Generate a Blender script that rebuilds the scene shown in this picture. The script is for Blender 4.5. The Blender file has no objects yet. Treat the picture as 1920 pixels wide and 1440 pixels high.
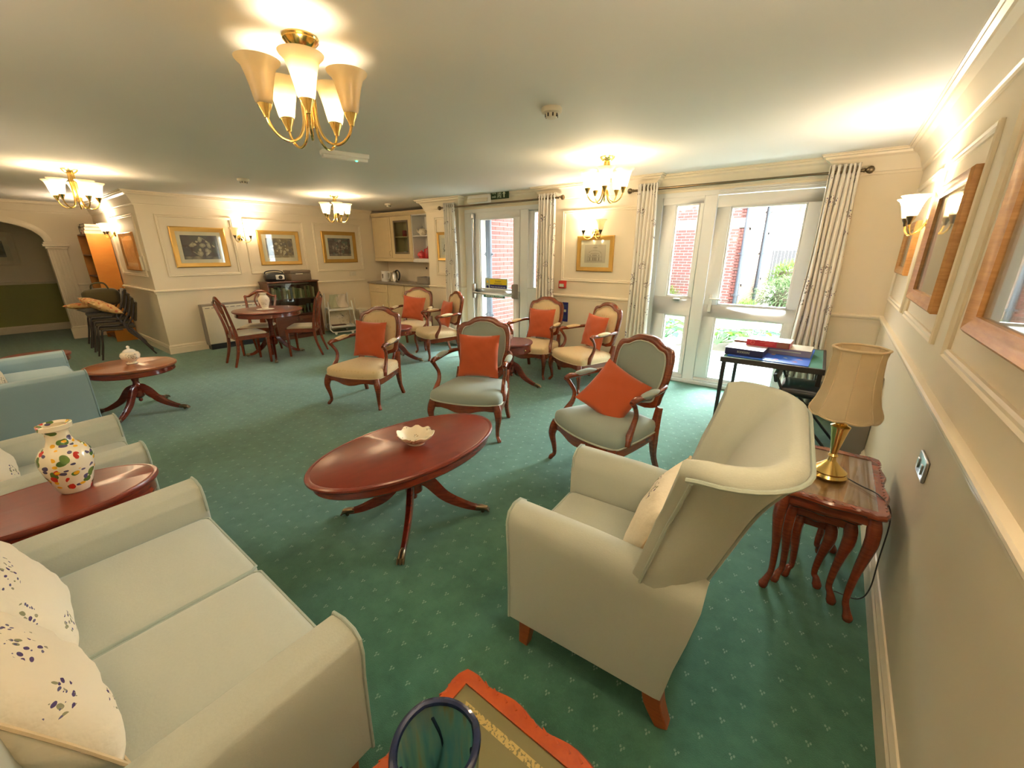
import bpy, bmesh, math, random
from mathutils import Vector, Matrix
random.seed(7)
PI = math.pi
sc = bpy.context.scene
COL = sc.collection
# ------------------------------------------------------------------ camera, world, exposure
cam_data = bpy.data.cameras.new('camera')
cam_data.sensor_width = 36.0
cam_data.lens = 768.67 / 1920 * 36.0
cam_data.clip_start = 0.02
cam_data.clip_end = 300
cam = bpy.data.objects.new('camera', cam_data)
COL.objects.link(cam)
_ya, _pi, _ro = math.radians(37.487), math.radians(-17.828), math.radians(0.024)
_f = Vector((-math.sin(_ya)*math.cos(_pi), math.cos(_ya)*math.cos(_pi), math.sin(_pi)))
_r = Vector((math.cos(_ya), math.sin(_ya), 0))
_u = _r.cross(_f)
_r2 = _r*math.cos(_ro) + _u*math.sin(_ro)
_u2 = -_r*math.sin(_ro) + _u*math.cos(_ro)
cam.matrix_world = Matrix(((_r2.x, _u2.x, -_f.x, -0.4126), (_r2.y, _u2.y, -_f.y, -5.1193), (_r2.z, _u2.z, -_f.z, 1.5651), (0, 0, 0, 1)))
sc.camera = cam
world = bpy.data.worlds.new('overcast_sky')
sc.world = world
world.use_nodes = True
_bg = world.node_tree.nodes['Background']
_bg.inputs['Color'].default_value = (0.80, 0.93, 1.0, 1)
_bg.inputs['Strength'].default_value = 7.0
sun_data = bpy.data.lights.new('veiled_sun', 'SUN')      # sun behind thin cloud, shining in through the garden doors
sun_data.energy = 14.0
sun_data.angle = math.radians(50)
sun_data.color = (0.90, 0.97, 1.0)
sun = bpy.data.objects.new('veiled_sun', sun_data)
COL.objects.link(sun)
sun.rotation_euler = Vector((-0.15, -1.0, -0.75)).to_track_quat('-Z', 'Y').to_euler()
BULB = 20.0         # watts of one chandelier bulb
SCONCE = 8.5
WARM = (1.0, 0.84, 0.66)
sc.view_settings.view_transform = 'Standard'
sc.view_settings.look = 'None'
sc.view_settings.gamma = 1.0
sc.view_settings.use_curve_mapping = False
sc.view_settings.exposure = 1.6
sc.cycles.use_denoising = True
sc.cycles.max_bounces = 10
sc.cycles.diffuse_bounces = 5
sc.cycles.glossy_bounces = 4
sc.cycles.transmission_bounces = 8
sc.cycles.transparent_max_bounces = 16
sc.cycles.sample_clamp_indirect = 6.0
sc.cycles.caustics_reflective = False
sc.cycles.caustics_refractive = False
# daylight sampling portals in the two garden door openings (emit nothing themselves)
for px, pw in ((-4.62, 1.6), (-1.43, 1.7)):
    pl = bpy.data.lights.new('daylight_portal', 'AREA')
    pl.shape = 'RECTANGLE'; pl.size = pw; pl.size_y = 2.15
    pl.cycles.is_portal = True
    po = bpy.data.objects.new('daylight_portal', pl)
    po.location = (px, 0.24, 1.1)
    po.rotation_euler = (-PI/2, 0, 0)
    COL.objects.link(po)

# ------------------------------------------------------------------ mesh helpers
def lin(r, g, b):
    def c(v):
        v /= 255.0
        return v/12.92 if v <= 0.04045 else ((v+0.055)/1.055)**2.4
    return (c(r), c(g), c(b), 1.0)

class MB:
    def __init__(s):
        s.v = []; s.f = []; s.mi = []; s.M = None
    def add(s, vs, fs, mat=0, M=None):
        n = len(s.v)
        if M is not None: vs = [M @ Vector(p) for p in vs]
        if s.M is not None: vs = [s.M @ Vector(p) for p in vs]
        s.v += [tuple(p) for p in vs]
        s.f += [tuple(i+n for i in f) for f in fs]
        s.mi += [mat]*len(fs)
        return s
    def box(s, x0, x1, y0, y1, z0, z1, mat=0, M=None):
        if x0 > x1: x0, x1 = x1, x0
        if y0 > y1: y0, y1 = y1, y0
        if z0 > z1: z0, z1 = z1, z0
        vs = [(x0,y0,z0),(x1,y0,z0),(x1,y1,z0),(x0,y1,z0),(x0,y0,z1),(x1,y0,z1),(x1,y1,z1),(x0,y1,z1)]
        return s.add(vs, [(0,3,2,1),(4,5,6,7),(0,1,5,4),(1,2,6,5),(2,3,7,6),(3,0,4,7)], mat, M)
    def rbox(s, x0, x1, y0, y1, z0, z1, r=0.03, n=6, puff=(0,0,0), mat=0, M=None):
        """rounded, optionally puffed upholstery block"""
        lo = Vector((x0,y0,z0)); hi = Vector((x1,y1,z1)); r = min(r, min(hi-lo)/2*0.999)
        ce = (lo+hi)/2; hs = (hi-lo)/2
        vs = []; fs = []; idx = {}
        n = max(5, n)
        def table(h):            # rows are packed into the rounding so that it stays smooth
            k = min(1.0, r/h)
            mid = [(-1+k)+(2-2*k)*q/(n-4) for q in range(1, n-4)]
            return [-1, -1+0.42*k, -1+k]+mid+[1-k, 1-0.42*k, 1]
        tx, ty, tz = table(hs.x), table(hs.y), table(hs.z)
        def pos(i, j, k):
            if (i,j,k) in idx: return idx[(i,j,k)]
            u = Vector((tx[i], ty[j], tz[k]))
            p = Vector((u.x*hs.x, u.y*hs.y, u.z*hs.z))
            q = Vector([max(-h+r, min(h-r, c)) for c, h in zip(p, hs)])
            d = p-q
            if d.length > 1e-9: p = q + d.normalized()*r
            for a in range(3):
                if puff[a]:
                    b, c = (a+1) % 3, (a+2) % 3
                    p[a] += puff[a]*u[a]*max(0, 1-u[b]**2)*max(0, 1-u[c]**2)
            vs.append(p+ce); idx[(i,j,k)] = len(vs)-1
            return idx[(i,j,k)]
        for a in range(n):
            for b in range(n):
                fs.append((pos(a,b,0), pos(a,b+1,0), pos(a+1,b+1,0), pos(a+1,b,0)))
                fs.append((pos(a,b,n), pos(a+1,b,n), pos(a+1,b+1,n), pos(a,b+1,n)))
                fs.append((pos(a,0,b), pos(a+1,0,b), pos(a+1,0,b+1), pos(a,0,b+1)))
                fs.append((pos(a,n,b), pos(a,n,b+1), pos(a+1,n,b+1), pos(a+1,n,b)))
                fs.append((pos(0,a,b), pos(0,a,b+1), pos(0,a+1,b+1), pos(0,a+1,b)))
                fs.append((pos(n,a,b), pos(n,a+1,b), pos(n,a+1,b+1), pos(n,a,b+1)))
        return s.add(vs, fs, mat, M)
    def lathe(s, prof, n=24, c=(0,0,0), sx=1.0, sy=1.0, mat=0, M=None, fn=None):
        """prof: list of (radius, z); radius 0 closes. fn(angle, r, z) -> (r, z) for scalloped edges"""
        vs = []; fs = []; rows = []
        for r, z in prof:
            if r <= 1e-6:
                rows.append([len(vs)]); vs.append((c[0], c[1], c[2]+z))
            else:
                row = []
                for k in range(n):
                    a = 2*PI*k/n
                    rr, zz = fn(a, r, z) if fn else (r, z)
                    row.append(len(vs)); vs.append((c[0]+rr*sx*math.cos(a), c[1]+rr*sy*math.sin(a), c[2]+zz))
                rows.append(row)
        for A, B in zip(rows, rows[1:]):
            if len(A) == 1 and len(B) == 1: continue
            for k in range(n):
                k2 = (k+1) % n
                if len(A) == 1: fs.append((A[0], B[k2], B[k]))
                elif len(B) == 1: fs.append((A[k], A[k2], B[0]))
                else: fs.append((A[k], A[k2], B[k2], B[k]))
        return s.add(vs, fs, mat, M)
    def cyl(s, p0, p1, r, n=12, r1=None, mat=0, M=None):
        return s.tube([p0, p1], [r, r if r1 is None else r1], n=n, mat=mat, M=M)
    def tube(s, pts, r, n=8, sec=None, closed=False, up=None, mat=0, M=None, caps=True, tw=None):
        """sweep a circle (or 2-D section sec, scaled by r) along pts"""
        P = [Vector(p) for p in pts]; m = len(P)
        R = r if isinstance(r, (list, tuple)) else [r]*m
        if sec is None: sec = [(math.cos(2*PI*k/n), math.sin(2*PI*k/n)) for k in range(n)]
        n = len(sec)
        T = []
        for i in range(m):
            if closed: t = P[(i+1) % m]-P[i-1]
            elif i == 0: t = P[1]-P[0]
            elif i == m-1: t = P[-1]-P[-2]
            else: t = (P[i+1]-P[i]).normalized()+(P[i]-P[i-1]).normalized()
            T.append(t.normalized() if t.length > 1e-9 else Vector((0,0,1)))
        u = Vector(up) if up else (Vector((0,0,1)) if abs(T[0].z) < 0.9 else Vector((1,0,0)))
        vs = []; fs = []
        N = None
        for i in range(m):
            if N is None or up: N = (u - T[i]*u.dot(T[i]))
            else: N = N - T[i]*N.dot(T[i])
            if N.length < 1e-6: N = T[i].orthogonal()
            N.normalize(); B = T[i].cross(N)
            for a, b in sec:
                ra = R[i]
                if isinstance(ra, tuple): vs.append(P[i]+B*(a*ra[0])+N*(b*ra[1]))
                else: vs.append(P[i]+B*(a*ra)+N*(b*ra))
        for i in range(m if closed else m-1):
            j = (i+1) % m
            for k in range(n):
                k2 = (k+1) % n
                fs.append((i*n+k, i*n+k2, j*n+k2, j*n+k))
        if caps and not closed:
            fs.append(tuple(range(n-1, -1, -1))); fs.append(tuple((m-1)*n+k for k in range(n)))
        return s.add(vs, fs, mat, M)
    def prism(s, poly, t0, t1, plane='xz', mat=0, M=None):
        """extrude a simple (convex or fan-safe) polygon; plane xz extrudes along y, xy along z, yz along x"""
        n = len(poly)
        def p3(a, b, t):
            return (a, t, b) if plane == 'xz' else ((a, b, t) if plane == 'xy' else (t, a, b))
        vs = [p3(a, b, t0) for a, b in poly]+[p3(a, b, t1) for a, b in poly]
        fs = [tuple(range(n-1, -1, -1)), tuple(range(n, 2*n))]+[(k, (k+1) % n, n+(k+1) % n, n+k) for k in range(n)]
        return s.add(vs, fs, mat, M)
    def ring(s, outer, inner, t0, t1, plane='xz', mat=0, M=None):
        """flat frame between two outlines of the same length, extruded"""
        n = len(outer)
        def p3(p, t):
            a, b = p
            return (a, t, b) if plane == 'xz' else ((a, b, t) if plane == 'xy' else (t, a, b))
        vs = [p3(p, t0) for p in outer]+[p3(p, t0) for p in inner]+[p3(p, t1) for p in outer]+[p3(p, t1) for p in inner]
        fs = []
        for k in range(n):
            q = (k+1) % n
            fs += [(k, q, n+q, n+k), (2*n+k, 3*n+k, 3*n+q, 2*n+q), (k, 2*n+k, 2*n+q, q), (n+k, n+q, 3*n+q, 3*n+k)]
        return s.add(vs, fs, mat, M)
    def grid(s, fn, nu, nv, closed_u=False, mat=0, M=None):
        vs = [fn(i/nu, j/nv) for j in range(nv+1) for i in range(nu if closed_u else nu+1)]
        w = nu if closed_u else nu+1
        fs = []
        for j in range(nv):
            for i in range(nu):
                i2 = (i+1) % w
                fs.append((j*w+i, j*w+i2, (j+1)*w+i2, (j+1)*w+i))
        return s.add(vs, fs, mat, M)
    def pillow(s, w, h, t, n=12, mat=0, M=None, sag=0.0, rnd=0.0, seed=1):
        rg = random.Random(seed)
        ph = [rg.uniform(0, 6) for _ in range(6)]
        def sf(sign):
            def fn(a, b):
                u, v = a*2-1, b*2-1
                e = max(0, (1-abs(u)**2.6)*(1-abs(v)**2.6))**0.5
                x = w/2*u*(1-0.07*(1-v*v)*abs(u)); z = h/2*v*(1-0.07*(1-u*u)*abs(v))
                wr = rnd*e*(math.sin(7*u+ph[0]+3*v)*0.5+math.sin(9*v+ph[1]-4*u)*0.5+math.sin(13*(u+v)+ph[2])*0.3)
                return Vector((x, sign*(t/2*e)+wr, z-sag*(1-u*u)*max(0, v)))
            return fn
        s.grid(sf(1), n, n, mat=mat, M=M)
        f2 = sf(-1)
        s.grid(lambda a, b: f2(1-a, b), n, n, mat=mat, M=M)
        return s
    def build(s, name, mats, parent=None, smooth=True, angle=38, bevel=0.0, seg=2, merge=True):
        me = bpy.data.meshes.new(name)
        me.from_pydata(s.v, [], s.f)
        mats = mats if isinstance(mats, (list, tuple)) else [mats]
        for m in mats: me.materials.append(m)
        if len(mats) > 1: me.polygons.foreach_set('material_index', s.mi)
        bm = bmesh.new(); bm.from_mesh(me)
        if merge: bmesh.ops.remove_doubles(bm, verts=bm.verts, dist=1e-5)
        bmesh.ops.recalc_face_normals(bm, faces=bm.faces)
        if bevel > 0:
            ed = [e for e in bm.edges if len(e.link_faces) == 2 and e.calc_face_angle(0) > math.radians(38)]
            bmesh.ops.bevel(bm, geom=ed, offset=bevel, segments=seg, profile=0.5, affect='EDGES', clamp_overlap=True)
        bm.to_mesh(me); bm.free()
        if smooth:
            me.shade_smooth()
            me.set_sharp_from_angle(angle=math.radians(angle))
        o = bpy.data.objects.new(name, me)
        COL.objects.link(o)
        if parent is not None: o.parent = parent
        return o

def tag(o, label, cat, group=None, kind=None):
    if label: o['label'] = label
    if cat: o['category'] = cat
    if group: o['group'] = group
    if kind: o['kind'] = kind
    return o
def thing(name, label, cat, loc=(0,0,0), rz=0.0, group=None):
    o = bpy.data.objects.new(name, None)
    o.empty_display_size = 0.1
    COL.objects.link(o)
    o.location = loc; o.rotation_euler = (0, 0, rz)
    return tag(o, label, cat, group)
def struct(o):
    o['kind'] = 'structure'
    return o
def dup(root, loc=None, rz=None, label=None, group=None):
    """a thing with its parts and their sub-parts, sharing mesh data"""
    def cp(o, par):
        c = o.copy(); COL.objects.link(c)
        if par is not None: c.parent = par
        for ch in [k for k in o.children]: cp(ch, c)
        return c
    c = cp(root, None)
    if loc is not None: c.location = loc
    if rz is not None: c.rotation_euler = (0, 0, rz)
    if label: c['label'] = label
    if group: c['group'] = group
    return c
def recolor(root, old, new):
    for o in [root]+list(root.children_recursive):
        if o.type == 'MESH' and any(m == old for m in o.data.materials):
            me = o.data.copy(); o.data = me
            for i, m in enumerate(me.materials):
                if m == old: me.materials[i] = new
def T(x=0, y=0, z=0, rx=0, ry=0, rz=0):
    return Matrix.Translation((x, y, z)) @ Matrix.Rotation(rz, 4, 'Z') @ Matrix.Rotation(ry, 4, 'Y') @ Matrix.Rotation(rx, 4, 'X')
def bez(pts, n=16):
    """Catmull-Rom through pts"""
    P = [Vector(p) for p in pts]; out = []
    Q = [P[0]*2-P[1]]+P+[P[-1]*2-P[-2]]
    m = max(1, n//(len(P)-1))
    for i in range(1, len(Q)-2):
        for k in range(m):
            t = k/m; a, b, c, d = Q[i-1], Q[i], Q[i+1], Q[i+2]
            out.append(0.5*((2*b)+(c-a)*t+(2*a-5*b+4*c-d)*t*t+(3*b-a-3*c+d)*t**3))
    out.append(P[-1])
    return out
def lerps(vals, n):
    out = []
    for i in range(n):
        t = i/(n-1)*(len(vals)-1); k = min(int(t), len(vals)-2)
        a, b = vals[k], vals[k+1]
        out.append(tuple(p+(q-p)*(t-k) for p, q in zip(a, b)) if isinstance(a, tuple) else a+(b-a)*(t-k))
    return out
def mitre(path, prof, closed=False):
    """sweep a moulding profile [(out, z)] along a plan polyline whose room side is on the left"""
    m = MB(); P = [Vector((a, b)) for a, b in path]; n = len(P); k = len(prof)
    vs = []; fs = []
    for i in range(n):
        if closed: d0 = (P[i]-P[i-1]).normalized(); d1 = (P[(i+1) % n]-P[i]).normalized()
        else:
            d0 = (P[i]-P[i-1]).normalized() if i > 0 else (P[1]-P[0]).normalized()
            d1 = (P[i+1]-P[i]).normalized() if i < n-1 else d0
        n0 = Vector((-d0.y, d0.x)); n1 = Vector((-d1.y, d1.x))
        b = (n0+n1); b = b/max(0.2, b.length_squared)*2
        for o, z in prof: vs.append((P[i].x+b.x*o, P[i].y+b.y*o, z))
    for i in range(n if closed else n-1):
        j = (i+1) % n
        for q in range(k-1): fs.append((i*k+q, j*k+q, j*k+q+1, i*k+q+1))
    if not closed:
        fs.append(tuple(range(k))); fs.append(tuple((n-1)*k+q for q in range(k-1, -1, -1)))
    return m.add(vs, fs)
# ------------------------------------------------------------------ materials
class NT:
    def __init__(s, name):
        s.m = bpy.data.materials.new(name); s.m.use_nodes = True
        s.t = s.m.node_tree; s.b = s.t.nodes['Principled BSDF']; s.out = s.t.nodes['Material Output']
    def n(s, typ, **kw):
        nd = s.t.nodes.new(typ)
        for k, v in kw.items():
            if k.startswith('_'): setattr(nd, k[1:], v)
            else: nd.inputs[k.replace('__', ' ')].default_value = v
        return nd
    def l(s, a, b): s.t.links.new(a, b)
    def coord(s, kind='Object'): return s.n('ShaderNodeTexCoord').outputs[kind]
    def noise(s, scale, detail=3, co=None, rough=0.5):
        nd = s.n('ShaderNodeTexNoise', Scale=scale, Detail=detail, Roughness=rough)
        if co is not None: s.l(co, nd.inputs['Vector'])
        return nd
    def vor(s, scale, co=None, feat='F1', rnd=1.0):
        nd = s.n('ShaderNodeTexVoronoi', _feature=feat, Scale=scale, Randomness=rnd)
        if co is not None: s.l(co, nd.inputs['Vector'])
        return nd
    def ramp(s, fac, stops, interp='LINEAR'):
        nd = s.n('ShaderNodeValToRGB'); cr = nd.color_ramp; cr.interpolation = interp
        while len(cr.elements) < len(stops): cr.elements.new(0.5)
        for e, (p, c) in zip(cr.elements, stops): e.position = p; e.color = c if len(c) == 4 else (*c, 1)
        s.l(fac, nd.inputs['Fac']); return nd.outputs['Color']
    def mix(s, fac, a, b, mode='MIX'):
        nd = s.n('ShaderNodeMix', _data_type='RGBA', _blend_type=mode)
        for sock, v in ((nd.inputs[0], fac), (nd.inputs[6], a), (nd.inputs[7], b)):
            if hasattr(v, 'links'): s.l(v, sock)
            else: sock.default_value = v if not isinstance(v, tuple) or len(v) == 4 else (*v, 1)
        return nd.outputs[2]
    def math(s, op, a, b=0.0, c=None):
        nd = s.n('ShaderNodeMath', _operation=op)
        for i, v in enumerate((a, b) if c is None else (a, b, c)):
            if hasattr(v, 'links'): s.l(v, nd.inputs[i])
            else: nd.inputs[i].default_value = v
        return nd.outputs[0]
    def sep(s, co):
        nd = s.n('ShaderNodeSeparateXYZ'); s.l(co, nd.inputs[0]); return nd.outputs
    def mapping(s, co, scale=(1,1,1), rot=(0,0,0), loc=(0,0,0)):
        nd = s.n('ShaderNodeMapping'); s.l(co, nd.inputs['Vector'])
        nd.inputs['Scale'].default_value = scale; nd.inputs['Rotation'].default_value = rot; nd.inputs['Location'].default_value = loc
        return nd.outputs[0]
    def bump(s, h, strength=0.3, dist=0.01):
        nd = s.n('ShaderNodeBump', Strength=strength, Distance=dist)
        s.l(h, nd.inputs['Height']); s.l(nd.outputs[0], s.b.inputs['Normal'])
    def col(s, v):
        if hasattr(v, 'links'): s.l(v, s.b.inputs['Base Color'])
        else: s.b.inputs['Base Color'].default_value = v
    def set(s, **kw):
        for k, v in kw.items(): s.b.inputs[k.replace('__', ' ')].default_value = v
        return s

def plain(name, c, rough=0.5, metal=0.0, coat=0.0, spec=0.5, var=0.06, scale=9.0):
    t = NT(name); nz = t.noise(scale, 2, t.coord())
    c2 = tuple(max(0, x*(1-var*2)) for x in c[:3])+(1,)
    t.col(t.mix(nz.outputs['Fac'], c, c2))
    t.set(Roughness=rough, Metallic=metal, Coat__Weight=coat, Specular__IOR__Level=spec)
    return t.m
def fabric(name, c, var=0.12, weave=420.0, bump=0.25, spec=0.15, sheen=0.25):
    t = NT(name); co = t.coord()
    a = t.noise(3.0, 3, co); b = t.noise(weave*0.35, 2, t.mapping(co, (1, 1, 3)))
    c2 = tuple(x*(1-var*2.2) for x in c[:3])+(1,)
    k = t.mix(a.outputs['Fac'], c, tuple(x*(1-var) for x in c[:3])+(1,))
    t.col(t.mix(t.math('MULTIPLY', b.outputs['Fac'], 0.6), k, c2))
    t.set(Roughness=0.9, Specular__IOR__Level=spec, Sheen__Weight=sheen)
    t.bump(b.outputs['Fac'], bump, 0.002)
    return t.m
def wood(name, c1, c2, rough=0.28, coat=0.4, scale=(2.0, 2.0, 14.0), grain=6.0):
    t = NT(name); co = t.mapping(t.coord(), scale)
    a = t.noise(grain, 5, co, 0.6); b = t.noise(1.2, 2, t.coord())
    f = t.ramp(a.outputs['Fac'], [(0.3, c2), (0.7, c1)])
    t.col(t.mix(t.math('MULTIPLY', b.outputs['Fac'], 0.5), f, c2))
    t.set(Roughness=rough, Coat__Weight=coat, Coat__Roughness=0.2, Specular__IOR__Level=0.5)
    return t.m
def metal(name, c, rough=0.2):
    t = NT(name); nz = t.noise(30, 2, t.coord())
    t.col(t.mix(t.math('MULTIPLY', nz.outputs['Fac'], 0.25), c, tuple(x*0.7 for x in c[:3])+(1,)))
    t.set(Metallic=1.0, Roughness=rough)
    return t.m
def paint(name, c, rough=0.6, bumpy=0.04):
    t = NT(name); co = t.coord(); a = t.noise(1.3, 3, co); b = t.noise(160, 2, co)
    t.col(t.mix(t.math('MULTIPLY', a.outputs['Fac'], 0.35), c, tuple(x*0.9 for x in c[:3])+(1,)))
    t.set(Roughness=rough, Specular__IOR__Level=0.3)
    t.bump(b.outputs['Fac'], bumpy, 0.002)
    return t.m
def floral(name, base, blooms, cl_scale=7.0, dens=0.30, petal=38.0, spot=0.30, rough=0.85, coat=0.0, wrinkle=0.0):
    """painted or printed sprigs: sparse round clusters (cl_scale, dens) filled with small wobbly petals (petal, spot)"""
    t = NT(name); co = t.coord()
    wob = t.noise(petal*0.8, 2, co)
    cc = t.n('ShaderNodeVectorMath', _operation='MULTIPLY_ADD')
    t.l(wob.outputs['Color'], cc.inputs[0]); w = 0.45/petal; cc.inputs[1].default_value = (w, w, w); t.l(co, cc.inputs[2])
    cv = cc.outputs[0]
    k = base
    cl = t.vor(cl_scale, t.mapping(cv, loc=(1.3, 2.1, 0.4)))
    area = t.math('LESS_THAN', cl.outputs['Distance'], dens)
    for i, b in enumerate(blooms):
        v = t.vor(petal*(1.0+0.18*i), t.mapping(cv, scale=(1, 1, 0.7 if i % 2 else 1.3), loc=(i*3.7, i*1.9, i*2.3)))
        m = t.math('MULTIPLY', t.math('LESS_THAN', v.outputs['Distance'], spot+0.03*(i % 2)), area)
        cs = t.sep(v.outputs['Color'])
        m = t.math('MULTIPLY', m, t.math('GREATER_THAN', cs[0], 0.45+0.08*i))
        k = t.mix(m, k, b)
    t.col(k)
    t.set(Roughness=rough, Coat__Weight=coat, Specular__IOR__Level=0.3)
    if wrinkle:
        nz = t.noise(14, 4, co); t.bump(nz.outputs['Fac'], wrinkle, 0.02)
    return t.m
def art(name, dark, mid, light, accents, scale=7.0, seed=0.0, rough=0.6):
    """a painted still life: mottled ground, clustered pale blooms near the middle, a lighter table edge"""
    t = NT(name); co = t.coord('Generated')
    x, y, z = t.sep(co)
    cb = t.n('ShaderNodeCombineXYZ'); t.l(x, cb.inputs[0]); t.l(t.math('MULTIPLY', z, 0.72), cb.inputs[1]); p0 = cb.outputs[0]
    nzw = t.noise(6.0, 2, p0)
    cc = t.n('ShaderNodeVectorMath', _operation='MULTIPLY_ADD'); t.l(nzw.outputs['Color'], cc.inputs[0]); cc.inputs[1].default_value = (0.10, 0.10, 0); t.l(p0, cc.inputs[2])
    p = t.mapping(cc.outputs[0], loc=(seed, seed*0.7, 0))
    big = t.noise(scale*0.8, 5, p)
    def v2(s, off):
        nd = t.n('ShaderNodeTexVoronoi', _voronoi_dimensions='2D', Scale=s); t.l(t.mapping(p, loc=off), nd.inputs['Vector']); return nd
    v = v2(scale, (0, 0, 0)); w = v2(scale*1.6, (2, 5, 0)); u = v2(scale*0.8, (7, 1, 0))
    k = t.ramp(big.outputs['Fac'], [(0.32, dark), (0.68, mid)])
    d = t.math('ADD', t.math('MULTIPLY', t.math('ABSOLUTE', t.math('SUBTRACT', x, 0.52)), 1.5), t.math('MULTIPLY', t.math('ABSOLUTE', t.math('SUBTRACT', z, 0.5)), 1.3))
    inside = t.math('LESS_THAN', d, 0.62)
    m3 = t.math('MULTIPLY', t.math('LESS_THAN', u.outputs['Distance'], 0.42), t.math('GREATER_THAN', t.sep(u.outputs['Color'])[0], 0.5))
    k = t.mix(t.math('MULTIPLY', m3, 0.8), k, accents)
    m1 = t.math('MULTIPLY', t.math('MULTIPLY', t.math('LESS_THAN', v.outputs['Distance'], 0.40), inside), t.math('GREATER_THAN', t.sep(v.outputs['Color'])[0], 0.40))
    sh = t.mix(t.math('MULTIPLY', v.outputs['Distance'], 1.6), light, mid)
    k = t.mix(m1, k, sh)
    m2 = t.math('MULTIPLY', t.math('MULTIPLY', t.math('LESS_THAN', w.outputs['Distance'], 0.30), inside), t.math('GREATER_THAN', t.sep(w.outputs['Color'])[1], 0.6))
    k = t.mix(m2, k, light)
    k = t.mix(t.math('MULTIPLY', t.math('LESS_THAN', t.math('ADD', z, t.math('MULTIPLY', nzw.outputs['Fac'], 0.1)), 0.17), 0.6), k, sh)
    t.col(k); t.set(Roughness=rough)
    return t.m
def pane_glass(name, tint=(0.97, 0.99, 0.98, 1), refl=0.07):
    """clear sheet: transparent with a fresnel reflection"""
    t = NT(name)
    tr = t.n('ShaderNodeBsdfTransparent'); tr.inputs[0].default_value = tint
    gl = t.n('ShaderNodeBsdfGlossy'); gl.inputs['Roughness'].default_value = 0.02
    lw = t.n('ShaderNodeLayerWeight'); lw.inputs['Blend'].default_value = 0.5
    f = t.math('ADD', t.math('MULTIPLY', t.math('POWER', lw.outputs['Facing'], 5.0), 0.9), 0.035)     # Schlick, the same from both sides
    mx = t.n('ShaderNodeMixShader')
    t.l(f, mx.inputs[0]); t.l(tr.outputs[0], mx.inputs[1]); t.l(gl.outputs[0], mx.inputs[2])
    t.l(mx.outputs[0], t.out.inputs['Surface'])
    return t.m
def emis(name, c, s):
    t = NT(name); t.col((c[0]*0.5, c[1]*0.5, c[2]*0.5, 1))
    t.b.inputs['Emission Color'].default_value = c; t.b.inputs['Emission Strength'].default_value = s
    return t.m
def shade_glass(name, c, trans=0.6, clear=0.0):
    """frosted glass or silk: scatters most light and lets a share of it straight through"""
    t = NT(name); nz = t.noise(14, 4, t.coord())
    k = t.mix(nz.outputs['Fac'], c, tuple(x*0.9 for x in c[:3])+(1,))
    d = t.n('ShaderNodeBsdfDiffuse'); tl = t.n('ShaderNodeBsdfTranslucent'); gl = t.n('ShaderNodeBsdfGlossy'); gl.inputs['Roughness'].default_value = 0.25
    t.l(k, d.inputs[0]); t.l(k, tl.inputs[0])
    m = t.n('ShaderNodeMixShader'); m.inputs[0].default_value = trans
    t.l(d.outputs[0], m.inputs[1]); t.l(tl.outputs[0], m.inputs[2])
    m2 = t.n('ShaderNodeMixShader'); m2.inputs[0].default_value = 0.05
    t.l(m.outputs[0], m2.inputs[1]); t.l(gl.outputs[0], m2.inputs[2])
    tr = t.n('ShaderNodeBsdfTransparent'); tr.inputs[0].default_value = (1, 0.95, 0.86, 1)
    m3 = t.n('ShaderNodeMixShader'); m3.inputs[0].default_value = clear
    t.l(m2.outputs[0], m3.inputs[1]); t.l(tr.outputs[0], m3.inputs[2])
    t.l(m3.outputs[0], t.out.inputs['Surface'])
    return t.m
def carpet_mat():
    t = NT('green_carpet'); co = t.coord()
    x, y, z = t.sep(co)
    big = t.noise(1.1, 4, co, 0.6); fine = t.noise(260, 2, co); mid = t.noise(9, 4, co, 0.65)
    base = t.ramp(mid.outputs['Fac'], [(0.3, (0.030, 0.110, 0.072, 1)), (0.7, (0.066, 0.190, 0.130, 1))])
    base = t.mix(t.math('MULTIPLY', fine.outputs['Fac'], 0.55), base, (0.022, 0.075, 0.048, 1))
    base = t.mix(t.math('MULTIPLY', big.outputs['Fac'], 0.25), base, (0.075, 0.20, 0.14, 1))
    # woven three-pronged flecks on a half-drop grid
    S = 0.098
    row = t.math('FLOOR', t.math('DIVIDE', y, S))
    off = t.math('MULTIPLY', t.math('MODULO', t.math('ABSOLUTE', row), 2.0), 0.5)
    u = t.math('SUBTRACT', t.math('FRACT', t.math('ADD', t.math('DIVIDE', x, S), off)), 0.5)
    v = t.math('SUBTRACT', t.math('FRACT', t.math('DIVIDE', y, S)), 0.5)
    def spot(cx, cy, rx, ry):
        a = t.math('POWER', t.math('DIVIDE', t.math('SUBTRACT', u, cx), rx), 2.0)
        b = t.math('POWER', t.math('DIVIDE', t.math('SUBTRACT', v, cy), ry), 2.0)
        return t.math('LESS_THAN', t.math('ADD', a, b), 1.0)
    m = t.math('MAXIMUM', t.math('MAXIMUM', spot(-0.06, 0.05, 0.035, 0.05), spot(0.06, 0.05, 0.035, 0.05)), spot(0.0, -0.05, 0.03, 0.065))
    m = t.math('MULTIPLY', m, t.math('GREATER_THAN', fine.outputs['Fac'], 0.40))
    t.col(t.mix(t.math('MULTIPLY', m, 0.5), base, (0.30, 0.42, 0.35, 1)))
    t.set(Roughness=0.95, Specular__IOR__Level=0.1, Sheen__Weight=0.3)
    t.bump(fine.outputs['Fac'], 0.5, 0.004)
    return t.m
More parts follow.
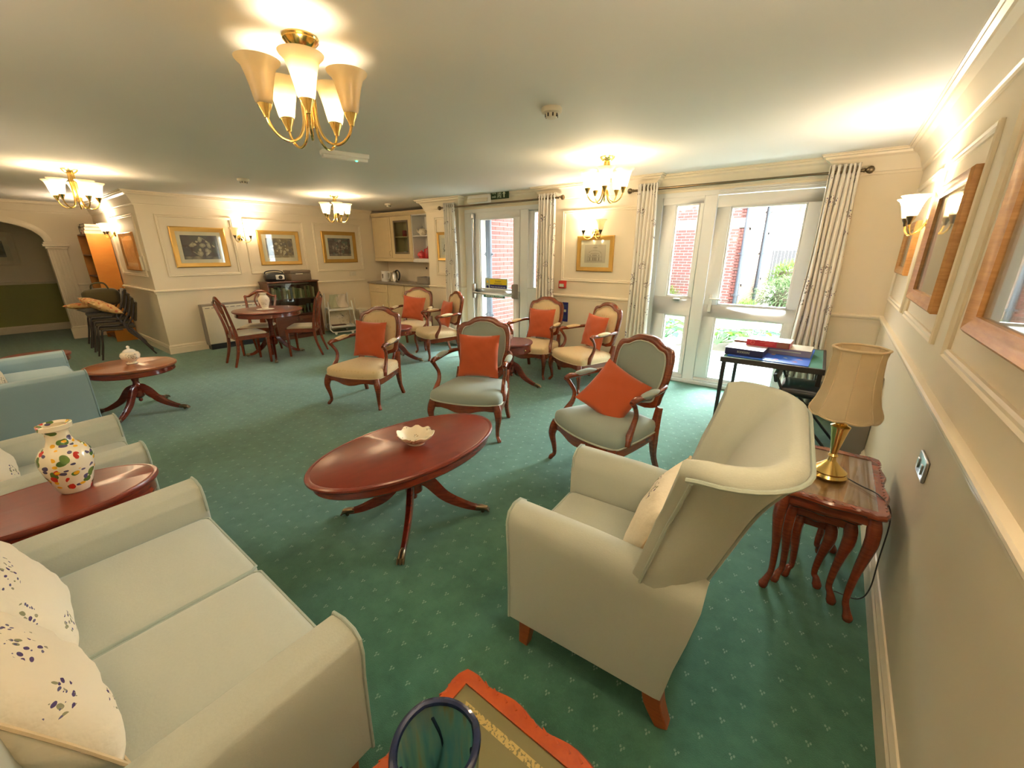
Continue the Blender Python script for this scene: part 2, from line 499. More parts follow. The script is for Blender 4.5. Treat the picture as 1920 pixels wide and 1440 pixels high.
def brick_mat(name, c1, c2, c3):
    t = NT(name); oi = t.n('ShaderNodeObjectInfo'); nz = t.noise(18, 3, t.coord())
    gi = t.n('ShaderNodeNewGeometry')
    rnd = t.math('FRACT', t.math('ADD', oi.outputs['Random'], gi.outputs['Random Per Island']))
    k = t.ramp(rnd, [(0.0, c1), (0.5, c2), (1.0, c3)])
    t.col(t.mix(t.math('MULTIPLY', nz.outputs['Fac'], 0.4), k, tuple(x*0.6 for x in c1[:3])+(1,)))
    t.set(Roughness=0.9); t.bump(nz.outputs['Fac'], 0.3, 0.005)
    return t.m
def leaf_mat(name, c1, c2):
    t = NT(name); gi = t.n('ShaderNodeNewGeometry'); oi = t.n('ShaderNodeObjectInfo')
    rnd = t.math('FRACT', t.math('ADD', oi.outputs['Random'], gi.outputs['Random Per Island']))
    k = t.mix(rnd, c1, c2)
    d = t.n('ShaderNodeBsdfDiffuse'); tl = t.n('ShaderNodeBsdfTranslucent')
    t.l(k, d.inputs[0]); t.l(k, tl.inputs[0])
    m = t.n('ShaderNodeMixShader'); m.inputs[0].default_value = 0.3
    t.l(d.outputs[0], m.inputs[1]); t.l(tl.outputs[0], m.inputs[2]); t.l(m.outputs[0], t.out.inputs['Surface'])
    return t.m

M = {}
M['wall'] = paint('cream_wall_paint', (0.78, 0.69, 0.53, 1))
M['trim'] = paint('ivory_trim_gloss', (0.80, 0.71, 0.55, 1), 0.35, 0.01)
M['ceiling'] = paint('white_ceiling_paint', (0.76, 0.74, 0.69, 1), 0.75)
M['dado'] = paint('green_hall_dado', lin(150, 150, 92))
M['carpet'] = carpet_mat()
M['upvc'] = paint('white_door_plastic', (0.83, 0.84, 0.84, 1), 0.3, 0.0)
M['glass'] = pane_glass('clear_pane')
M['cabglass'] = pane_glass('cabinet_glass', (0.80, 0.84, 0.80, 1))
M['sage'] = fabric('sage_upholstery', (0.47, 0.50, 0.43, 1), 0.08)
M['sagepipe'] = fabric('sage_piping', (0.36, 0.42, 0.36, 1), 0.08)
M['blue'] = fabric('duck_egg_upholstery', (0.30, 0.42, 0.46, 1), 0.08)
M['bluepipe'] = fabric('duck_egg_piping', (0.22, 0.33, 0.37, 1), 0.08)
M['greenpad'] = fabric('grey_green_chair_cloth', (0.31, 0.37, 0.33, 1), 0.08)
M['greenpipe'] = fabric('pale_chair_piping', (0.52, 0.56, 0.48, 1), 0.05)
M['orange'] = fabric('burnt_orange_linen', (0.52, 0.105, 0.040, 1), 0.10)
M['mahog'] = wood('mahogany', lin(134, 52, 30), lin(86, 28, 16), 0.16, 0.6)
M['mahogtop'] = wood('polished_mahogany_top', lin(118, 44, 28), lin(104, 36, 23), 0.34, 0.35, (3.0, 10.0, 3.0), 3.0)
M['tantop'] = wood('worn_walnut_top', lin(150, 84, 44), lin(128, 68, 36), 0.28, 0.5, (3.0, 10.0, 3.0), 3.0)
M['chairwood'] = wood('carved_beech_stain', lin(142, 66, 32), lin(96, 38, 18), 0.25, 0.4)
M['nestwood'] = wood('orange_yew_veneer', lin(186, 82, 26), lin(140, 52, 16), 0.22, 0.5)
M['nestdark'] = wood('red_brown_table_leg', lin(142, 62, 32), lin(104, 40, 20), 0.25, 0.4)
M['beechleg'] = wood('orange_beech_leg', lin(176, 92, 44), lin(140, 66, 30), 0.4, 0.2)
M['oakframe'] = wood('oak_picture_frame', lin(200, 150, 88), lin(168, 118, 64), 0.4, 0.2)
M['veneer'] = wood('orange_bookcase_veneer', lin(204, 138, 56), lin(186, 116, 42), 0.4, 0.2, (1.0, 1.0, 3.0), 2.0)
M['veneerdark'] = wood('bookcase_inside', lin(128, 74, 34), lin(98, 54, 24), 0.5, 0.1)
M['darkwood'] = wood('dark_cabinet_wood', lin(110, 58, 30), lin(74, 36, 18), 0.3, 0.3)
M['brass'] = metal('polished_brass', (0.86, 0.62, 0.22, 1), 0.16)
M['antbrass'] = metal('antique_brass', (0.20, 0.15, 0.09, 1), 0.32)
M['gold'] = plain('gilt_frame', lin(198, 158, 82), 0.38, 0.55)
M['chrome'] = metal('polished_steel', (0.75, 0.75, 0.74, 1), 0.15)
M['silver'] = metal('satin_silver', (0.6, 0.6, 0.6, 1), 0.3)
M['black'] = plain('black_plastic', (0.012, 0.012, 0.013, 1), 0.35)
M['blackleather'] = plain('black_vinyl', (0.014, 0.015, 0.02, 1), 0.28)
M['darkmetal'] = plain('dark_brown_metal', (0.030, 0.022, 0.018, 1), 0.4)
M['mount'] = plain('ivory_mount_board', (0.78, 0.69, 0.52, 1), 0.8)
M['white'] = plain('white_plastic', (0.80, 0.79, 0.75, 1), 0.4)
M['cream'] = plain('cream_plastic', (0.74, 0.68, 0.54, 1), 0.45)
M['taupe'] = plain('taupe_heater_end', (0.26, 0.23, 0.20, 1), 0.5)
M['china'] = plain('white_china', (0.84, 0.81, 0.73, 1), 0.15, 0, 0.5)
M['creamcab'] = plain('cream_kitchen_door', (0.74, 0.60, 0.36, 1), 0.45)
M['worktop'] = plain('speckled_worktop', (0.36, 0.31, 0.25, 1), 0.3, 0, 0, 0.5, 0.3, 60)
M['shade'] = shade_glass('alabaster_glass', (0.92, 0.84, 0.66, 1), 0.6, 0.5)
M['shade_dim'] = shade_glass('alabaster_glass_dim', (0.94, 0.83, 0.60, 1), 0.6, 0.12)
M['lampshade'] = shade_glass('cream_silk_shade', (0.80, 0.66, 0.43, 1), 0.35)
M['bulb'] = emis('lit_bulb', (1.0, 0.78, 0.45, 1), 40.0)
M['curtain'] = floral('floral_curtain_cloth', (0.80, 0.76, 0.69, 1), [lin(92, 78, 110), lin(128, 124, 106), lin(120, 84, 96)], 6.0, 0.30, 42.0, 0.34)
M['floralcush'] = floral('floral_cushion_cloth', (0.80, 0.73, 0.58, 1), [lin(74, 60, 104), lin(140, 140, 108), lin(96, 92, 124), lin(150, 146, 122)], 6.5, 0.27, 50.0, 0.32, wrinkle=0.5)
M['vase'] = floral('fruit_painted_glaze', (0.84, 0.77, 0.60, 1), [lin(78, 112, 44), lin(94, 124, 58), lin(84, 80, 110), lin(196, 52, 40), lin(232, 176, 40)], 9.0, 0.85, 22.0, 0.36, 0.14, 0.6)
M['dish'] = floral('sprigged_china', (0.88, 0.80, 0.64, 1), [lin(176, 134, 60), lin(120, 124, 104)], 14.0, 0.34, 110.0, 0.36, 0.15, 0.5)
t = NT('cream_damask'); co = t.coord(); v = t.vor(26, t.mapping(co, (1, 1, 0.7)), rnd=0.35); nz = t.noise(300, 2, co)
k = t.mix(t.math('MULTIPLY', t.math('LESS_THAN', v.outputs['Distance'], 0.26), 0.5), (0.72, 0.56, 0.33, 1), (0.62, 0.42, 0.20, 1))
t.col(t.mix(t.math('MULTIPLY', nz.outputs['Fac'], 0.3), k, (0.56, 0.42, 0.24, 1))); t.set(Roughness=0.85, Specular__IOR__Level=0.2, Sheen__Weight=0.2); t.bump(nz.outputs['Fac'], 0.2, 0.002)
M['damask'] = t.m
M['damaskpipe'] = fabric('cream_piping', (0.66, 0.52, 0.32, 1), 0.06)
M['dinseat'] = fabric('cream_dining_seat', (0.62, 0.54, 0.38, 1), 0.1)
t = NT('blue_cast_glass'); co = t.coord(); nz = t.noise(9, 3, t.mapping(co, (3.0, 3.0, 0.35)))
k = t.ramp(nz.outputs['Fac'], [(0.30, (0.02, 0.10, 0.24, 1)), (0.46, (0.12, 0.34, 0.36, 1)), (0.58, (0.22, 0.40, 0.32, 1)), (0.68, (0.36, 0.26, 0.08, 1)), (0.78, (0.10, 0.34, 0.40, 1))])
tr = t.n('ShaderNodeBsdfTransparent'); tr.inputs[0].default_value = (0.50, 0.74, 0.74, 1)
tl = t.n('ShaderNodeBsdfTranslucent'); df = t.n('ShaderNodeBsdfDiffuse'); gl = t.n('ShaderNodeBsdfGlossy'); gl.inputs['Roughness'].default_value = 0.05
t.l(k, tl.inputs[0]); t.l(k, df.inputs[0])
a_ = t.n('ShaderNodeMixShader'); a_.inputs[0].default_value = 0.5; t.l(tl.outputs[0], a_.inputs[1]); t.l(df.outputs[0], a_.inputs[2])
b_ = t.n('ShaderNodeMixShader'); b_.inputs[0].default_value = 0.55; t.l(tr.outputs[0], b_.inputs[1]); t.l(a_.outputs[0], b_.inputs[2])
c_ = t.n('ShaderNodeMixShader'); c_.inputs[0].default_value = 0.07; t.l(b_.outputs[0], c_.inputs[1]); t.l(gl.outputs[0], c_.inputs[2])
t.l(c_.outputs[0], t.out.inputs['Surface']); M['blueglass'] = t.m
t = NT('navy_glass_rim'); t.set(Transmission__Weight=0.5, Roughness=0.08); t.col((0.02, 0.03, 0.10, 1))
M['navyglass'] = t.m
# outside
M['brick'] = brick_mat('red_garden_brick', lin(132, 58, 52), lin(146, 68, 60), lin(116, 62, 56))
M['brick2'] = brick_mat('mixed_red_brick', lin(104, 62, 56), lin(118, 60, 54), lin(94, 68, 62))
M['bricky'] = brick_mat('buff_side_brick', lin(132, 96, 76), lin(140, 102, 80), lin(122, 92, 74))
M['mortar'] = plain('pale_mortar', (0.60, 0.54, 0.50, 1), 0.95)
M['stone'] = plain('buff_stone_band', (0.34, 0.28, 0.22, 1), 0.9)
M['pave'] = plain('pale_paving_slab', (0.46, 0.44, 0.41, 1), 0.9, 0, 0, 0.2, 0.08, 3)
M['gravel'] = plain('pale_gravel', (0.50, 0.46, 0.40, 1), 0.95, 0, 0, 0.2, 0.15, 40)
M['lawn'] = plain('lawn_green', (0.20, 0.34, 0.12, 1), 0.95, 0, 0, 0.2, 0.2, 30)
M['soil'] = plain('garden_soil', (0.13, 0.10, 0.07, 1), 0.95)
M['pipe'] = plain('grey_black_drainpipe', (0.05, 0.055, 0.07, 1), 0.4)
M['fence'] = plain('dark_garden_fence', (0.07, 0.06, 0.06, 1), 0.8)
M['hosta'] = leaf_mat('hosta_leaf', (0.07, 0.19, 0.02, 1), (0.06, 0.17, 0.08, 1))
M['hedge'] = leaf_mat('variegated_leaf', (0.03, 0.085, 0.025, 1), (0.26, 0.30, 0.16, 1))
M['shrub'] = leaf_mat('yellow_green_leaf', (0.09, 0.17, 0.025, 1), (0.20, 0.25, 0.07, 1))
M['grey_leaf'] = leaf_mat('silver_leaf', (0.34, 0.40, 0.32, 1), (0.52, 0.55, 0.46, 1))
M['render'] = plain('white_render', (0.8, 0.8, 0.78, 1), 0.9)
# ------------------------------------------------------------------ room shell
H = 2.4
XL = -8.66          # picture wall
YB = -3.35          # the short wall by the stacked chairs
XA = -11.7          # arch wall
XH = -13.3          # hall end
YR = -5.95          # wall behind the camera
KY = 0.95           # back of the kitchen alcove
RD = 0.13           # door recess
m = MB(); m.box(XH-0.1, 0.14, YR-0.14, KY+0.12, -0.12, 0.0)
struct(m.build('floor', M['carpet'], smooth=False))
m = MB(); m.box(XH-0.1, 0.14, YR-0.14, KY+0.12, H, H+0.12)
struct(m.build('ceiling', M['ceiling'], smooth=False))
m = MB(); m.box(0, 0.14, YR-0.14, 0.33, 0, H)
struct(m.build('wall_right', M['wall'], smooth=False))
# wall with the two garden doors
D2 = (-2.28, -0.58); D1 = (-5.42, -3.80)
m = MB()
for a, b in ((-6.2, D1[0]), (D1[1], D2[0]), (D2[1], 0.0)): m.box(a, b, 0, 0.33, 0, H)
for a, b in (D1, D2): m.box(a, b, RD, 0.33, 2.235, H)
struct(m.build('wall_back', M['wall'], smooth=False))
m = MB(); m.box(-6.2, -6.08, 0.33, KY, 0, H); m.box(XL-0.12, -6.08, KY, KY+0.12, 0, H)
struct(m.build('wall_kitchen', M['wall'], smooth=False))
m = MB(); m.box(XL-0.12, XL, YB+0.12, KY, 0, H); m.box(XA-0.12, XL, YB, YB+0.12, 0, H)
struct(m.build('wall_left', M['wall'], smooth=False))
m = MB(); m.box(XH-0.1, 0.0, YR-0.14, YR, 0, H)
struct(m.build('wall_front', M['wall'], smooth=False))
# arch wall: opening between y -5.34 and -4.06
AY0, AY1, ASP, ARI = -5.34, -4.06, 1.74, 0.33
m = MB(); m.box(XA-0.14, XA, AY1, YB, 0, H); m.box(XA-0.14, XA, YR, AY0, 0, H)
ac = (AY0+AY1)/2; ah = (AY1-AY0)/2
pts = [(ac+ah*math.cos(PI*k/24), ASP+ARI*math.sin(PI*k/24)) for k in range(25)]
for (ya, za), (yb, zb) in zip(pts, pts[1:]):
    m.add([(XA, ya, za), (XA, yb, zb), (XA, yb, H), (XA, ya, H), (XA-0.14, ya, za), (XA-0.14, yb, zb), (XA-0.14, yb, H), (XA-0.14, ya, H)],
          [(0,1,2,3), (7,6,5,4), (0,4,5,1)])
struct(m.build('wall_arch', M['wall'], smooth=False))
m = MB(); m.box(XH-0.1, XH, YR, YB, 1.0, H); m.box(XH, XA-0.14, -3.85, -3.75, 0, H)
struct(m.build('wall_hall', M['wall'], smooth=False))
m = MB(); m.box(XH-0.1, XH, YR, YB, 0, 1.0)
struct(m.build('wall_dado', M['dado'], smooth=False))
# arch moulding and pilaster
m = MB()
arc = [(XA+0.012, ac+(ah+0.045)*math.cos(PI*k/28), ASP+(ARI+0.045)*math.sin(PI*k/28)) for k in range(29)]
m.tube(arc, 1.0, sec=[(-0.05,-0.02),(0.05,-0.02),(0.05,0.012),(0.02,0.024),(-0.02,0.024),(-0.05,0.012)], up=(1,0,0))
struct(m.build('trim_1', M['trim']))
m = MB()
m.box(XA, XA+0.05, AY1, AY1+0.24, 0.2, 1.66)
for k in range(5): m.box(XA+0.05, XA+0.062, AY1+0.02+k*0.043, AY1+0.044+k*0.043, 0.24, 1.6)
m.box(XA, XA+0.085, AY1-0.03, AY1+0.27, 0, 0.2); m.box(XA, XA+0.07, AY1-0.015, AY1+0.255, 0.2, 0.225)
m.box(XA-0.02, XA+0.07, AY1-0.02, AY1+0.26, 1.62, 1.66); m.box(XA-0.02, XA+0.09, AY1-0.05, AY1+0.29, 1.66, 1.70); m.box(XA-0.02, XA+0.07, AY1-0.03, AY1+0.27, 1.70, 1.735)
struct(m.build('trim_2', M['trim'], bevel=0.004, seg=1))

RAIL = [(0.0, 0.945), (0.012, 0.945), (0.012, 0.962), (0.022, 0.968), (0.030, 0.982), (0.030, 0.992), (0.024, 1.0), (0.0, 1.004)]
BASE = [(0.0, 0.0), (0.020, 0.0), (0.020, 0.095), (0.014, 0.105), (0.016, 0.118), (0.010, 0.130), (0.006, 0.14), (0.0, 0.142)]
CORN = [(0.0, H-0.185), (0.012, H-0.185), (0.012, H-0.165), (0.022, H-0.160), (0.026, H-0.145), (0.045, H-0.095), (0.075, H-0.055), (0.105, H-0.040), (0.110, H-0.024), (0.130, H-0.020), (0.130, H-0.008), (0.142, H-0.006), (0.142, H), (0.0, H)]
door_run = [(D2[1], 0), (D2[1], RD), (D2[0], RD), (D2[0], 0), (D1[1], 0), (D1[1], RD), (D1[0], RD), (D1[0], 0)]
nt = [2]
def trim(o, pre='trim'):
    nt[0] += 1; o.name = f'trim_{nt[0]}'; return struct(o)
trim(mitre([(0, YR), (0, 0)]+door_run+[(-6.2, 0), (-6.2, 0.5)], CORN).build('trim', M['trim'], angle=25))
trim(mitre([(XL, 0.55), (XL, YB), (XA, YB), (XA, YR), (0, YR)], CORN).build('trim', M['trim'], angle=25))
for run in ([(0, YR), (0, 0), (D2[1], 0), (D2[1], 0.10)], [(D2[0], 0.10), (D2[0], 0), (D1[1], 0), (D1[1], 0.10)],
            [(D1[0], 0.10), (D1[0], 0), (-6.2, 0)], [(XL, 0.30), (XL, YB), (XA, YB), (XA, AY1+0.25)]):
    trim(mitre(run, RAIL).build('trim', M['trim'], angle=25))
trim(mitre([(XH, -3.86), (XH, YR)], RAIL).build('trim', M['trim'], angle=25))
nb = 0
for nm, run in (('baseboard_right', [(0, YR), (0, 0), (D2[1], 0), (D2[1], 0.10)]), ('baseboard_back', [(D2[0], 0.10), (D2[0], 0), (D1[1], 0), (D1[1], 0.10)]),
            ('baseboard_corner', [(D1[0], 0.10), (D1[0], 0), (-6.2, 0)]), ('baseboard_left', [(XL, 0.30), (XL, YB), (XA, YB), (XA, AY1+0.28)]),
            ('baseboard_hall', [(XH, -3.86), (XH, YR)])):
    struct(mitre(run, BASE).build(nm, M['trim'], angle=25))
# raised panel mouldings on the walls
PM = [(-0.018, 0.0), (-0.018, 0.010), (-0.010, 0.016), (0.004, 0.012), (0.012, 0.020), (0.018, 0.014), (0.018, 0.0)]
def panel(axis, at, sgn, a0, a1, z0, z1):
    m = MB(); n = len(PM); vs = []; fs = []
    for (a, z, da, dz) in ((a0, z0, -1, -1), (a1, z0, 1, -1), (a1, z1, 1, 1), (a0, z1, -1, 1)):
        for o, h in PM:
            p, q = a+da*o, z+dz*o
            vs.append((at+sgn*h, p, q) if axis == 'x' else (p, at+sgn*h, q))
    for c in range(4):
        for k in range(n-1): fs.append((c*n+k, ((c+1) % 4)*n+k, ((c+1) % 4)*n+k+1, c*n+k+1))
    m.add(vs, fs)
    trim(m.build('trim', M['trim'], angle=30))
for a, b in ((-3.13, -2.14), (-1.94, -0.95), (-0.72, 0.28)): panel('x', XL, 1, a, b, 1.215, 2.09)
panel('y', YB, -1, -10.35, -8.85, 1.215, 2.09)
panel('y', 0.0, -1, -3.45, -2.42, 1.205, 2.07)
panel('y', 0.0, -1, -5.97, -5.50, 1.205, 2.10)
for a, b in ((-1.17, -0.17), (-2.46, -1.36), (-3.95, -2.78)): panel('x', 0.0, -1, a, b, 1.18, 2.05)

# ------------------------------------------------------------------ garden doors
FY0, FY1 = 0.13, 0.20     # frame depth
def glazed(name, rects, x0, x1, z0, z1, y0=FY0, y1=FY1, mat='upvc', parent=None):
    """one leaf: a rim with rectangular openings stacked from bottom to top, every opening glazed"""
    m = MB()
    zs = z0
    for (a, b, c, d) in rects:
        m.box(x0, x1, y0, y1, zs, c); m.box(x0, a, y0, y1, c, d); m.box(b, x1, y0, y1, c, d); zs = d
    m.box(x0, x1, y0, y1, zs, z1)
    for (a, b, c, d) in rects:    # glazing beads
        for (p, q, r, s_) in ((a, b, c, c+0.018), (a, b, d-0.018, d), (a, a+0.018, c, d), (b-0.018, b, c, d)):
            m.box(p, q, y0+0.012, y1-0.012, r, s_)
    o = m.build(name, M[mat], parent, bevel=0.005, seg=2)
    for (a, b, c, d) in rects:
        g = MB(); g.box(a+0.01, b-0.01, (y0+y1)/2-0.002, (y0+y1)/2+0.002, c+0.01, d-0.01)
        g.build('pane', M['glass'], o, smooth=False)
    return o
# door_2 : the door with side window at the right
d = MB(); d.box(D2[0], D2[1], FY0, FY1+0.03, 2.165, 2.235); d.box(D2[0], D2[0]+0.085, FY0, FY1+0.03, 0, 2.165); d.box(D2[1]-0.07, D2[1], FY0, FY1+0.03, 0, 2.165)
d.box(-1.735, -1.60, FY0, FY1+0.03, 0, 2.165); d.box(D2[0], D2[1], FY0-0.02, FY1+0.06, 0, 0.045); d.box(-1.60, -0.65, FY0-0.012, FY0, 2.18, 2.20); d.box(-1.45, -0.95, FY0-0.016, FY0, 2.205, 2.222)
d2 = struct(d.build('door_2', M['upvc'], bevel=0.005, seg=1))
lf = glazed('door_leaf', [(-1.455, -0.765, 0.10, 0.845), (-1.455, -0.765, 0.985, 2.035)], -1.595, -0.655, 0.05, 2.155, FY0-0.012, FY1-0.01, parent=d2)
m = MB(); m.rbox(-1.545, -1.505, FY0-0.03, FY0-0.012, 0.90, 1.10, 0.008); m.tube([(-1.525, FY0-0.025, 1.055), (-1.525, FY0-0.065, 1.055), (-1.50, FY0-0.07, 1.055), (-1.40, FY0-0.07, 1.05)], 0.010, 8); m.cyl((-1.525, FY0-0.034, 0.965), (-1.525, FY0-0.02, 0.965), 0.014, 12)
m.build('door_handle', M['white'], lf)
w = glazed('window_leaf', [(-2.04, -1.775, 0.10, 0.835), (-2.04, -1.775, 1.05, 2.09)], -2.19, -1.735, 0.05, 2.165, FY0-0.006, FY1, parent=d2)
m = MB(); m.rbox(-1.95, -1.87, FY0-0.035, FY0-0.006, 1.015, 1.035, 0.006); m.tube([(-1.91, FY0-0.03, 1.03), (-1.91, FY0-0.05, 1.03), (-1.86, FY0-0.055, 1.028)], 0.008, 8)
m.build('window_handle', M['white'], w)
# door_1 : the fire exit with a push bar at the left
d = MB(); d.box(D1[0], D1[1], FY0, FY1+0.03, 2.165, 2.235); d.box(D1[0], D1[0]+0.16, FY0, FY1+0.03, 0, 2.165); d.box(D1[1]-0.06, D1[1], FY0, FY1+0.03, 0, 2.165)
d.box(-4.29, -4.14, FY0, FY1+0.03, 0, 2.165); d.box(D1[0], D1[1], FY0-0.02, FY1+0.06, 0, 0.045)
d1 = struct(d.build('door_1', M['upvc'], bevel=0.005, seg=1))
lf = glazed('door_leaf', [(-5.09, -4.40, 0.10, 0.90), (-5.09, -4.40, 0.985, 2.065)], -5.24, -4.29, 0.05, 2.165, FY0-0.012, FY1-0.01, parent=d1)
w = glazed('window_leaf', [(-4.05, -3.93, 1.04, 2.13)], -4.13, -3.86, 0.05, 2.165, FY0-0.006, FY1, parent=d1)
# push bar
pb = thing('push_bar', 'grey panic push bar across the glazed fire exit door', 'push bar', (-5.2, FY0-0.012, 0.93))
m = MB(); m.rbox(-0.035, 0.035, -0.07, 0.0, -0.10, 0.14, 0.012); m.build('mechanism', M['silver'], pb)
m = MB(); m.rbox(0.82, 0.89, -0.085, 0.0, -0.06, 0.16, 0.012); m.build('latch_case', M['taupe'], pb)
m = MB(); m.tube([(0.0, -0.06, 0.0), (0.05, -0.10, -0.005), (0.76, -0.11, -0.01), (0.86, -0.06, 0.03)], 0.017, 10); m.build('bar', M['silver'], pb)
m = MB(); m.box(-0.012, 0.012, -0.022, 0, 0.14, 1.18); m.box(-0.012, 0.012, -0.022, 0, -0.86, -0.10); m.rbox(-0.03, 0.03, -0.05, 0, 1.14, 1.22, 0.01); m.build('vertical_bolt', M['silver'], pb)
def text(s, size, loc, rot, mat, parent=None, name='lettering', align='CENTER', ext=0.0008, sx=1.0):
    cu = bpy.data.curves.new(name, 'FONT'); cu.body = s; cu.size = size; cu.align_x = align; cu.align_y = 'CENTER'; cu.extrude = ext; cu.resolution_u = 3
    o = bpy.data.objects.new(name, cu); COL.objects.link(o)
    dg = bpy.context.evaluated_depsgraph_get(); dg.update()
    me = bpy.data.meshes.new_from_object(o.evaluated_get(dg)); bpy.data.objects.remove(o)
    me.materials.clear(); me.materials.append(mat)
    o = bpy.data.objects.new(name, me); COL.objects.link(o)
    o.location = loc; o.rotation_euler = rot; o.scale = (sx, 1, 1)
    if parent is not None: o.parent = parent
    return o
M['signgreen'] = plain('sign_green', lin(34, 58, 28), 0.6, 0, 0, 0.3, 0.02)
M['signwhite'] = plain('sign_white', lin(206, 214, 190), 0.6, 0, 0, 0.3, 0.02)
M['yellow'] = plain('warning_yellow', lin(222, 190, 30), 0.6, 0, 0, 0.3, 0.02)
M['navy'] = plain('notice_navy', lin(36, 40, 110), 0.6, 0, 0, 0.3, 0.02)
M['ink'] = plain('black_ink', (0.015, 0.015, 0.015, 1), 0.7)
M['greenstrip'] = plain('green_strip', lin(60, 108, 100), 0.6, 0, 0, 0.3, 0.02)
GY = FY0+0.018       # inside face of the glass
st = thing('door_notice', 'yellow and blue warning notice stuck on the fire exit glass above the push bar', 'notice', (-4.78, GY+0.007, 1.06))
m = MB(); m.box(-0.235, 0.235, -0.003, 0, -0.085, 0.10); m.build('sheet', M['signwhite'], st, smooth=False)
m = MB(); m.box(-0.135, 0.215, -0.004, -0.003, 0.0, 0.085); m.build('yellow_panel', M['yellow'], st, smooth=False)
m = MB(); m.box(-0.135, 0.215, -0.004, -0.003, -0.08, 0.0); m.build('blue_panel', M['navy'], st, smooth=False)
R90 = (PI/2, 0, 0)
text('Caution', 0.04, (0.04, -0.0046, 0.055), R90, M['ink'], st, ext=0.0004)
text('alarmed door', 0.03, (0.04, -0.0046, 0.018), R90, M['ink'], st, ext=0.0004)
text('Please close this exit only', 0.029, (0.04, -0.0046, -0.035), R90, M['signwhite'], st, ext=0.0004)
m = MB(); m.prism([(-0.215, 0.025), (-0.155, 0.025), (-0.185, 0.075)], -0.004, -0.003); m.build('warning_triangle', M['yellow'], st, smooth=False)
m = MB(); m.tube([(-0.185, -0.0035, -0.04), (-0.185, -0.0042, -0.04)], 0.026, 20); m.build('blue_disc', M['navy'], st)
st = thing('push_bar_strip', 'thin green strip lettered push bar to open, under the push bar', 'sign', (-4.80, GY-0.032, 0.875))
m = MB(); m.box(-0.23, 0.23, -0.002, 0, -0.022, 0.022); m.build('strip', M['greenstrip'], st, smooth=False)
text('PUSH BAR TO OPEN', 0.042, (0.01, -0.0026, 0.0), R90, M['signwhite'], st, ext=0.0004, sx=0.95)
# ------------------------------------------------------------------ garden outside
GZ = -0.10
m = MB(); m.box(-40, 30, 0.33, 70, GZ-0.3, GZ-0.02)
struct(m.build('ground_soil', M['soil'], smooth=False))
pt = MB(); pt.box(-5.2, 2.4, 0.34, 2.75, GZ-0.02, GZ-0.012)
pat = struct(pt.build('ground_patio', M['mortar'], smooth=False))
sl = MB(); sl.box(0.006, 0.594, 0.006, 0.594, GZ-0.02, GZ); slab = sl.build('slab', M['pave'], pat, bevel=0.006, seg=1)
k = 0
for i in range(12):
    for j in range(4):
        o = slab if k == 0 else slab.copy()
        if k: COL.objects.link(o); o.parent = pat
        o.location = (-5.2+i*0.6+(0.3 if j % 2 else 0)-0.1, 0.345+j*0.6, random.uniform(-0.002, 0.002)); k += 1
m = MB()
path = bez([(-3.3, 2.6, 0), (-2.9, 3.6, 0), (-3.2, 4.7, 0), (-4.6, 5.4, 0)], 12)
m.tube([(p.x, p.y, GZ-0.005) for p in path], 1.0, sec=[(-0.5, -0.01), (0.5, -0.01), (0.5, 0.008), (-0.5, 0.008)], up=(0, 0, 1))
struct(m.build('ground_path', M['pave'], smooth=False))
m = MB(); m.box(-6, 3, 4.75, 6.55, GZ-0.02, GZ-0.008)
struct(m.build('ground_gravel', M['gravel'], smooth=False))
m = MB(); m.box(-6, 3, 6.55, 7.36, GZ-0.02, GZ)
struct(m.build('ground_lawn', M['lawn'], smooth=False))

def brick_wall(name, mat, origin, along, out, length, z0, z1, keep, skip=()):
    """mortar core with bricks laid in stretcher bond on its face. keep(u, z) -> brick is its own part; others are joined into one"""
    along = Vector(along); out = Vector(out); up = Vector((0, 0, 1)); O = Vector(origin)
    Mx = Matrix(((along.x, out.x, 0, O.x), (along.y, out.y, 0, O.y), (0, 0, 1, 0), (0, 0, 0, 1)))
    core = MB(); core.box(0, length, -0.22, 0, z0, z1); w = core.build(name, M['mortar'], smooth=False); w.matrix_world = Mx
    struct(w)
    bb = MB(); bb.box(0.005, 0.220, -0.02, 0.006, 0.005, 0.070); me = bb.build('brick', mat, w, smooth=False).data
    first = bpy.data.objects[[o.name for o in w.children][0]]
    rest = MB(); used = 0
    nrow = int((z1-z0)/0.075)
    for r in range(nrow):
        z = z0+r*0.075; off = -0.1125 if r % 2 else 0.0; u = off
        while u < length-0.05:
            a, b = max(u, 0.0), min(u+0.225, length)
            if not any(s0 < (a+b)/2 < s1 and za < z+0.03 < zb for s0, s1, za, zb in skip):
                pr = random.uniform(0.0, 0.003)
                if a == u and b == u+0.225 and keep((a+b)/2, z+0.037) and used < 290:
                    o = first if used == 0 else bpy.data.objects.new('brick', me)
                    if used: COL.objects.link(o); o.parent = w
                    o.location = (u, pr, z); used += 1
                else:
                    rest.box(a+0.005, b-0.005, -0.02, 0.006+pr, z+0.005, z+0.070)
            u += 0.225
    ro = rest.build('brickwork', mat, w, smooth=False, merge=False); ro['kind'] = 'stuff'
    return w
# wing of the building right outside the fire exit, running away from the house
brick_wall('wall_wing', M['brick'], (-5.32, 0.68, 0), (0, 1, 0), (1, 0, 0), 6.7, GZ, 3.1, lambda u, z: u < 2.1 and -0.0 < z < 2.5)
m = MB(); m.box(-5.9, -5.42, 0.33, 0.58, GZ, 3.1)
struct(m.build('wall_return', M['render'], smooth=False))
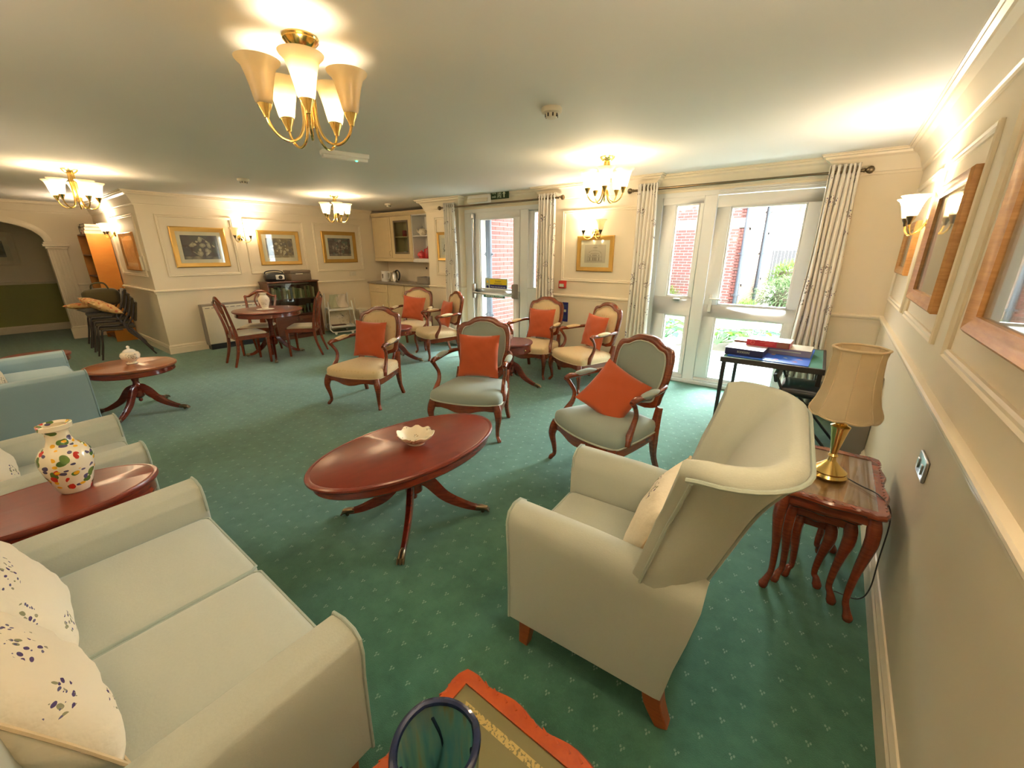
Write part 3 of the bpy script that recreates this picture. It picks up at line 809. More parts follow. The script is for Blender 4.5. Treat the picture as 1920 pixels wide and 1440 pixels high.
# far block facing the house
brick_wall('wall_block', M['brick2'], (-9.0, 7.4, 0), (1, 0, 0), (0, -1, 0), 6.58, GZ, 4.2, lambda u, z: (4.75 < u < 5.55 or 5.75 < u < 6.55) and 0.1 < z < 2.95, skip=((0, 6.6, 2.17, 2.40),))
m = MB(); m.box(-9.0, -2.42, 7.38, 7.42, 2.17, 2.40)
struct(m.build('trim_90', M['stone'], smooth=False))
bw = brick_wall('wall_side', M['bricky'], (-2.42, 7.4, 0), (0, 1, 0), (1, 0, 0), 5.6, GZ, 4.2, lambda u, z: False, skip=((0, 9, 2.17, 2.40), (0.12, 0.95, 0.7, 2.17), (3.6, 4.6, 0.7, 2.17)))
m = MB(); m.box(-2.45, -2.41, 7.4, 13.0, 2.17, 2.40)
struct(m.build('trim_91', M['stone'], smooth=False))
for i, y in enumerate((7.52, 11.0)):
    m = MB(); m.box(-2.43, -2.39, y, y+0.06, 0.7, 2.17); m.box(-2.43, -2.39, y+0.77, y+0.83, 0.7, 2.17); m.box(-2.43, -2.39, y, y+0.83, 0.7, 0.76); m.box(-2.43, -2.39, y, y+0.83, 2.1, 2.17); m.box(-2.43, -2.39, y+0.39, y+0.43, 0.7, 2.17)
    wo = struct(m.build(f'window_{i+1}', M['upvc'], smooth=False))
    g = MB(); g.box(-2.425, -2.415, y+0.05, y+0.78, 0.75, 2.11); g.build('pane', M['render'], wo, smooth=False)
for i, (x, y, lab) in enumerate(((-2.46, 7.33, 'dark drainpipe at the outer corner of the far brick block'), (-2.34, 9.75, 'dark drainpipe halfway along the pale side wall outside'), (-5.29, 0.58, 'thick grey drainpipe beside the red brick wing outside the fire exit'))):
    p = thing('drainpipe', lab, 'drainpipe', (x, y, GZ))
    r = 0.05 if i < 2 else 0.055
    m = MB(); m.tube([(0, 0, 0), (0, 0, 4.2 if i < 2 else 3.1)], r, 12); m.build('pipe', M['pipe'] , p)
    for z in (0.55, 1.6, 2.75):
        m = MB(); m.tube([(0, 0, z), (0, 0, z+0.06)], r+0.014, 12); m.box(-0.10, 0.10, -0.012, 0.012, z+0.02, z+0.04); m.build('bracket', M['pipe'], p)
def leaf(m, p, d, L, W, curl=0.25, droop=0.4, n=3):
    """a broad leaf of 2n quads from p along d"""
    d = Vector(d).normalized(); s = d.cross(Vector((0, 0, 1)))
    if s.length < 1e-3: s = Vector((1, 0, 0))
    s.normalize(); nn = s.cross(d)
    vs = []; fs = []
    for i in range(n+1):
        t = i/n; w = W*math.sin(PI*min(0.97, 0.12+0.88*t))**0.8
        c = Vector(p)+d*(L*t)-Vector((0, 0, 1))*(droop*L*t*t)
        vs += [c+s*w/2+nn*curl*w*0.5, c, c-s*w/2+nn*curl*w*0.5]
    for i in range(n):
        for k in range(2): fs.append((i*3+k, i*3+k+1, i*3+k+4, i*3+k+3))
    m.add(vs, fs)
def hosta(x, y, r, n, lab, mat='hosta', zz=GZ):
    t = thing('hosta', lab, 'plant', (x, y, zz), 0, None)
    for k in range(n):
        a = k*2.399; q = (k+0.5)/n; el = 1.25-1.05*q
        mm = MB(); L = r*(0.55+0.4*q)
        base = Vector((math.cos(a)*0.1*r, math.sin(a)*0.1*r, 0.05)); tip = base+Vector((math.cos(a)*math.cos(el), math.sin(a)*math.cos(el), math.sin(el)))*L*0.75
        leaf(mm, tip, (math.cos(a)*0.9, math.sin(a)*0.9, 0.35), L*0.62, L*0.5, 0.3, 0.5)
        mm.tube([base, tip], 0.006, 4)
        mm.build('leaf', M[mat], t, angle=80)
    return t
hosta(-1.98, 3.25, 0.50, 28, 'broad leaved hosta at the left edge of the glazed door, beyond the patio')
hosta(-1.42, 3.70, 0.46, 24, 'broad leaved hosta just behind the games on the card table')
hosta(-2.95, 3.15, 0.46, 24, 'broad leaved hosta seen through the low side pane of the right door')
hosta(-3.25, 4.05, 0.46, 20, 'leafy green plant behind the hosta of the low side pane')
def bush(name, lab, cat, c, rx, ry, rz, n, L, mat, seed):
    rg = random.Random(seed); mm = MB()
    for k in range(n):
        a = rg.uniform(0, 2*PI); ph = math.acos(rg.uniform(-0.25, 1)); rr = rg.uniform(0.62, 1.04)
        d = Vector((math.sin(ph)*math.cos(a), math.sin(ph)*math.sin(a), math.cos(ph)))
        p = Vector((c[0]+d.x*rx*rr, c[1]+d.y*ry*rr, c[2]+d.z*rz*rr))
        e = (d+Vector((rg.uniform(-.8,.8), rg.uniform(-.8,.8), rg.uniform(-.5,.8)))).normalized()
        leaf(mm, p, e, L*rg.uniform(0.7, 1.2), L*0.5, 0.2, 0.3, 1)
    core = MB(); core.lathe([(0, -rz*0.6), (rx*0.5, -rz*0.5), (rx*0.64, 0), (rx*0.5, rz*0.45), (0, rz*0.64)], 14, (0, 0, 0), 1, ry/rx)
    o = thing(name, lab, cat, (c[0], c[1], GZ))
    core.M = None
    co_ = core.build('stems', M['soil'], o); co_.location = (0, 0, c[2]-GZ)
    fo = mm.build('foliage', M[mat], None, angle=80, merge=False); fo.parent = o; fo.location = (-c[0], -c[1], -GZ); fo['kind'] = 'stuff'
    return o
bush('hedge', 'big variegated hedge in the garden beyond the right door', 'hedge', (-1.02, 8.35, 0.34), 1.16, 0.8, 0.66, 4200, 0.13, 'hedge', 3)
bush('shrub', 'yellow green shrub rising behind the big variegated hedge', 'shrub', (-1.45, 10.4, 0.72), 0.75, 0.7, 0.62, 1800, 0.13, 'shrub', 4)
bush('shrub', 'small green shrub at the foot of the far brick block, upper side pane', 'shrub', (-4.1, 6.85, 0.25), 0.38, 0.35, 0.42, 700, 0.10, 'shrub', 5)
bush('shrub', 'low blue green shrub right of the hostas, by the curtain', 'shrub', (-0.88, 4.25, 0.09), 0.36, 0.35, 0.27, 700, 0.08, 'grey_leaf', 6)
bush('shrub', 'low green shrub under the drainpipe of the far brick block', 'shrub', (-2.12, 6.98, 0.12), 0.28, 0.25, 0.28, 500, 0.10, 'shrub', 8)
pot = thing('potted_plant', 'silvery potted plant on the paving outside the fire exit', 'plant', (-4.90, 1.75, GZ))
m = MB(); m.lathe([(0, 0), (0.09, 0), (0.13, 0.22), (0.135, 0.24), (0.115, 0.24), (0.11, 0.2), (0, 0.2)], 20); m.build('pot', M['render'], pot)
m = MB(); rg = random.Random(2)
for k in range(110):
    a = rg.uniform(0, 2*PI); el = rg.uniform(0.1, 1.5); d = (math.cos(a)*math.cos(el), math.sin(a)*math.cos(el), math.sin(el)); q = rg.uniform(0.1, 0.3)
    leaf(m, (d[0]*q, d[1]*q, 0.22+d[2]*q), d, 0.12, 0.05, 0.2, 0.3, 1)
fo = m.build('foliage', M['grey_leaf'], pot, angle=80, merge=False); fo['kind'] = 'stuff'
bush('shrub', 'leafy shrub beyond the narrow side pane of the fire exit', 'shrub', (-4.45, 2.75, 0.12), 0.28, 0.35, 0.42, 600, 0.10, 'shrub', 9)
fe = thing('garden_fence', 'dark boarded fence at the far end of the garden', 'fence', (-3.4, 20, GZ))
for k in range(26):
    m = MB(); m.box(k*0.15, k*0.15+0.138, 0, 0.02, 0.05, 1.75+0.02*(k % 2)); m.build('board', M['fence'], fe, smooth=False)
for k in range(3):
    m = MB(); m.box(k*1.9-0.05, k*1.9+0.05, -0.06, 0.0, 0, 1.9); m.build('post', M['pipe'], fe, smooth=False)
ho = thing('house', 'white gabled house behind the garden fence', 'house', (-1.2, 27, GZ))
m = MB(); m.prism([(-3.2, 0), (6, 0), (6, 2.6), (1.4, 6.2), (-3.2, 2.6)], 0, 7, 'xz'); m.build('wall', M['render'], ho, smooth=False)
m = MB(); m.tube([(-3.6, -0.2, 2.3), (1.4, -0.2, 6.3), (6.4, -0.2, 2.3)], 1.0, sec=[(-0.1, -0.06), (0.1, -0.06), (0.1, 0.06), (-0.1, 0.06)], up=(0, 1, 0)); m.box(-3.2, 6, -0.06, 0, 2.35, 2.5); m.build('barge_board', M['stone'], ho, smooth=False)
tr_ = bush('tree', 'green tree top above the white house', 'tree', (-3.6, 36, 6.8), 2.2, 2, 2.2, 900, 0.5, 'shrub', 12)
m = MB(); m.tube([(0, 0, 0), (0.1, 0, 3), (0, 0, 6.5)], [0.3, 0.22, 0.12], 8); m.build('trunk', M['soil'], tr_)
# ------------------------------------------------------------------ carved open-arm chairs
OV = [(math.cos(2*PI*k/10), math.sin(2*PI*k/10)) for k in range(10)]
SQ = [(-1,-0.7),(-0.7,-1),(0.7,-1),(1,-0.7),(1,0.7),(0.7,1),(-0.7,1),(-1,0.7)]
def back_outline(w_top, w_bot, z0, zs, zt, n=9):
    """half outline from bottom centre up to crest centre, mirrored: serpentine crest with rounded shoulders"""
    half = bez([(w_bot*0.55, 0, z0), (w_bot*0.93, 0, z0+0.03), (w_bot*1.0, 0, z0+0.10), (w_top*0.99, 0, (z0+zs)/2), (w_top, 0, zs-0.10), (w_top*0.97, 0, zs-0.035), (w_top*0.86, 0, zs+0.012),
                (w_top*0.62, 0, zs+0.028), (w_top*0.38, 0, zt-0.014), (w_top*0.15, 0, zt-0.001)], 36)
    h = [(p.x, p.z) for p in half]
    return h+[(-x, z) for x, z in reversed(h)]
def armchair(name, label, pad, pipe, loc, rz, group):
    t = thing(name, label, 'armchair', loc, rz, group)
    lean = 0.20
    BY = 0.235
    def bk(x, z): return (x, BY+(z-0.40)*lean, z)       # back plane
    A = back_outline(0.262, 0.236, 0.47, 0.905, 0.985); B = back_outline(0.222, 0.200, 0.508, 0.868, 0.938)
    n = len(A)
    def loopring(o, i, y0, y1):
        m = MB(); vs = []
        for src, yy in ((o, y0), (i, y0), (o, y1), (i, y1)):
            for x, z in src:
                p = bk(x, z); vs.append((p[0], p[1]+yy, p[2]))
        fs = []
        for k in range(n):
            q = (k+1) % n
            fs += [(k, q, n+q, n+k), (2*n+k, 3*n+k, 3*n+q, 2*n+q), (k, 2*n+k, 2*n+q, q), (n+k, n+q, 3*n+q, 3*n+k)]
        return m.add(vs, fs)
    loopring(A, B, -0.022, 0.022).build('back_frame', M['chairwood'], t, bevel=0.008, seg=2)
    def padsurf(src, bulge, y):
        m = MB(); c = (0, sum(z for _, z in src)/len(src)); rows = 5; vs = []; fs = []
        for r in range(rows+1):
            k = 1-r/rows
            for x, z in src:
                p = bk(c[0]+(x-c[0])*k*1.01, c[1]+(z-c[1])*k*1.01)
                vs.append((p[0], p[1]+y-bulge*(1-k**4), p[2]))
        for r in range(rows):
            for k in range(n):
                q = (k+1) % n; fs.append((r*n+k, r*n+q, (r+1)*n+q, (r+1)*n+k))
        return m.add(vs, fs)
    m = padsurf(B, 0.030, -0.012); m2 = padsurf(B, -0.012, 0.012); m.add(m2.v, m2.f)
    pd = m.build('back_pad', M[pad], t, angle=70)
    m = MB(); m.tube([(bk(x*0.985, 0)[0], bk(0, z)[1]-0.022, z) for x, z in B], 0.0055, 6, closed=True); m.build('piping', M[pipe], pd)
    # seat: bowed front, narrower back
    def seat_plan(k, e=0.0):
        pts = [(0.31, -0.255), (0.325, -0.20), (0.30, 0.0), (0.262, 0.20), (0.24, 0.235), (0.0, 0.245), (-0.24, 0.235), (-0.262, 0.20), (-0.30, 0.0), (-0.325, -0.20), (-0.31, -0.255), (-0.2, -0.30), (0.0, -0.325), (0.2, -0.30)]
        p = bez([(x*k+(e if x > 0 else -e if x < 0 else 0), y*k, 0) for x, y in pts+[pts[0]]], 42)[:-1]
        return [(q.x, q.y) for q in p]
    S = seat_plan(1.0); ns = len(S); m = MB(); vs = []; fs = []
    rows = [(0.985, 0.325), (1.0, 0.345), (1.0, 0.375), (0.97, 0.400), (0.88, 0.418), (0.70, 0.432), (0.40, 0.440), (0.08, 0.443)]
    for k, z in rows:
        for x, y in S: vs.append((x*k, y*k, z))
    for r in range(len(rows)-1):
        for k in range(ns):
            q = (k+1) % ns; fs.append((r*ns+k, r*ns+q, (r+1)*ns+q, (r+1)*ns+k))
    fs.append(tuple((len(rows)-1)*ns+k for k in range(ns))); fs.append(tuple(range(ns-1, -1, -1)))
    m.add(vs, fs); se = m.build('seat', M[pad], t, angle=70)
    m = MB(); m.tube([(x*1.0, y*1.0, 0.332) for x, y in S], 0.006, 6, closed=True); m.build('piping', M[pipe], se)
    # serpentine seat rail
    O = seat_plan(1.0, 0.0); I = seat_plan(0.90)
    m = MB(); vs = []
    def low(x, y):
        f = math.cos(x/0.31*PI/2)**2
        return 0.262+0.03*(1-abs(math.cos(x*9.0)))-0.014*f
    for src, zf in ((O, low), (I, low), (O, lambda x, y: 0.328), (I, lambda x, y: 0.328)):
        for x, y in src: vs.append((x, y, zf(x, y)))
    fs = []
    for k in range(ns):
        q = (k+1) % ns
        fs += [(k, q, ns+q, ns+k), (2*ns+k, 3*ns+k, 3*ns+q, 2*ns+q), (k, 2*ns+k, 2*ns+q, q), (ns+k, ns+q, 3*ns+q, 3*ns+k)]
    m.add(vs, fs); m.build('seat_rail', M['chairwood'], t, bevel=0.004, seg=1)
    for sx in (-1, 1):
        # front cabriole leg
        m = MB(); p = bez([(sx*0.290, -0.255, 0.325), (sx*0.305, -0.268, 0.27), (sx*0.312, -0.275, 0.21), (sx*0.300, -0.262, 0.12), (sx*0.298, -0.258, 0.05), (sx*0.316, -0.275, 0.018), (sx*0.322, -0.281, 0.0)], 24)
        m.tube(p, lerps([0.034, 0.036, 0.031, 0.022, 0.017, 0.016, 0.019, 0.016], len(p)), sec=OV, up=(sx*0.7, -0.7, 0)); m.build('leg', M['chairwood'], t)
        # rear leg, raked back, running up beside the back
        m = MB(); p = bez([(sx*0.236, BY+0.025, 0.50), (sx*0.240, BY-0.005, 0.36), (sx*0.244, BY-0.01, 0.25), (sx*0.240, BY+0.015, 0.12), (sx*0.250, BY+0.055, 0.0)], 20)
        m.tube(p, lerps([0.021, 0.028, 0.026, 0.018, 0.017], len(p)), sec=SQ, up=(0, -1, 0)); m.build('leg', M['chairwood'], t)
        # arm: rail from the back sweeping out, scrolled end, curved support down to the seat
        ax = sx*0.315
        p = bez([bk(sx*0.245, 0.665), (sx*0.285, BY-0.01, 0.668), (sx*0.312, BY-0.12, 0.660), (sx*0.322, -0.02, 0.652), (sx*0.328, -0.105, 0.655), (sx*0.332, -0.150, 0.640)], 25)
        m = MB(); m.tube(p, lerps([0.016, 0.020, 0.018, 0.018, 0.024, 0.017], len(p)), sec=OV, up=(0, 0, 1))
        q = bez([(sx*0.331, -0.140, 0.645), (sx*0.326, -0.105, 0.60), (sx*0.310, -0.070, 0.53), (sx*0.305, -0.085, 0.46), (sx*0.318, -0.135, 0.385), (sx*0.320, -0.145, 0.335)], 25)
        m.tube(q, lerps([0.021, 0.017, 0.016, 0.019, 0.026, 0.024], len(q)), sec=OV, up=(0, -1, 0))
        am = m.build('arm', M['chairwood'], t)
        m = MB(); p2 = bez([(sx*0.302, BY-0.075, 0.672), (sx*0.316, BY-0.16, 0.674), (sx*0.324, -0.01, 0.666), (sx*0.327, -0.07, 0.664)], 15)
        m.tube(p2, lerps([(0.006, 0.004), (0.026, 0.018), (0.030, 0.022), (0.027, 0.018), (0.006, 0.004)], len(p2)), sec=OV, up=(0, 0, 1)); m.build('arm_pad', M[pad], am, angle=80)
    return t
def cushion(label, mat, w, h, th, M4, group=None, name='cushion', rnd=0.006, seed=1, sag=0.0, pipe=None):
    m = MB(); m.pillow(w, h, th, 18, rnd=rnd, seed=seed, sag=sag)
    o = m.build(name, M[mat], None, angle=80); o.matrix_world = M4
    if pipe:
        m = MB(); pts = []
        N = 14
        for k in range(4*N):
            s_, f = divmod(k, N); q = f/N*2-1
            u, v = ((q, -1), (1, q), (-q, 1), (-1, -q))[s_]
            pts.append((w/2*u*(1-0.07*(1-v*v)*abs(u)), 0, h/2*v*(1-0.07*(1-u*u)*abs(v))-sag*(1-u*u)*max(0, v)))
        m.tube(pts, 0.005, 6, closed=True); m.build('piping', M[pipe], o)
    return tag(o, label, 'cushion', group)
CH = [  # x, y, rot deg, cloth, label, cushion label, cushion tilt/turn
 (-4.31, -2.65, 20.3, 'damask', 'cream patterned carved armchair standing alone left of the grey green ones', 'orange cushion upright in the lone cream armchair'),
 (-2.86, -2.50, 22.8, 'greenpad', 'grey green carved armchair behind the oval coffee table', 'orange cushion upright in the grey green chair behind the coffee table'),
 (-1.56, -2.45, -20, 'greenpad', 'grey green carved armchair beside the wing chair, cushion askew', 'orange cushion slumped sideways on the grey green chair by the wing chair'),
 (-6.02, -0.60, 28, 'damask', 'cream carved armchair in front of the kitchen units', 'orange cushion in the cream chair by the kitchen units'),
 (-5.23, -0.75, -23, 'damask', 'cream carved armchair left of the fire exit, turned sideways', 'orange cushion in the sideways cream chair left of the fire exit'),
 (-3.49, -0.62, 3.4, 'damask', 'cream carved armchair right of the fire exit, beside the drum table with drawers', 'orange cushion in the cream chair beside the drum table with drawers'),
 (-2.70, -0.70, -27, 'damask', 'cream carved armchair nearest the right garden door', 'orange cushion in the cream chair nearest the right garden door')]
pads = {'damask': 'damaskpipe', 'greenpad': 'greenpipe'}
protos = {}
for i, (x, y, r, cl, lab, cl2) in enumerate(CH):
    g = 'carved armchairs around the room'
    if cl in protos: dup(protos[cl], (x, y, 0), math.radians(r), lab, g)
    else: protos[cl] = armchair('carved_armchair', lab, cl, pads[cl], (x, y, 0), math.radians(r), g)
    base = T(x, y, 0, rz=math.radians(r))
    if i == 2: L = base @ T(-0.03, 0.055, 0.575, rx=-0.72, ry=0.38, rz=0.20)
    else: L = base @ T((-0.03, 0.0, 0, -0.03, 0.0, 0.02, 0.0)[i], 0.145, 0.645, rx=-0.24, ry=(0.02, -0.02, 0, 0.10, -0.04, -0.03, 0.03)[i])
    cushion(cl2, 'orange', 0.40, 0.40, 0.11, L, 'orange cushions in the carved armchairs', seed=i)

# ------------------------------------------------------------------ pedestal tables
def ped_table(name, label, loc, rz, a, b, h, top_mat, foot_r, col_r=0.035, apron=0.045, legs=4, a0=45, drawers=False, group=None, cat='table'):
    t = thing(name, label, cat, loc, rz, group)
    m = MB(); e = 0.030
    m.lathe([(0, h-e), (0.955, h-e), (0.985, h-e+0.004), (1.0, h-e+0.012), (1.0, h-0.008), (0.988, h-0.001), (0.965, h-0.0005), (0.955, h-0.003), (0.945, h-0.001), (0, h)], 64, (0,0,0), a, b)
    m.build('top', M[top_mat], t, angle=30)
    if apron:
        m = MB(); m.lathe([(0.88, h-e-apron), (0.93, h-e-apron), (0.945, h-e-apron+0.008), (0.93, h-e-0.004), (0.93, h-e), (0.88, h-e)], 64, (0,0,0), a, b); ap = m.build('apron', M['mahog'], t, angle=30)
        if drawers:
            for ang in (-100, -20, 60, 140):
                q = math.radians(ang); m = MB()
                pts = [(0.95*a*math.cos(q+d), 0.95*b*math.sin(q+d)) for d in (-0.35, -0.175, 0, 0.175, 0.35)]
                for (x0, y0), (x1, y1) in zip(pts, pts[1:]):
                    z0, z1 = h-e-apron+0.012, h-e-0.012
                    m.add([(x0, y0, z0), (x1, y1, z0), (x1, y1, z1), (x0, y0, z1)], [(0,1,2,3)])
                dr = m.build('drawer', M['mahog'], ap)
                m = MB(); m.lathe([(0, -0.008), (0.006, -0.006), (0.009, 0.002), (0.006, 0.010), (0, 0.012)], 10, M=T(1.0*a*math.cos(q), 1.0*b*math.sin(q), h-e-apron/2)); m.build('knob', M['brass'], dr)
    c = col_r
    m = MB(); zb = 0.20 if h < 0.65 else 0.24
    m.lathe([(0, zb-0.05), (c*0.7, zb-0.05), (c*1.25, zb-0.03), (c*1.3, zb+0.03), (c*0.95, zb+0.05), (c*1.15, zb+0.075), (c*0.8, zb+0.10), (c*0.7, h-e-apron-0.10), (c*1.0, h-e-apron-0.06), (c*0.8, h-e-apron-0.04), (c*1.9, h-e-apron-0.01), (c*2.0, h-e-0.001), (0, h-e-0.001)], 20); m.build('column', M['mahog'], t, angle=30)
    m = MB(); m.lathe([(0, -0.02), (0.014, -0.01), (0.018, 0.005), (0.008, 0.03), (0, 0.03)], 12, (0, 0, zb-0.075)); m.build('pendant', M['mahog'], t)
    for k in range(legs):
        q = math.radians(a0+k*360/legs); d = Vector((math.cos(q), math.sin(q), 0))
        p = bez([d*0.015+Vector((0,0,zb+0.06)), d*(foot_r*0.22)+Vector((0,0,zb+0.028)), d*(foot_r*0.45)+Vector((0,0,zb*0.62)), d*(foot_r*0.72)+Vector((0,0,0.062)), d*(foot_r*0.9)+Vector((0,0,0.036)), d*foot_r+Vector((0,0,0.030))], 25)
        reed = [(-1,-1),(1,-1),(1,0.7),(0.72,1),(0.5,0.72),(0.25,1),(0,0.72),(-0.25,1),(-0.5,0.72),(-0.72,1),(-1,0.7)]
        m = MB(); m.tube(p, lerps([(0.019, 0.036), (0.018, 0.034), (0.016, 0.026), (0.014, 0.018), (0.013, 0.014)], len(p)), sec=reed, up=(0, 0, 1)); lg = m.build('leg', M['mahog'], t, angle=30)
        m = MB()
        e0 = d*foot_r; sd = Vector((-d.y, d.x, 0))
        m.tube([e0-d*0.045+Vector((0,0,0.036)), e0-d*0.01+Vector((0,0,0.034)), e0+d*0.02+Vector((0,0,0.026)), e0+d*0.034+Vector((0,0,0.012))], [0.017, 0.021, 0.019, 0.008], sec=OV, up=(0,0,1))
        for s_ in (-1, 0, 1): m.tube([e0+d*0.0+sd*s_*0.012+Vector((0,0,0.034)), e0+d*0.026+sd*s_*0.015+Vector((0,0,0.026)), e0+d*0.040+sd*s_*0.016+Vector((0,0,0.010))], [0.007, 0.008, 0.005], 6)
        m.tube([e0-sd*0.012+Vector((0,0,0.011)), e0+sd*0.012+Vector((0,0,0.011))], 0.011, 10)
        m.build('claw_caster', M['antbrass'], lg)
    return t
coffee = ped_table('oval_coffee_table', 'large oval mahogany coffee table with splayed brass tipped legs in the middle', (-2.235, -3.735, 0), math.radians(85), 0.60, 0.335, 0.48, 'mahogtop', 0.42, 0.042, 0.05, a0=45)
small = ped_table('small_oval_table', 'small oval pedestal table with sugar bowl beside the blue sofa', (-5.83, -4.30, 0), math.radians(48), 0.37, 0.33, 0.50, 'tantop', 0.38, 0.036, 0.05, a0=0)
vt = ped_table('side_table', 'dark oval side table carrying the fruit painted vase', (-2.80, -5.13, 0), math.radians(90), 0.36, 0.215, 0.60, 'mahogtop', 0.20, 0.03, 0.06, a0=45)
ped_table('drum_table', 'small drum table between the two cream armchairs left of the fire exit', (-5.42, -1.42, 0), 0.3, 0.25, 0.25, 0.52, 'mahogtop', 0.34, 0.03, 0.07, 4, 20, True)
drum = ped_table('drum_table', 'small drum table with knobbed drawers beside the cream armchair right of the fire exit', (-3.36, -1.28, 0), 0.1, 0.25, 0.25, 0.55, 'mahogtop', 0.34, 0.03, 0.09, 4, 10, True)
ped_table('side_table', 'low reddish table edge at the far left behind the blue sofa', (-7.15, -4.83, 0), 0, 0.27, 0.27, 0.50, 'mahogtop', 0.25, 0.03, 0.05, 4, 30)

# ------------------------------------------------------------------ sofas and the green armchair (built with front at -Y, origin under the middle)
def sofa(name, label, cat, w, seats, loc, rz, mat='sage', pipe='sagepipe', depth=0.78, arm=0.135, armh=0.60):
    t = thing(name, label, cat, loc, rz)
    f, b = -depth/2, depth/2
    m = MB(); m.rbox(-w/2+0.02, w/2-0.02, f+0.02, b-0.02, 0.15, 0.36, 0.03, 6); m.build('base', M[mat], t, angle=60)
    m = MB(); m.rbox(-w/2+0.05, w/2-0.05, b-0.20, b, 0.30, 0.88, 0.07, 8, (0, 0.02, 0)); m.build('backrest', M[mat], t, angle=60)
    for s in (-1, 1):
        x0, x1 = s*(w/2-arm), s*(w/2)
        # flared arm: front profile swept back
        prof = [(0.0, 0.15), (1.0, 0.15), (1.02, 0.30), (1.06, 0.44), (1.14, armh-0.07), (1.10, armh-0.02), (0.92, armh), (0.55, armh+0.004), (0.18, armh-0.008), (0.02, armh-0.05), (0.0, armh-0.12)]
        m = MB(); rows = [(f-0.012, 0.94), (f, 1.0), (f+0.02, 1.0), (0, 1.0), (b-0.06, 0.99), (b-0.02, 0.95)]
        n = len(prof); vs = []; fs = []
        for y, k in rows:
            for u, z in prof:
                uu = 0.5+(u-0.5)*k; zz = 0.38+(z-0.38)*(k if z > 0.2 else 1)
                vs.append((x0+(x1-x0)*uu, y, zz-(0.02*(y-f)/depth if z > 0.4 else 0)))
        for r in range(len(rows)-1):
            for k in range(n): fs.append((r*n+k, r*n+(k+1) % n, (r+1)*n+(k+1) % n, (r+1)*n+k))
        fs.append(tuple(range(n))); fs.append(tuple((len(rows)-1)*n+k for k in range(n-1, -1, -1)))
        m.add(vs, fs); a = m.build('arm', M[mat], t, angle=50)
        mod = a.modifiers.new('round', 'BEVEL'); mod.width = 0.012; mod.segments = 2; mod.limit_method = 'ANGLE'; mod.angle_limit = math.radians(25)
        m = MB(); m.tube([(x0+(x1-x0)*u, f-0.004, z) for u, z in prof[1:]], 0.006, 6); m.build('piping', M[pipe], a)
    iw = w-2*arm; cw = iw/seats
    for k in range(seats):
        x0 = -iw/2+k*cw
        m = MB(); m.rbox(x0+0.002, x0+cw-0.002, f-0.005, b-0.17, 0.345, 0.465, 0.035, 9, (0, 0, 0.018)); c = m.build('seat_cushion', M[mat], t, angle=60)
        for z in (0.362, 0.452):
            m = MB(); m.tube([(x0+0.008, b-0.2, z), (x0+0.008, f+0.02, z), (x0+0.022, f+0.001, z), (x0+cw-0.022, f+0.001, z), (x0+cw-0.008, f+0.02, z), (x0+cw-0.008, b-0.2, z)], 0.0055, 6); m.build('piping', M[pipe], c)
    for sx in (-1, 1):
        for y in (f+0.06, b-0.06):
            m = MB(); m.tube([(sx*(w/2-0.06), y, 0.155), (sx*(w/2-0.05), y+(0.03 if y > 0 else -0.0), 0.0)], [0.032, 0.022], sec=[(-1,-1),(1,-1),(1,1),(-1,1)]); m.build('leg', M['beechleg'], t, bevel=0.003, seg=1)
    return t
sofa('two_seat_sofa', 'pale sage two seat sofa nearest the camera at the lower left', 'sofa', 1.30, 2, (-1.905, -5.10, 0), PI)
sofa('lounge_armchair', 'sage armchair between the vase table and the blue sofa', 'armchair', 0.74, 1, (-3.49, -5.14, 0), PI)
sofa('two_seat_sofa', 'duck egg blue sofa at the far left behind the sage armchair', 'sofa', 1.30, 2, (-5.98, -5.06, 0), PI, 'blue', 'bluepipe')

# ------------------------------------------------------------------ wing chair (front at -Y)
wc = thing('wing_chair', 'large pale sage wing chair turned away at the lower right', 'armchair', (-0.895, -3.735, 0), math.radians(-86.5))
W2 = 0.335
m = MB(); m.rbox(-W2+0.02, W2-0.02, -0.30, 0.255, 0.15, 0.36, 0.025, 6); m.build('base', M['sage'], wc, angle=60)
for s in (-1, 1):
    prof = [(0.0, 0.15), (1.0, 0.15), (1.0, 0.30), (1.02, 0.46), (1.08, 0.57), (1.08, 0.61), (0.98, 0.645), (0.7, 0.662), (0.35, 0.658), (0.06, 0.630), (0.0, 0.58), (0.0, 0.46)]
    m = MB(); rows = [(-0.352, 0.93, 0), (-0.340, 1.0, 0), (-0.31, 1.0, 0), (-0.05, 1.0, -0.005), (0.20, 1.0, -0.02), (0.315, 1.0, -0.03), (0.335, 0.96, -0.03)]
    n = len(prof); vs = []; fs = []; x0, x1 = s*(W2-0.125), s*W2
    for y, k, dz in rows:
        for u, z in prof:
            yy = y-(0.0 if y < 0.15 else 0.075*max(0, (0.62-z)/0.47))
            vs.append((x0+(x1-x0)*(0.5+(u-0.5)*k), yy, (0.40+(z-0.40)*k if z > 0.2 else z)+(dz if z > 0.4 else 0)))
    for r in range(len(rows)-1):
        for k in range(n): fs.append((r*n+k, r*n+(k+1) % n, (r+1)*n+(k+1) % n, (r+1)*n+k))
    fs.append(tuple(range(n))); fs.append(tuple((len(rows)-1)*n+k for k in range(n-1, -1, -1)))
    m.add(vs, fs); a = m.build('arm', M['sage'], wc, angle=50)
    m = MB(); m.tube([(x0+(x1-x0)*u, -0.343, z) for u, z in prof[1:-1]], 0.006, 6); m.build('piping', M['sagepipe'], a)
m = MB(); m.rbox(-W2+0.13, W2-0.13, -0.345, 0.20, 0.34, 0.465, 0.035, 9, (0, 0, 0.018)); c = m.build('seat_cushion', M['sage'], wc, angle=60)
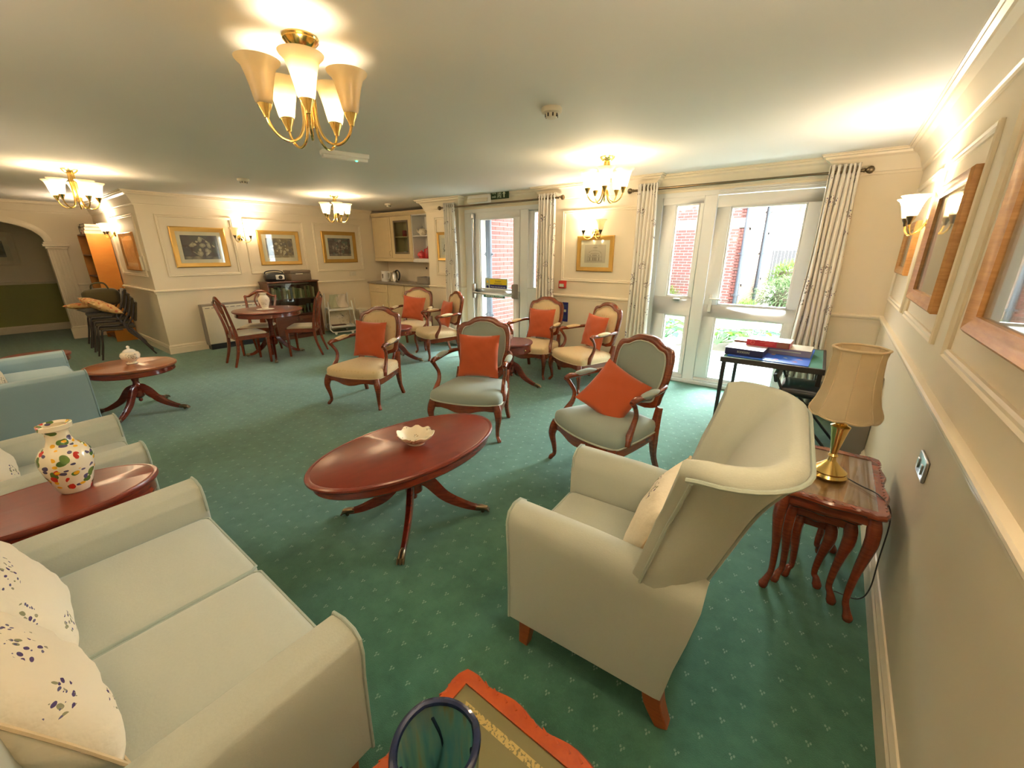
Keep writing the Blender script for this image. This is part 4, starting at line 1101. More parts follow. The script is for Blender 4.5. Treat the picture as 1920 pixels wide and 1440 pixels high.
for z in (0.358, 0.450):
    m = MB(); m.tube([(-W2+0.138, 0.1, z), (-W2+0.138, -0.32, z), (-W2+0.155, -0.340, z), (W2-0.155, -0.340, z), (W2-0.138, -0.32, z), (W2-0.138, 0.1, z)], 0.0055, 6); m.build('piping', M['sagepipe'], c)
# back and wings in one horseshoe: plan curve at height z, leaning back and flaring out at the top
def wing_curve(z, off, k):
    """k in [0,1] from one wing tip round the back to the other; off = outward offset"""
    t = (z-0.40)/0.65; t = max(0.0, t)
    lean = 0.232+0.205*t
    off = off+0.045*max(0.0, (z-0.84)/0.2)**2
    hw = 0.300+0.045*t+0.05*max(0, t-0.8)
    dep = 0.15+0.035*min(1, t*1.5)
    # straight wing, quarter round corner, straight back
    rc = 0.13
    a = dep-rc; b = 2*(hw-rc); cor = PI/2*rc; Ls = max(a, 0.01); tot = 2*Ls+2*cor+b
    d = k*tot
    if d < Ls: x, y, nx, ny = -hw, lean-rc-(Ls-d), -1, -0.18
    elif d < Ls+cor:
        q = (d-Ls)/rc; x, y = -hw+rc-rc*math.cos(q), lean-rc+rc*math.sin(q); nx, ny = -math.cos(q), math.sin(q)
    elif d < Ls+cor+b: x, y, nx, ny = -hw+rc+(d-Ls-cor), lean, 0, 1
    elif d < Ls+2*cor+b:
        q = (d-Ls-cor-b)/rc; x, y = hw-rc+rc*math.sin(q), lean-rc+rc*math.cos(q); nx, ny = math.sin(q), math.cos(q)
    else: x, y, nx, ny = hw, lean-rc-(d-Ls-2*cor-b), 1, -0.18
    return Vector((x+nx*off, y+ny*off, 0))
def top_z(k):
    e = abs(k-0.5)*2           # 1 at the wing tips
    return 1.070-0.012*max(0, e-0.92)/0.08
m = MB(); NU, NV = 40, 14; vs = []; fs = []
ring = []
for i in range(NU+1):
    k = i/NU; zt = top_z(k); e = abs(k-0.5)*2; th = 0.050*(1-0.30*max(0, e-0.85)/0.15)
    zb = 0.36
    col = []
    for j in range(NV+1): z = zb+(zt-0.035-zb)*j/NV; p = wing_curve(z, th*0.7, k); col.append((p.x, p.y, z))
    for ang in (40, 80, 120, 150):
        q = math.radians(ang); p = wing_curve(zt-0.035, th*0.7*math.cos(q)+(th*0.35 if ang < 90 else 0)*0, k); col.append((p.x, p.y, zt-0.035+0.04*math.sin(q)))
    for j in range(NV, -1, -1): z = zb+(zt-0.035-zb)*j/NV; p = wing_curve(z, -th*(1.0+0.25*math.sin(PI*j/NV)), k); col.append((p.x, p.y, z))
    ring.append(col)
nc = len(ring[0])
for col in ring: vs += col
for i in range(NU):
    for j in range(nc-1): fs.append((i*nc+j, (i+1)*nc+j, (i+1)*nc+j+1, i*nc+j+1))
    fs.append((i*nc+nc-1, (i+1)*nc+nc-1, (i+1)*nc, i*nc))
fs.append(tuple(range(nc))); fs.append(tuple(NU*nc+j for j in range(nc-1, -1, -1)))
m.add(vs, fs); wb = m.build('winged_back', M['sage'], wc, angle=55)
mod = wb.modifiers.new('soft', 'BEVEL'); mod.width = 0.014; mod.segments = 3; mod.limit_method = 'ANGLE'; mod.angle_limit = math.radians(50)
m = MB(); m.tube([(wing_curve(top_z(i/NU)-0.035, 0.041, i/NU).x, wing_curve(top_z(i/NU)-0.035, 0.041, i/NU).y, top_z(i/NU)-0.035) for i in range(1, NU)], 0.0065, 6)
for k in (0.04, 0.96, 0.24, 0.76):
    m.tube([tuple(wing_curve(z, 0.0385, k)[:2])+(z,) for z in [0.60+0.42*q/10 for q in range(11)]], 0.0055, 6)
m.build('piping', M['sagepipe'], wb)
for sx in (-1, 1):
    m = MB(); m.tube([(sx*0.28, -0.28, 0.16), (sx*0.285, -0.295, 0.0)], [0.030, 0.020], sec=[(-1,-1),(1,-1),(1,1),(-1,1)]); m.build('leg', M['beechleg'], wc, bevel=0.003, seg=1)
    m = MB(); p = bez([(sx*0.285, 0.225, 0.17), (sx*0.287, 0.235, 0.09), (sx*0.290, 0.275, 0.0)], 8); m.tube(p, lerps([0.034, 0.030, 0.022], len(p)), sec=[(-1,-1),(1,-1),(1,1),(-1,1)], up=(0, 1, 0)); m.build('leg', M['beechleg'], wc, bevel=0.003, seg=1)
cushion('cream floral cushion inside the pale sage wing chair', 'floralcush', 0.38, 0.38, 0.14, wc.matrix_basis @ T(0.04, 0.115, 0.625, rx=-0.34, ry=0.12), 'cream floral cushions', rnd=0.004, seed=21, pipe='damaskpipe')
cushion('large cream floral cushion at the sofa end nearest the camera', 'floralcush', 0.46, 0.43, 0.18, T(-1.69, -5.27, 0.655, rx=-0.42, ry=0.06, rz=PI+0.12), 'cream floral cushions', rnd=0.008, seed=22, pipe='damaskpipe')
cushion('cream floral cushion behind the large one on the sage sofa', 'floralcush', 0.42, 0.42, 0.16, T(-2.10, -5.27, 0.65, rx=-0.42, ry=-0.10, rz=PI), 'cream floral cushions', rnd=0.008, seed=23, pipe='damaskpipe')
cushion('cream cushion on the sage armchair beyond the vase table', 'floralcush', 0.42, 0.42, 0.15, T(-3.49, -5.29, 0.65, rx=-0.45, ry=0.05, rz=PI), 'cream floral cushions', rnd=0.006, seed=24)
cushion('cream cushion on the duck egg blue sofa', 'floralcush', 0.42, 0.42, 0.15, T(-5.80, -5.21, 0.65, rx=-0.45, ry=-0.05, rz=PI), 'cream floral cushions', rnd=0.006, seed=25)
# ------------------------------------------------------------------ lights of the room, and unseen wall lights added as fill
def bell(m, c, r0, r1, h, n=28):
    prof = [(r0*0.9, 0.0), (r0, 0.004), (r0*1.12, h*0.10), (r0*1.42, h*0.40), (r0*1.75, h*0.66), (r0+(r1-r0)*0.62, h*0.85), (r1*0.97, h*0.96), (r1, h), (r1*0.985, h), (r0+(r1-r0)*0.60, h*0.855), (r0*1.70, h*0.66), (r0*1.37, h*0.40), (r0*1.05, h*0.10), (r0*0.85, 0.012)]
    return m.lathe(prof, n, c)
def lamp_point(loc, power, parent, r=0.028):
    l = bpy.data.lights.new('bulb_light', 'POINT'); l.energy = power; l.color = WARM; l.shadow_soft_size = r
    o = bpy.data.objects.new('bulb_light', l); COL.objects.link(o); o.parent = parent; o.location = loc
    return o
def chandelier(label, loc, rz, lit, power, shade='shade'):
    t = thing('chandelier', label, 'ceiling light', loc, rz, 'brass chandeliers on the ceiling')
    m = MB(); m.lathe([(0, 0), (0.068, 0), (0.070, -0.006), (0.066, -0.012), (0.068, -0.016), (0.044, -0.040), (0.030, -0.046), (0, -0.046)], 32); m.build('ceiling_plate', M['brass'], t, angle=25)
    for k in range(5):
        a = 2*PI*k/5; c, s = math.cos(a), math.sin(a)
        pr = [(0.024, -0.045), (0.026, -0.12), (0.026, -0.24), (0.030, -0.315), (0.050, -0.365), (0.088, -0.388), (0.128, -0.378), (0.158, -0.345), (0.170, -0.310)]
        p = bez([(r*c, r*s, z) for r, z in pr], 40)
        m = MB(); m.tube(p, 0.0058, 8); arm = m.build('arm', M['brass'], t)
        m = MB(); m.lathe([(0, -0.318), (0.010, -0.315), (0.014, -0.298), (0.022, -0.282), (0.028, -0.262), (0.024, -0.258), (0, -0.262)], 20, (0.170*c, 0.170*s, 0)); m.build('cup', M['brass'], arm, angle=30)
        m = MB(); bell(m, (0.172*c, 0.172*s, -0.268), 0.030, 0.082, 0.150); m.build('glass_shade', M[shade], arm)
        if k in lit:
            m = MB(); m.lathe([(0, 0), (0.010, 0.0), (0.012, 0.02), (0.019, 0.045), (0.017, 0.060), (0, 0.070)], 12, (0.172*c, 0.172*s, -0.255)); m.build('bulb', M['bulb'], arm)
            lamp_point((0.172*c, 0.172*s, -0.220), power, t)
    m = MB(); m.tube([(0, 0, -0.045), (0, 0, -0.30)], 0.012, 10); m.lathe([(0, -0.33), (0.010, -0.325), (0.013, -0.31), (0.012, -0.30)], 12); m.build('stem', M['brass'], t)
    return t
chandelier('nearest and largest looking brass chandelier, only partly lit', (-2.33, -4.04, H), math.radians(-31), (0, 2, 3), BULB*0.16, 'shade_dim')
chandelier('brass chandelier at the far left before the archway', (-7.03, -4.15, H), 0.4, (0, 1, 2, 3, 4), BULB)
chandelier('small looking brass chandelier in front of the flower pictures', (-6.80, -1.31, H), 0.9, (0, 1, 2, 3, 4), BULB)
chandelier('brass chandelier hanging between the two garden doors', (-2.28, -1.25, H), 1.35, (0, 1, 2, 3, 4), BULB)
def sconce(label, loc, rz, lit, power):
    """built against a wall at local y = 0, room on -Y"""
    t = thing('wall_sconce', label, 'wall light', loc, rz, 'twin brass wall lights')
    m = MB(); m.lathe([(0, 0), (0.045, 0), (0.048, 0.006), (0.040, 0.016), (0.022, 0.024), (0, 0.026)], 24, M=T(0, 0, 0, rx=PI/2)); m.build('back_plate', M['brass'], t, angle=30)
    for k, s in enumerate((-1, 1)):
        m = MB(); p = bez([(s*0.01, -0.02, 0.0), (s*0.03, -0.05, -0.055), (s*0.075, -0.085, -0.075), (s*0.115, -0.105, -0.045), (s*0.12, -0.11, -0.005)], 24); m.tube(p, 0.006, 8); a = m.build('arm', M['brass'], t)
        m = MB(); m.lathe([(0, -0.02), (0.009, -0.018), (0.012, 0), (0.020, 0.014), (0.026, 0.034), (0, 0.034)], 18, (s*0.12, -0.11, 0)); m.build('cup', M['antbrass'], a, angle=30)
        m = MB(); bell(m, (s*0.12, -0.11, 0.028), 0.026, 0.075, 0.125); m.build('glass_shade', M['shade'], a)
        if k in lit:
            m = MB(); m.lathe([(0, 0), (0.012, 0.02), (0.018, 0.045), (0, 0.068)], 12, (s*0.12, -0.11, 0.04)); m.build('bulb', M['bulb'], a)
            lamp_point((s*0.12, -0.11, 0.12), power, t)
    return t
sconce('twin brass wall light on the right wall by the oak framed pictures', (0, -1.26, 1.75), -PI/2, (0, 1), SCONCE*0.65)
sconce('twin brass wall light above the engraving between the garden doors', (-2.98, 0, 1.80), 0, (0,), SCONCE)
sconce('twin brass wall light between the first two flower pictures', (XL, -2.03, 1.80), PI/2, (1,), SCONCE)
sconce('twin brass wall light beside the tall orange bookcase', (-10.22, YB, 1.86), 0, (0, 1), SCONCE)
sconce('added fill light shaped as a twin brass wall light, out of view further along the right wall', (0, -4.35, 1.75), -PI/2, (0, 1), SCONCE*1.7)  # unseen fitting, added to brighten the near end of the room
sconce('added fill light shaped as a twin brass wall light, out of view behind the sage sofa', (-2.6, YR, 1.75), PI, (0, 1), SCONCE*0.8)  # added out of view as fill for the sofa end
sconce('added fill light shaped as a twin brass wall light, out of view behind the blue sofa', (-5.8, YR, 1.75), PI, (0, 1), SCONCE*1.3)  # another added, unseen fitting; lifts the light at the left

# ceiling fittings
def detector(label, loc):
    t = thing('smoke_detector', label, 'smoke detector', loc)
    m = MB(); m.lathe([(0, 0), (0.062, 0), (0.064, -0.008), (0.060, -0.026), (0.044, -0.030), (0, -0.030)], 32); m.build('base', M['cream'], t, angle=30)
    m = MB(); m.lathe([(0, -0.030), (0.038, -0.030), (0.036, -0.050), (0.030, -0.054), (0, -0.056)], 24)
    m.build('chamber', M['cream'], t, angle=30)
    for k in range(8):
        a = k*PI/4; m = MB(); m.box(0.034, 0.040, -0.004, 0.004, -0.050, -0.032, M=T(rz=a)); m.build('vent_slot', M['ink'], t, smooth=False)
    return t
detector('round cream smoke detector on the ceiling between the two nearer chandeliers', (-1.98, -2.68, H))
detector('small smoke detector on the ceiling above the second flower picture', (-6.26, -2.78, H))
detector('small smoke detector on the ceiling in front of the kitchen cabinets', (-7.11, -0.08, H))
t = thing('emergency_light', 'long ceiling emergency light with a green glow near the nearest chandelier', 'emergency light', (-4.06, -2.79, H), math.radians(72))
m = MB(); m.prism([(-0.05, 0), (0.05, 0), (0.040, -0.035), (-0.040, -0.035)], -0.20, 0.20, 'xz', M=T(rz=PI/2)); m.build('housing', M['white'], t, bevel=0.004, seg=1)
m = MB(); m.prism([(-0.036, -0.035), (0.036, -0.035), (0.026, -0.062), (-0.026, -0.062)], -0.19, 0.19, 'xz', M=T(rz=PI/2)); m.build('diffuser', M['white'], t, bevel=0.004, seg=1)
M['greenled'] = emis('green_led', (0.05, 1.0, 0.42, 1), 3.0)
m = MB(); m.lathe([(0, 0), (0.011, -0.002), (0, -0.008)], 10, (0.09, -0.02, -0.060)); m.build('indicator', M['greenled'], t)
t = thing('emergency_light', 'white bulkhead emergency light left of the exit sign', 'emergency light', (-4.93, -0.062, 2.335), 0)
m = MB(); m.rbox(-0.215, 0.215, -0.02, 0.045, -0.06, 0.05, 0.012); m.build('housing', M['white'], t)
m = MB(); m.rbox(-0.205, 0.205, -0.045, -0.02, -0.055, 0.005, 0.012); m.build('diffuser', M['cream'], t)
t = thing('exit_sign', 'green fire exit sign with running man and arrow above the fire exit', 'exit sign', (-4.55, -0.028, 2.370), 0)
m = MB(); m.box(-0.17, 0.17, 0.0, 0.010, -0.062, 0.062); m.build('plate', M['signgreen'], t, smooth=False)
text('Fire', 0.052, (-0.105, -0.001, 0.024), R90, M['signwhite'], t)
text('exit', 0.052, (-0.105, -0.001, -0.026), R90, M['signwhite'], t)
m = MB()     # running man in a doorway
m.box(-0.035, -0.029, -0.001, 0, -0.05, 0.05); m.box(0.022, 0.03, -0.001, 0, -0.05, 0.05); m.box(-0.035, 0.03, -0.001, 0, 0.044, 0.05)
m.tube([(0.004, -0.0005, 0.034), (0.004, -0.0012, 0.034)], 0.009, 12)
for a, b, w in (((0.0, 0.024), (-0.006, -0.008), 0.016), ((-0.004, -0.006), (0.012, -0.024), 0.009), ((0.012, -0.024), (0.006, -0.046), 0.009), ((-0.008, -0.006), (-0.018, -0.028), 0.009), ((-0.018, -0.028), (-0.030, -0.034), 0.009), ((0.0, 0.02), (0.018, 0.008), 0.007), ((0.0, 0.02), (-0.018, 0.012), 0.007)):
    d = (Vector(b)-Vector(a)); nrm = Vector((-d.y, d.x)).normalized()*w/2; A, B = Vector(a), Vector(b)
    q = [A+nrm, B+nrm, B-nrm, A-nrm]
    m.add([(p.x, -0.001, p.y) for p in q], [(0, 1, 2, 3)])
m.build('running_man', M['signwhite'], t, smooth=False)
m = MB(); m.prism([(0.085, 0.045), (0.055, 0.0), (0.072, 0.006), (0.076, -0.045), (0.094, -0.045), (0.098, 0.006), (0.115, 0.0)], -0.001, 0.0); m.build('arrow', M['signwhite'], t, smooth=False)
M['callred'] = plain('fire_red', lin(176, 40, 34), 0.4, 0, 0, 0.4, 0.03)
t = thing('fire_call_point', 'small red fire alarm call point on the wall by the fire exit curtain', 'fire alarm', (-3.43, -0.002, 1.135), 0)
m = MB(); m.rbox(-0.052, 0.052, -0.05, 0, -0.052, 0.052, 0.008); m.build('case', M['callred'], t)
m = MB(); m.box(-0.036, 0.036, -0.052, -0.05, -0.03, 0.012); m.build('glass_plate', M['signwhite'], t, smooth=False)
t = thing('safety_notice', 'dark blue notice low on the wall behind the cream armchair', 'notice', (-3.385, -0.002, 0.755), 0)
m = MB(); m.box(-0.045, 0.045, -0.006, 0, -0.135, 0.135); m.build('sheet', M['navy'], t, smooth=False)
m = MB(); m.box(-0.018, 0.018, -0.0068, -0.006, -0.0, 0.035); m.build('white_mark', M['signwhite'], t, smooth=False)
m = MB()
for z in (-0.10, -0.085, -0.07, -0.055, 0.07, 0.09): m.box(-0.034, 0.028, -0.0066, -0.006, z, z+0.005)
s = m.build('small_print', M['greenstrip'], t, smooth=False); s['kind'] = 'stuff'
def plate(label, cat, name, at, axis, w, h, switches, mat='white'):
    rz = {'right': -PI/2, 'back': 0, 'left': PI/2}[axis]
    t = thing(name, label, cat, at, rz)
    m = MB(); m.rbox(-w/2, w/2, -0.012, 0, -h/2, h/2, 0.006); m.build('face_plate', M[mat], t)
    for k in range(switches):
        x = (k-(switches-1)/2)*w/2
        m = MB(); m.rbox(x-0.012, x+0.012, -0.018, -0.012, -0.02, 0.02, 0.003); m.build('rocker', M[mat], t)
plate('chrome double switch plate low on the right wall', 'switch', 'wall_switch', (0, -3.0, 0.765), 'right', 0.146, 0.088, 2, 'silver')
plate('white socket plate above the second white trolley', 'socket', 'wall_socket', (XL, 0.02, 1.125), 'left', 0.146, 0.088, 1, 'cream')
plate('white socket plate low on the wall by the archway', 'socket', 'wall_socket', (XA, -3.72, 0.62), 'left', 0.13, 0.13, 1, 'cream')
t = thing('wall_telephone', 'cream entry handset at the outer wall corner beside the framed map', 'telephone', (-8.80, YB, 1.40), 0)
m = MB(); m.rbox(-0.05, 0.05, -0.03, 0, -0.11, 0.11, 0.008); m.build('case', M['cream'], t)
m = MB(); m.rbox(-0.04, 0.0, -0.06, -0.03, -0.10, 0.10, 0.012); m.build('handset', M['cream'], t)

# ------------------------------------------------------------------ pictures
def picture(label, at, rz, w, h, frame, fw, mount, artm, depth=0.03, glass=True, group=None):
    """against a wall at local y 0, room on -Y"""
    t = thing('framed_picture', label, 'picture', at, rz, group)
    m = MB()
    fr = [(-w/2, -h/2), (w/2, -h/2), (w/2, h/2), (-w/2, h/2)]
    vs = []; fs = []
    prof = [(0, 0), (0, -depth*0.75), (fw*0.2, -depth), (fw*0.45, -depth*0.9), (fw*0.8, -depth*0.65), (fw, -depth*0.6), (fw, -0.006)]
    sg = [(1, 1), (-1, 1), (-1, -1), (1, -1)]
    for (x, z), (sx, sz) in zip(fr, sg):
        for o, y in prof: vs.append((x+sx*o, y, z+sz*o))
    n = len(prof)
    for c in range(4):
        for k in range(n-1): fs.append((c*n+k, ((c+1) % 4)*n+k, ((c+1) % 4)*n+k+1, c*n+k+1))
    fs.append((0, n, 2*n, 3*n))
    m.add(vs, fs); m.build('frame', M[frame], t, angle=20)
    iw, ih = w-2*fw, h-2*fw
    m = MB(); m.box(-iw/2, iw/2, -0.009, -0.004, -ih/2, ih/2); m.build('mount', M['mount'], t, smooth=False)
    m = MB(); m.box(-iw/2+mount, iw/2-mount, -0.0105, -0.009, -ih/2+mount, ih/2-mount); m.build('print', M[artm], t, smooth=False)
    if glass:
        m = MB(); m.box(-iw/2, iw/2, -0.0145, -0.013, -ih/2, ih/2); m.build('glazing', M['glass'], t, smooth=False)
    return t
M['art1'] = art('dark_rose_still_life', (0.07, 0.05, 0.055, 1), (0.13, 0.10, 0.095, 1), (0.55, 0.47, 0.32, 1), (0.10, 0.10, 0.085, 1), 5.0, 0.0)
M['art2'] = art('pale_flower_still_life', (0.14, 0.10, 0.065, 1), (0.34, 0.27, 0.17, 1), (0.62, 0.54, 0.38, 1), (0.14, 0.11, 0.11, 1), 7.0, 3.1)
M['art3'] = art('dusky_flower_still_life', (0.085, 0.055, 0.05, 1), (0.20, 0.15, 0.135, 1), (0.42, 0.36, 0.28, 1), (0.13, 0.17, 0.15, 1), 8.0, 7.7)
M['art4'] = art('hall_landscape', (0.08, 0.09, 0.08, 1), (0.24, 0.25, 0.22, 1), (0.30, 0.32, 0.30, 1), (0.12, 0.13, 0.10, 1), 4.0, 5.2)
M['sepia'] = art('sepia_map', (0.36, 0.24, 0.10, 1), (0.50, 0.35, 0.16, 1), (0.56, 0.42, 0.22, 1), (0.40, 0.26, 0.12, 1), 6.0, 9.0)
M['paper'] = plain('engraving_paper', (0.56, 0.47, 0.36, 1), 0.8)
M['paperpale'] = plain('pale_print_paper', (0.66, 0.63, 0.56, 1), 0.8)
M['greyink'] = plain('grey_ink', (0.20, 0.15, 0.11, 1), 0.8)
picture('first gilt framed dark rose still life, at the left on the cream wall', (XL, -2.64, 1.635), PI/2, 0.75, 0.615, 'gold', 0.07, 0.055, 'art1')
picture('second gilt framed flower still life, above the glazed cabinet', (XL, -1.405, 1.635), PI/2, 0.73, 0.595, 'gold', 0.065, 0.065, 'art2')
picture('third gilt framed flower still life, nearest the kitchen', (XL, -0.215, 1.66), PI/2, 0.75, 0.605, 'gold', 0.07, 0.06, 'art3')
picture('oak framed sepia map on the short wall by the bookcase', (-9.52, YB, 1.57), 0, 0.84, 0.58, 'oakframe', 0.06, 0.06, 'sepia')
picture('cream framed landscape in the hall beyond the archway', (XH, -4.84, 1.62), PI/2, 1.05, 0.62, 'mount', 0.09, 0.07, 'art4')
bp = picture('small gilt framed botanical print left of the fire exit curtain', (-5.76, 0, 1.655), 0, 0.36, 0.46, 'gold', 0.045, 0.05, 'paperpale')
m = MB(); rg = random.Random(4)
for k in range(9):
    x, z = rg.uniform(-0.03, 0.03), rg.uniform(-0.07, 0.06); leaf(m, (x, -0.0112, z), (rg.uniform(-1, 1), 0, rg.uniform(-1, 1)), 0.035, 0.022, 0, 0, 2)
s = m.build('printed_leaves', M['ink'], bp, angle=90); s['kind'] = 'stuff'
eng = picture('gilt framed building engraving between the two garden doors', (-2.97, 0, 1.545), 0, 0.52, 0.445, 'gold', 0.055, 0.055, 'paper')
m = MB()
def bar(x0, x1, z0, z1): m.box(x0, x1, -0.0112, -0.0104, z0, z1)
for x in (-0.075, -0.03, -0.008, 0.014, 0.055): bar(x, x+0.010, -0.085, -0.045)
for x in (-0.07, -0.03, -0.014, 0.002, 0.018, 0.055): bar(x, x+0.007, -0.03, -0.012)
bar(-0.11, 0.11, -0.092, -0.089); bar(-0.10, 0.10, -0.040, -0.037); bar(-0.10, -0.098, -0.09, 0.0); bar(0.098, 0.10, -0.09, 0.0); bar(-0.03, 0.03, 0.075, 0.080); bar(-0.06, 0.06, 0.0, 0.003)
for k in range(12):
    a = PI*k/12; bar(0.085*math.cos(a)-0.006, 0.085*math.cos(a)+0.006, 0.005+0.035*math.sin(a), 0.009+0.035*math.sin(a))
s = m.build('printed_facade', M['greyink'], eng, smooth=False)
M['palepic'] = plain('pale_washed_print', (0.50, 0.46, 0.40, 1), 0.8)
picture('oak framed picture nearest the corner on the right wall', (0, -0.58, 1.59), -PI/2, 0.60, 0.38, 'oakframe', 0.055, 0.05, 'palepic', 0.035)
picture('oak framed picture with glossy glass, middle of the right wall', (0, -1.96, 1.605), -PI/2, 0.88, 0.63, 'oakframe', 0.06, 0.0, 'palepic', 0.045)
picture('oak framed picture with wide mount at the right edge of the photo', (0, -3.50, 1.62), -PI/2, 0.86, 0.63, 'oakframe', 0.06, 0.0, 'palepic', 0.045)

# ------------------------------------------------------------------ curtains and poles
def curtain(label, x0, x1, y, z0, z1, folds, flare, seed):
    rg = random.Random(seed); ph = rg.uniform(0, 6)
    t = thing('curtain', label, 'curtain', ((x0+x1)/2, y, z0), 0, 'floral curtains at the garden doors')
    w = x1-x0; h = z1-z0; N = folds*10
    def fn(a, b):
        k = 1.0+flare*(1-b)**1.5
        amp = 0.038*(0.85+0.25*math.sin(5*a+ph)+0.2*(1-b))
        x = w*(a-0.5)*k+0.006*math.sin(9*b+7*a+ph); yy = amp*math.sin(2*PI*folds*a+0.5*math.sin(3*b+ph))
        return (x, yy, h*b)
    m = MB(); m.grid(fn, N, 14); o = m.build('cloth', M['curtain'], t, angle=80)
    md = o.modifiers.new('thick', 'SOLIDIFY'); md.thickness = 0.006
    for k in range(folds):
        a = (k+0.5)/folds; m = MB()
        m.tube([(w*(a-0.5)-0.004, 0.028*math.cos(q), h-0.045+0.028*math.sin(q)) for q in [2*PI*i/14 for i in range(14)]], 0.005, 6, closed=True); m.build('eyelet', M['antbrass'], o)
    return t
PZ = 2.248; PY = -0.085
curtain('floral curtain bunched at the left of the fire exit', -5.66, -5.42, PY, 0.03, 2.31, 6, 0.25, 1)
curtain('floral curtain bunched at the right of the fire exit', -3.83, -3.55, PY, 0.03, 2.31, 6, 0.15, 2)
curtain('floral curtain bunched at the left of the right garden door', -2.42, -2.19, PY, 0.03, 2.31, 6, 0.30, 3)
curtain('floral curtain bunched at the right of the right garden door', -0.64, -0.42, PY, 0.03, 2.31, 6, 0.55, 4)
for lab, x0, x1 in (('brass curtain pole over the fire exit', -5.72, -3.49), ('brass curtain pole over the right garden door', -2.48, -0.40)):
    t = thing('curtain_pole', lab, 'curtain pole', ((x0+x1)/2, PY, PZ), 0, None)
    L = (x1-x0)/2
    m = MB(); m.tube([(-L, 0, 0), (L, 0, 0)], 0.013, 12); m.build('rod', M['antbrass'], t)
    for s in (-1, 1):
        m = MB(); m.lathe([(0, 0), (0.016, 0.0), (0.018, 0.01), (0.012, 0.016), (0.026, 0.030), (0.032, 0.048), (0.026, 0.066), (0.010, 0.076), (0, 0.078)], 16, M=T(s*L, 0, 0, ry=s*PI/2)); m.build('finial', M['antbrass'], t)
        m = MB(); m.tube([(s*(L-0.04), 0, 0), (s*(L-0.04), -PY, 0)], 0.009, 8); m.build('bracket', M['antbrass'], t)
# ------------------------------------------------------------------ dining corner
def dining_chair(label, loc, rz):
    t = thing('dining_chair', label, 'chair', loc, rz, 'dining chairs round the circular table')
    SQ4 = [(-1,-1),(1,-1),(1,1),(-1,1)]
    m = MB()
    pl = [(-0.235, -0.22), (0.235, -0.22), (0.205, 0.20), (-0.205, 0.20)]; pi_ = [(-0.205, -0.19), (0.205, -0.19), (0.175, 0.17), (-0.175, 0.17)]
    m.ring(pl, pi_, 0.375, 0.435, 'xy'); m.build('seat_rail', M['chairwood'], t, bevel=0.004, seg=1)
    m = MB(); m.rbox(-0.205, 0.205, -0.20, 0.175, 0.415, 0.462, 0.018, 8, (0, 0, 0.018)); m.build('seat', M['dinseat'], t, angle=70)
    for s in (-1, 1):
        m = MB(); m.tube([(s*0.212, -0.198, 0.43), (s*0.208, -0.195, 0.0)], [0.022, 0.014], sec=SQ4); m.build('leg', M['chairwood'], t, bevel=0.003, seg=1)
        m = MB(); p = bez([(s*0.195, 0.27, 0.0), (s*0.192, 0.205, 0.22), (s*0.190, 0.188, 0.42), (s*0.200, 0.215, 0.62), (s*0.222, 0.262, 0.83), (s*0.236, 0.278, 0.885)], 25); m.tube(p, lerps([0.014, 0.018, 0.020, 0.016, 0.015, 0.013], len(p)), sec=SQ4, up=(0, 1, 0)); m.build('leg', M['chairwood'], t, bevel=0.003, seg=1)
    # camel-backed crest
    m = MB(); p = bez([(-0.240, 0.280, 0.885), (-0.18, 0.283, 0.880), (-0.12, 0.290, 0.915), (-0.05, 0.296, 0.952), (0, 0.297, 0.958), (0.05, 0.296, 0.952), (0.12, 0.290, 0.915), (0.18, 0.283, 0.880), (0.240, 0.280, 0.885)], 40)
    m.tube(p, lerps([(0.011, 0.014), (0.012, 0.018), (0.013, 0.022), (0.013, 0.026), (0.013, 0.028), (0.013, 0.026), (0.013, 0.022), (0.012, 0.018), (0.011, 0.014)], len(p)), sec=OV, up=(0, 0, 1)); m.build('crest_rail', M['chairwood'], t)
    # pierced splat: ribs that fan out from the shoe
    def bk(z): return 0.192+0.105*((z-0.43)/0.52)**1.4
    for x0, x1, x2 in ((-0.030, -0.050, -0.085), (-0.012, -0.016, -0.030), (0.012, 0.016, 0.030), (0.030, 0.050, 0.085)):
        m = MB(); p = bez([(x0, bk(0.44), 0.44), (x0*0.9, bk(0.56), 0.56), (x1, bk(0.70), 0.70), (x2*1.05, bk(0.82), 0.82), (x2*0.55, bk(0.93), 0.935)], 20); m.tube(p, [(0.011, 0.006)]*len(p), sec=OV, up=(0, 1, 0)); m.build('splat_rib', M['chairwood'], t)
    m = MB(); m.prism([(-0.045, 0.40), (0.045, 0.40), (0.04, 0.50), (0.025, 0.56), (-0.025, 0.56), (-0.04, 0.50)], 0.186, 0.204, 'xz'); m.tube([(-0.05, bk(0.72), 0.72), (0, bk(0.735), 0.735), (0.05, bk(0.72), 0.72)], 0.008, 8); m.build('splat_shoe', M['chairwood'], t)
    return t
dc = dining_chair('dining chair on the near left side of the round table, back towards the camera', (-7.12, -2.77, 0), PI*0.985)
dup(dc, (-7.62, -2.40, 0), math.radians(48), 'dining chair behind the round table, facing the room by the heater')
dup(dc, (-7.02, -1.97, 0), math.radians(-40), 'dining chair right of the round table, in front of the glazed cabinet')
dt = ped_table('round_dining_table', 'round mahogany pedestal dining table with a white vase', (-7.17, -2.40, 0), 0.3, 0.47, 0.47, 0.74, 'mahogtop', 0.44, 0.045, 0.06, 3, 80)
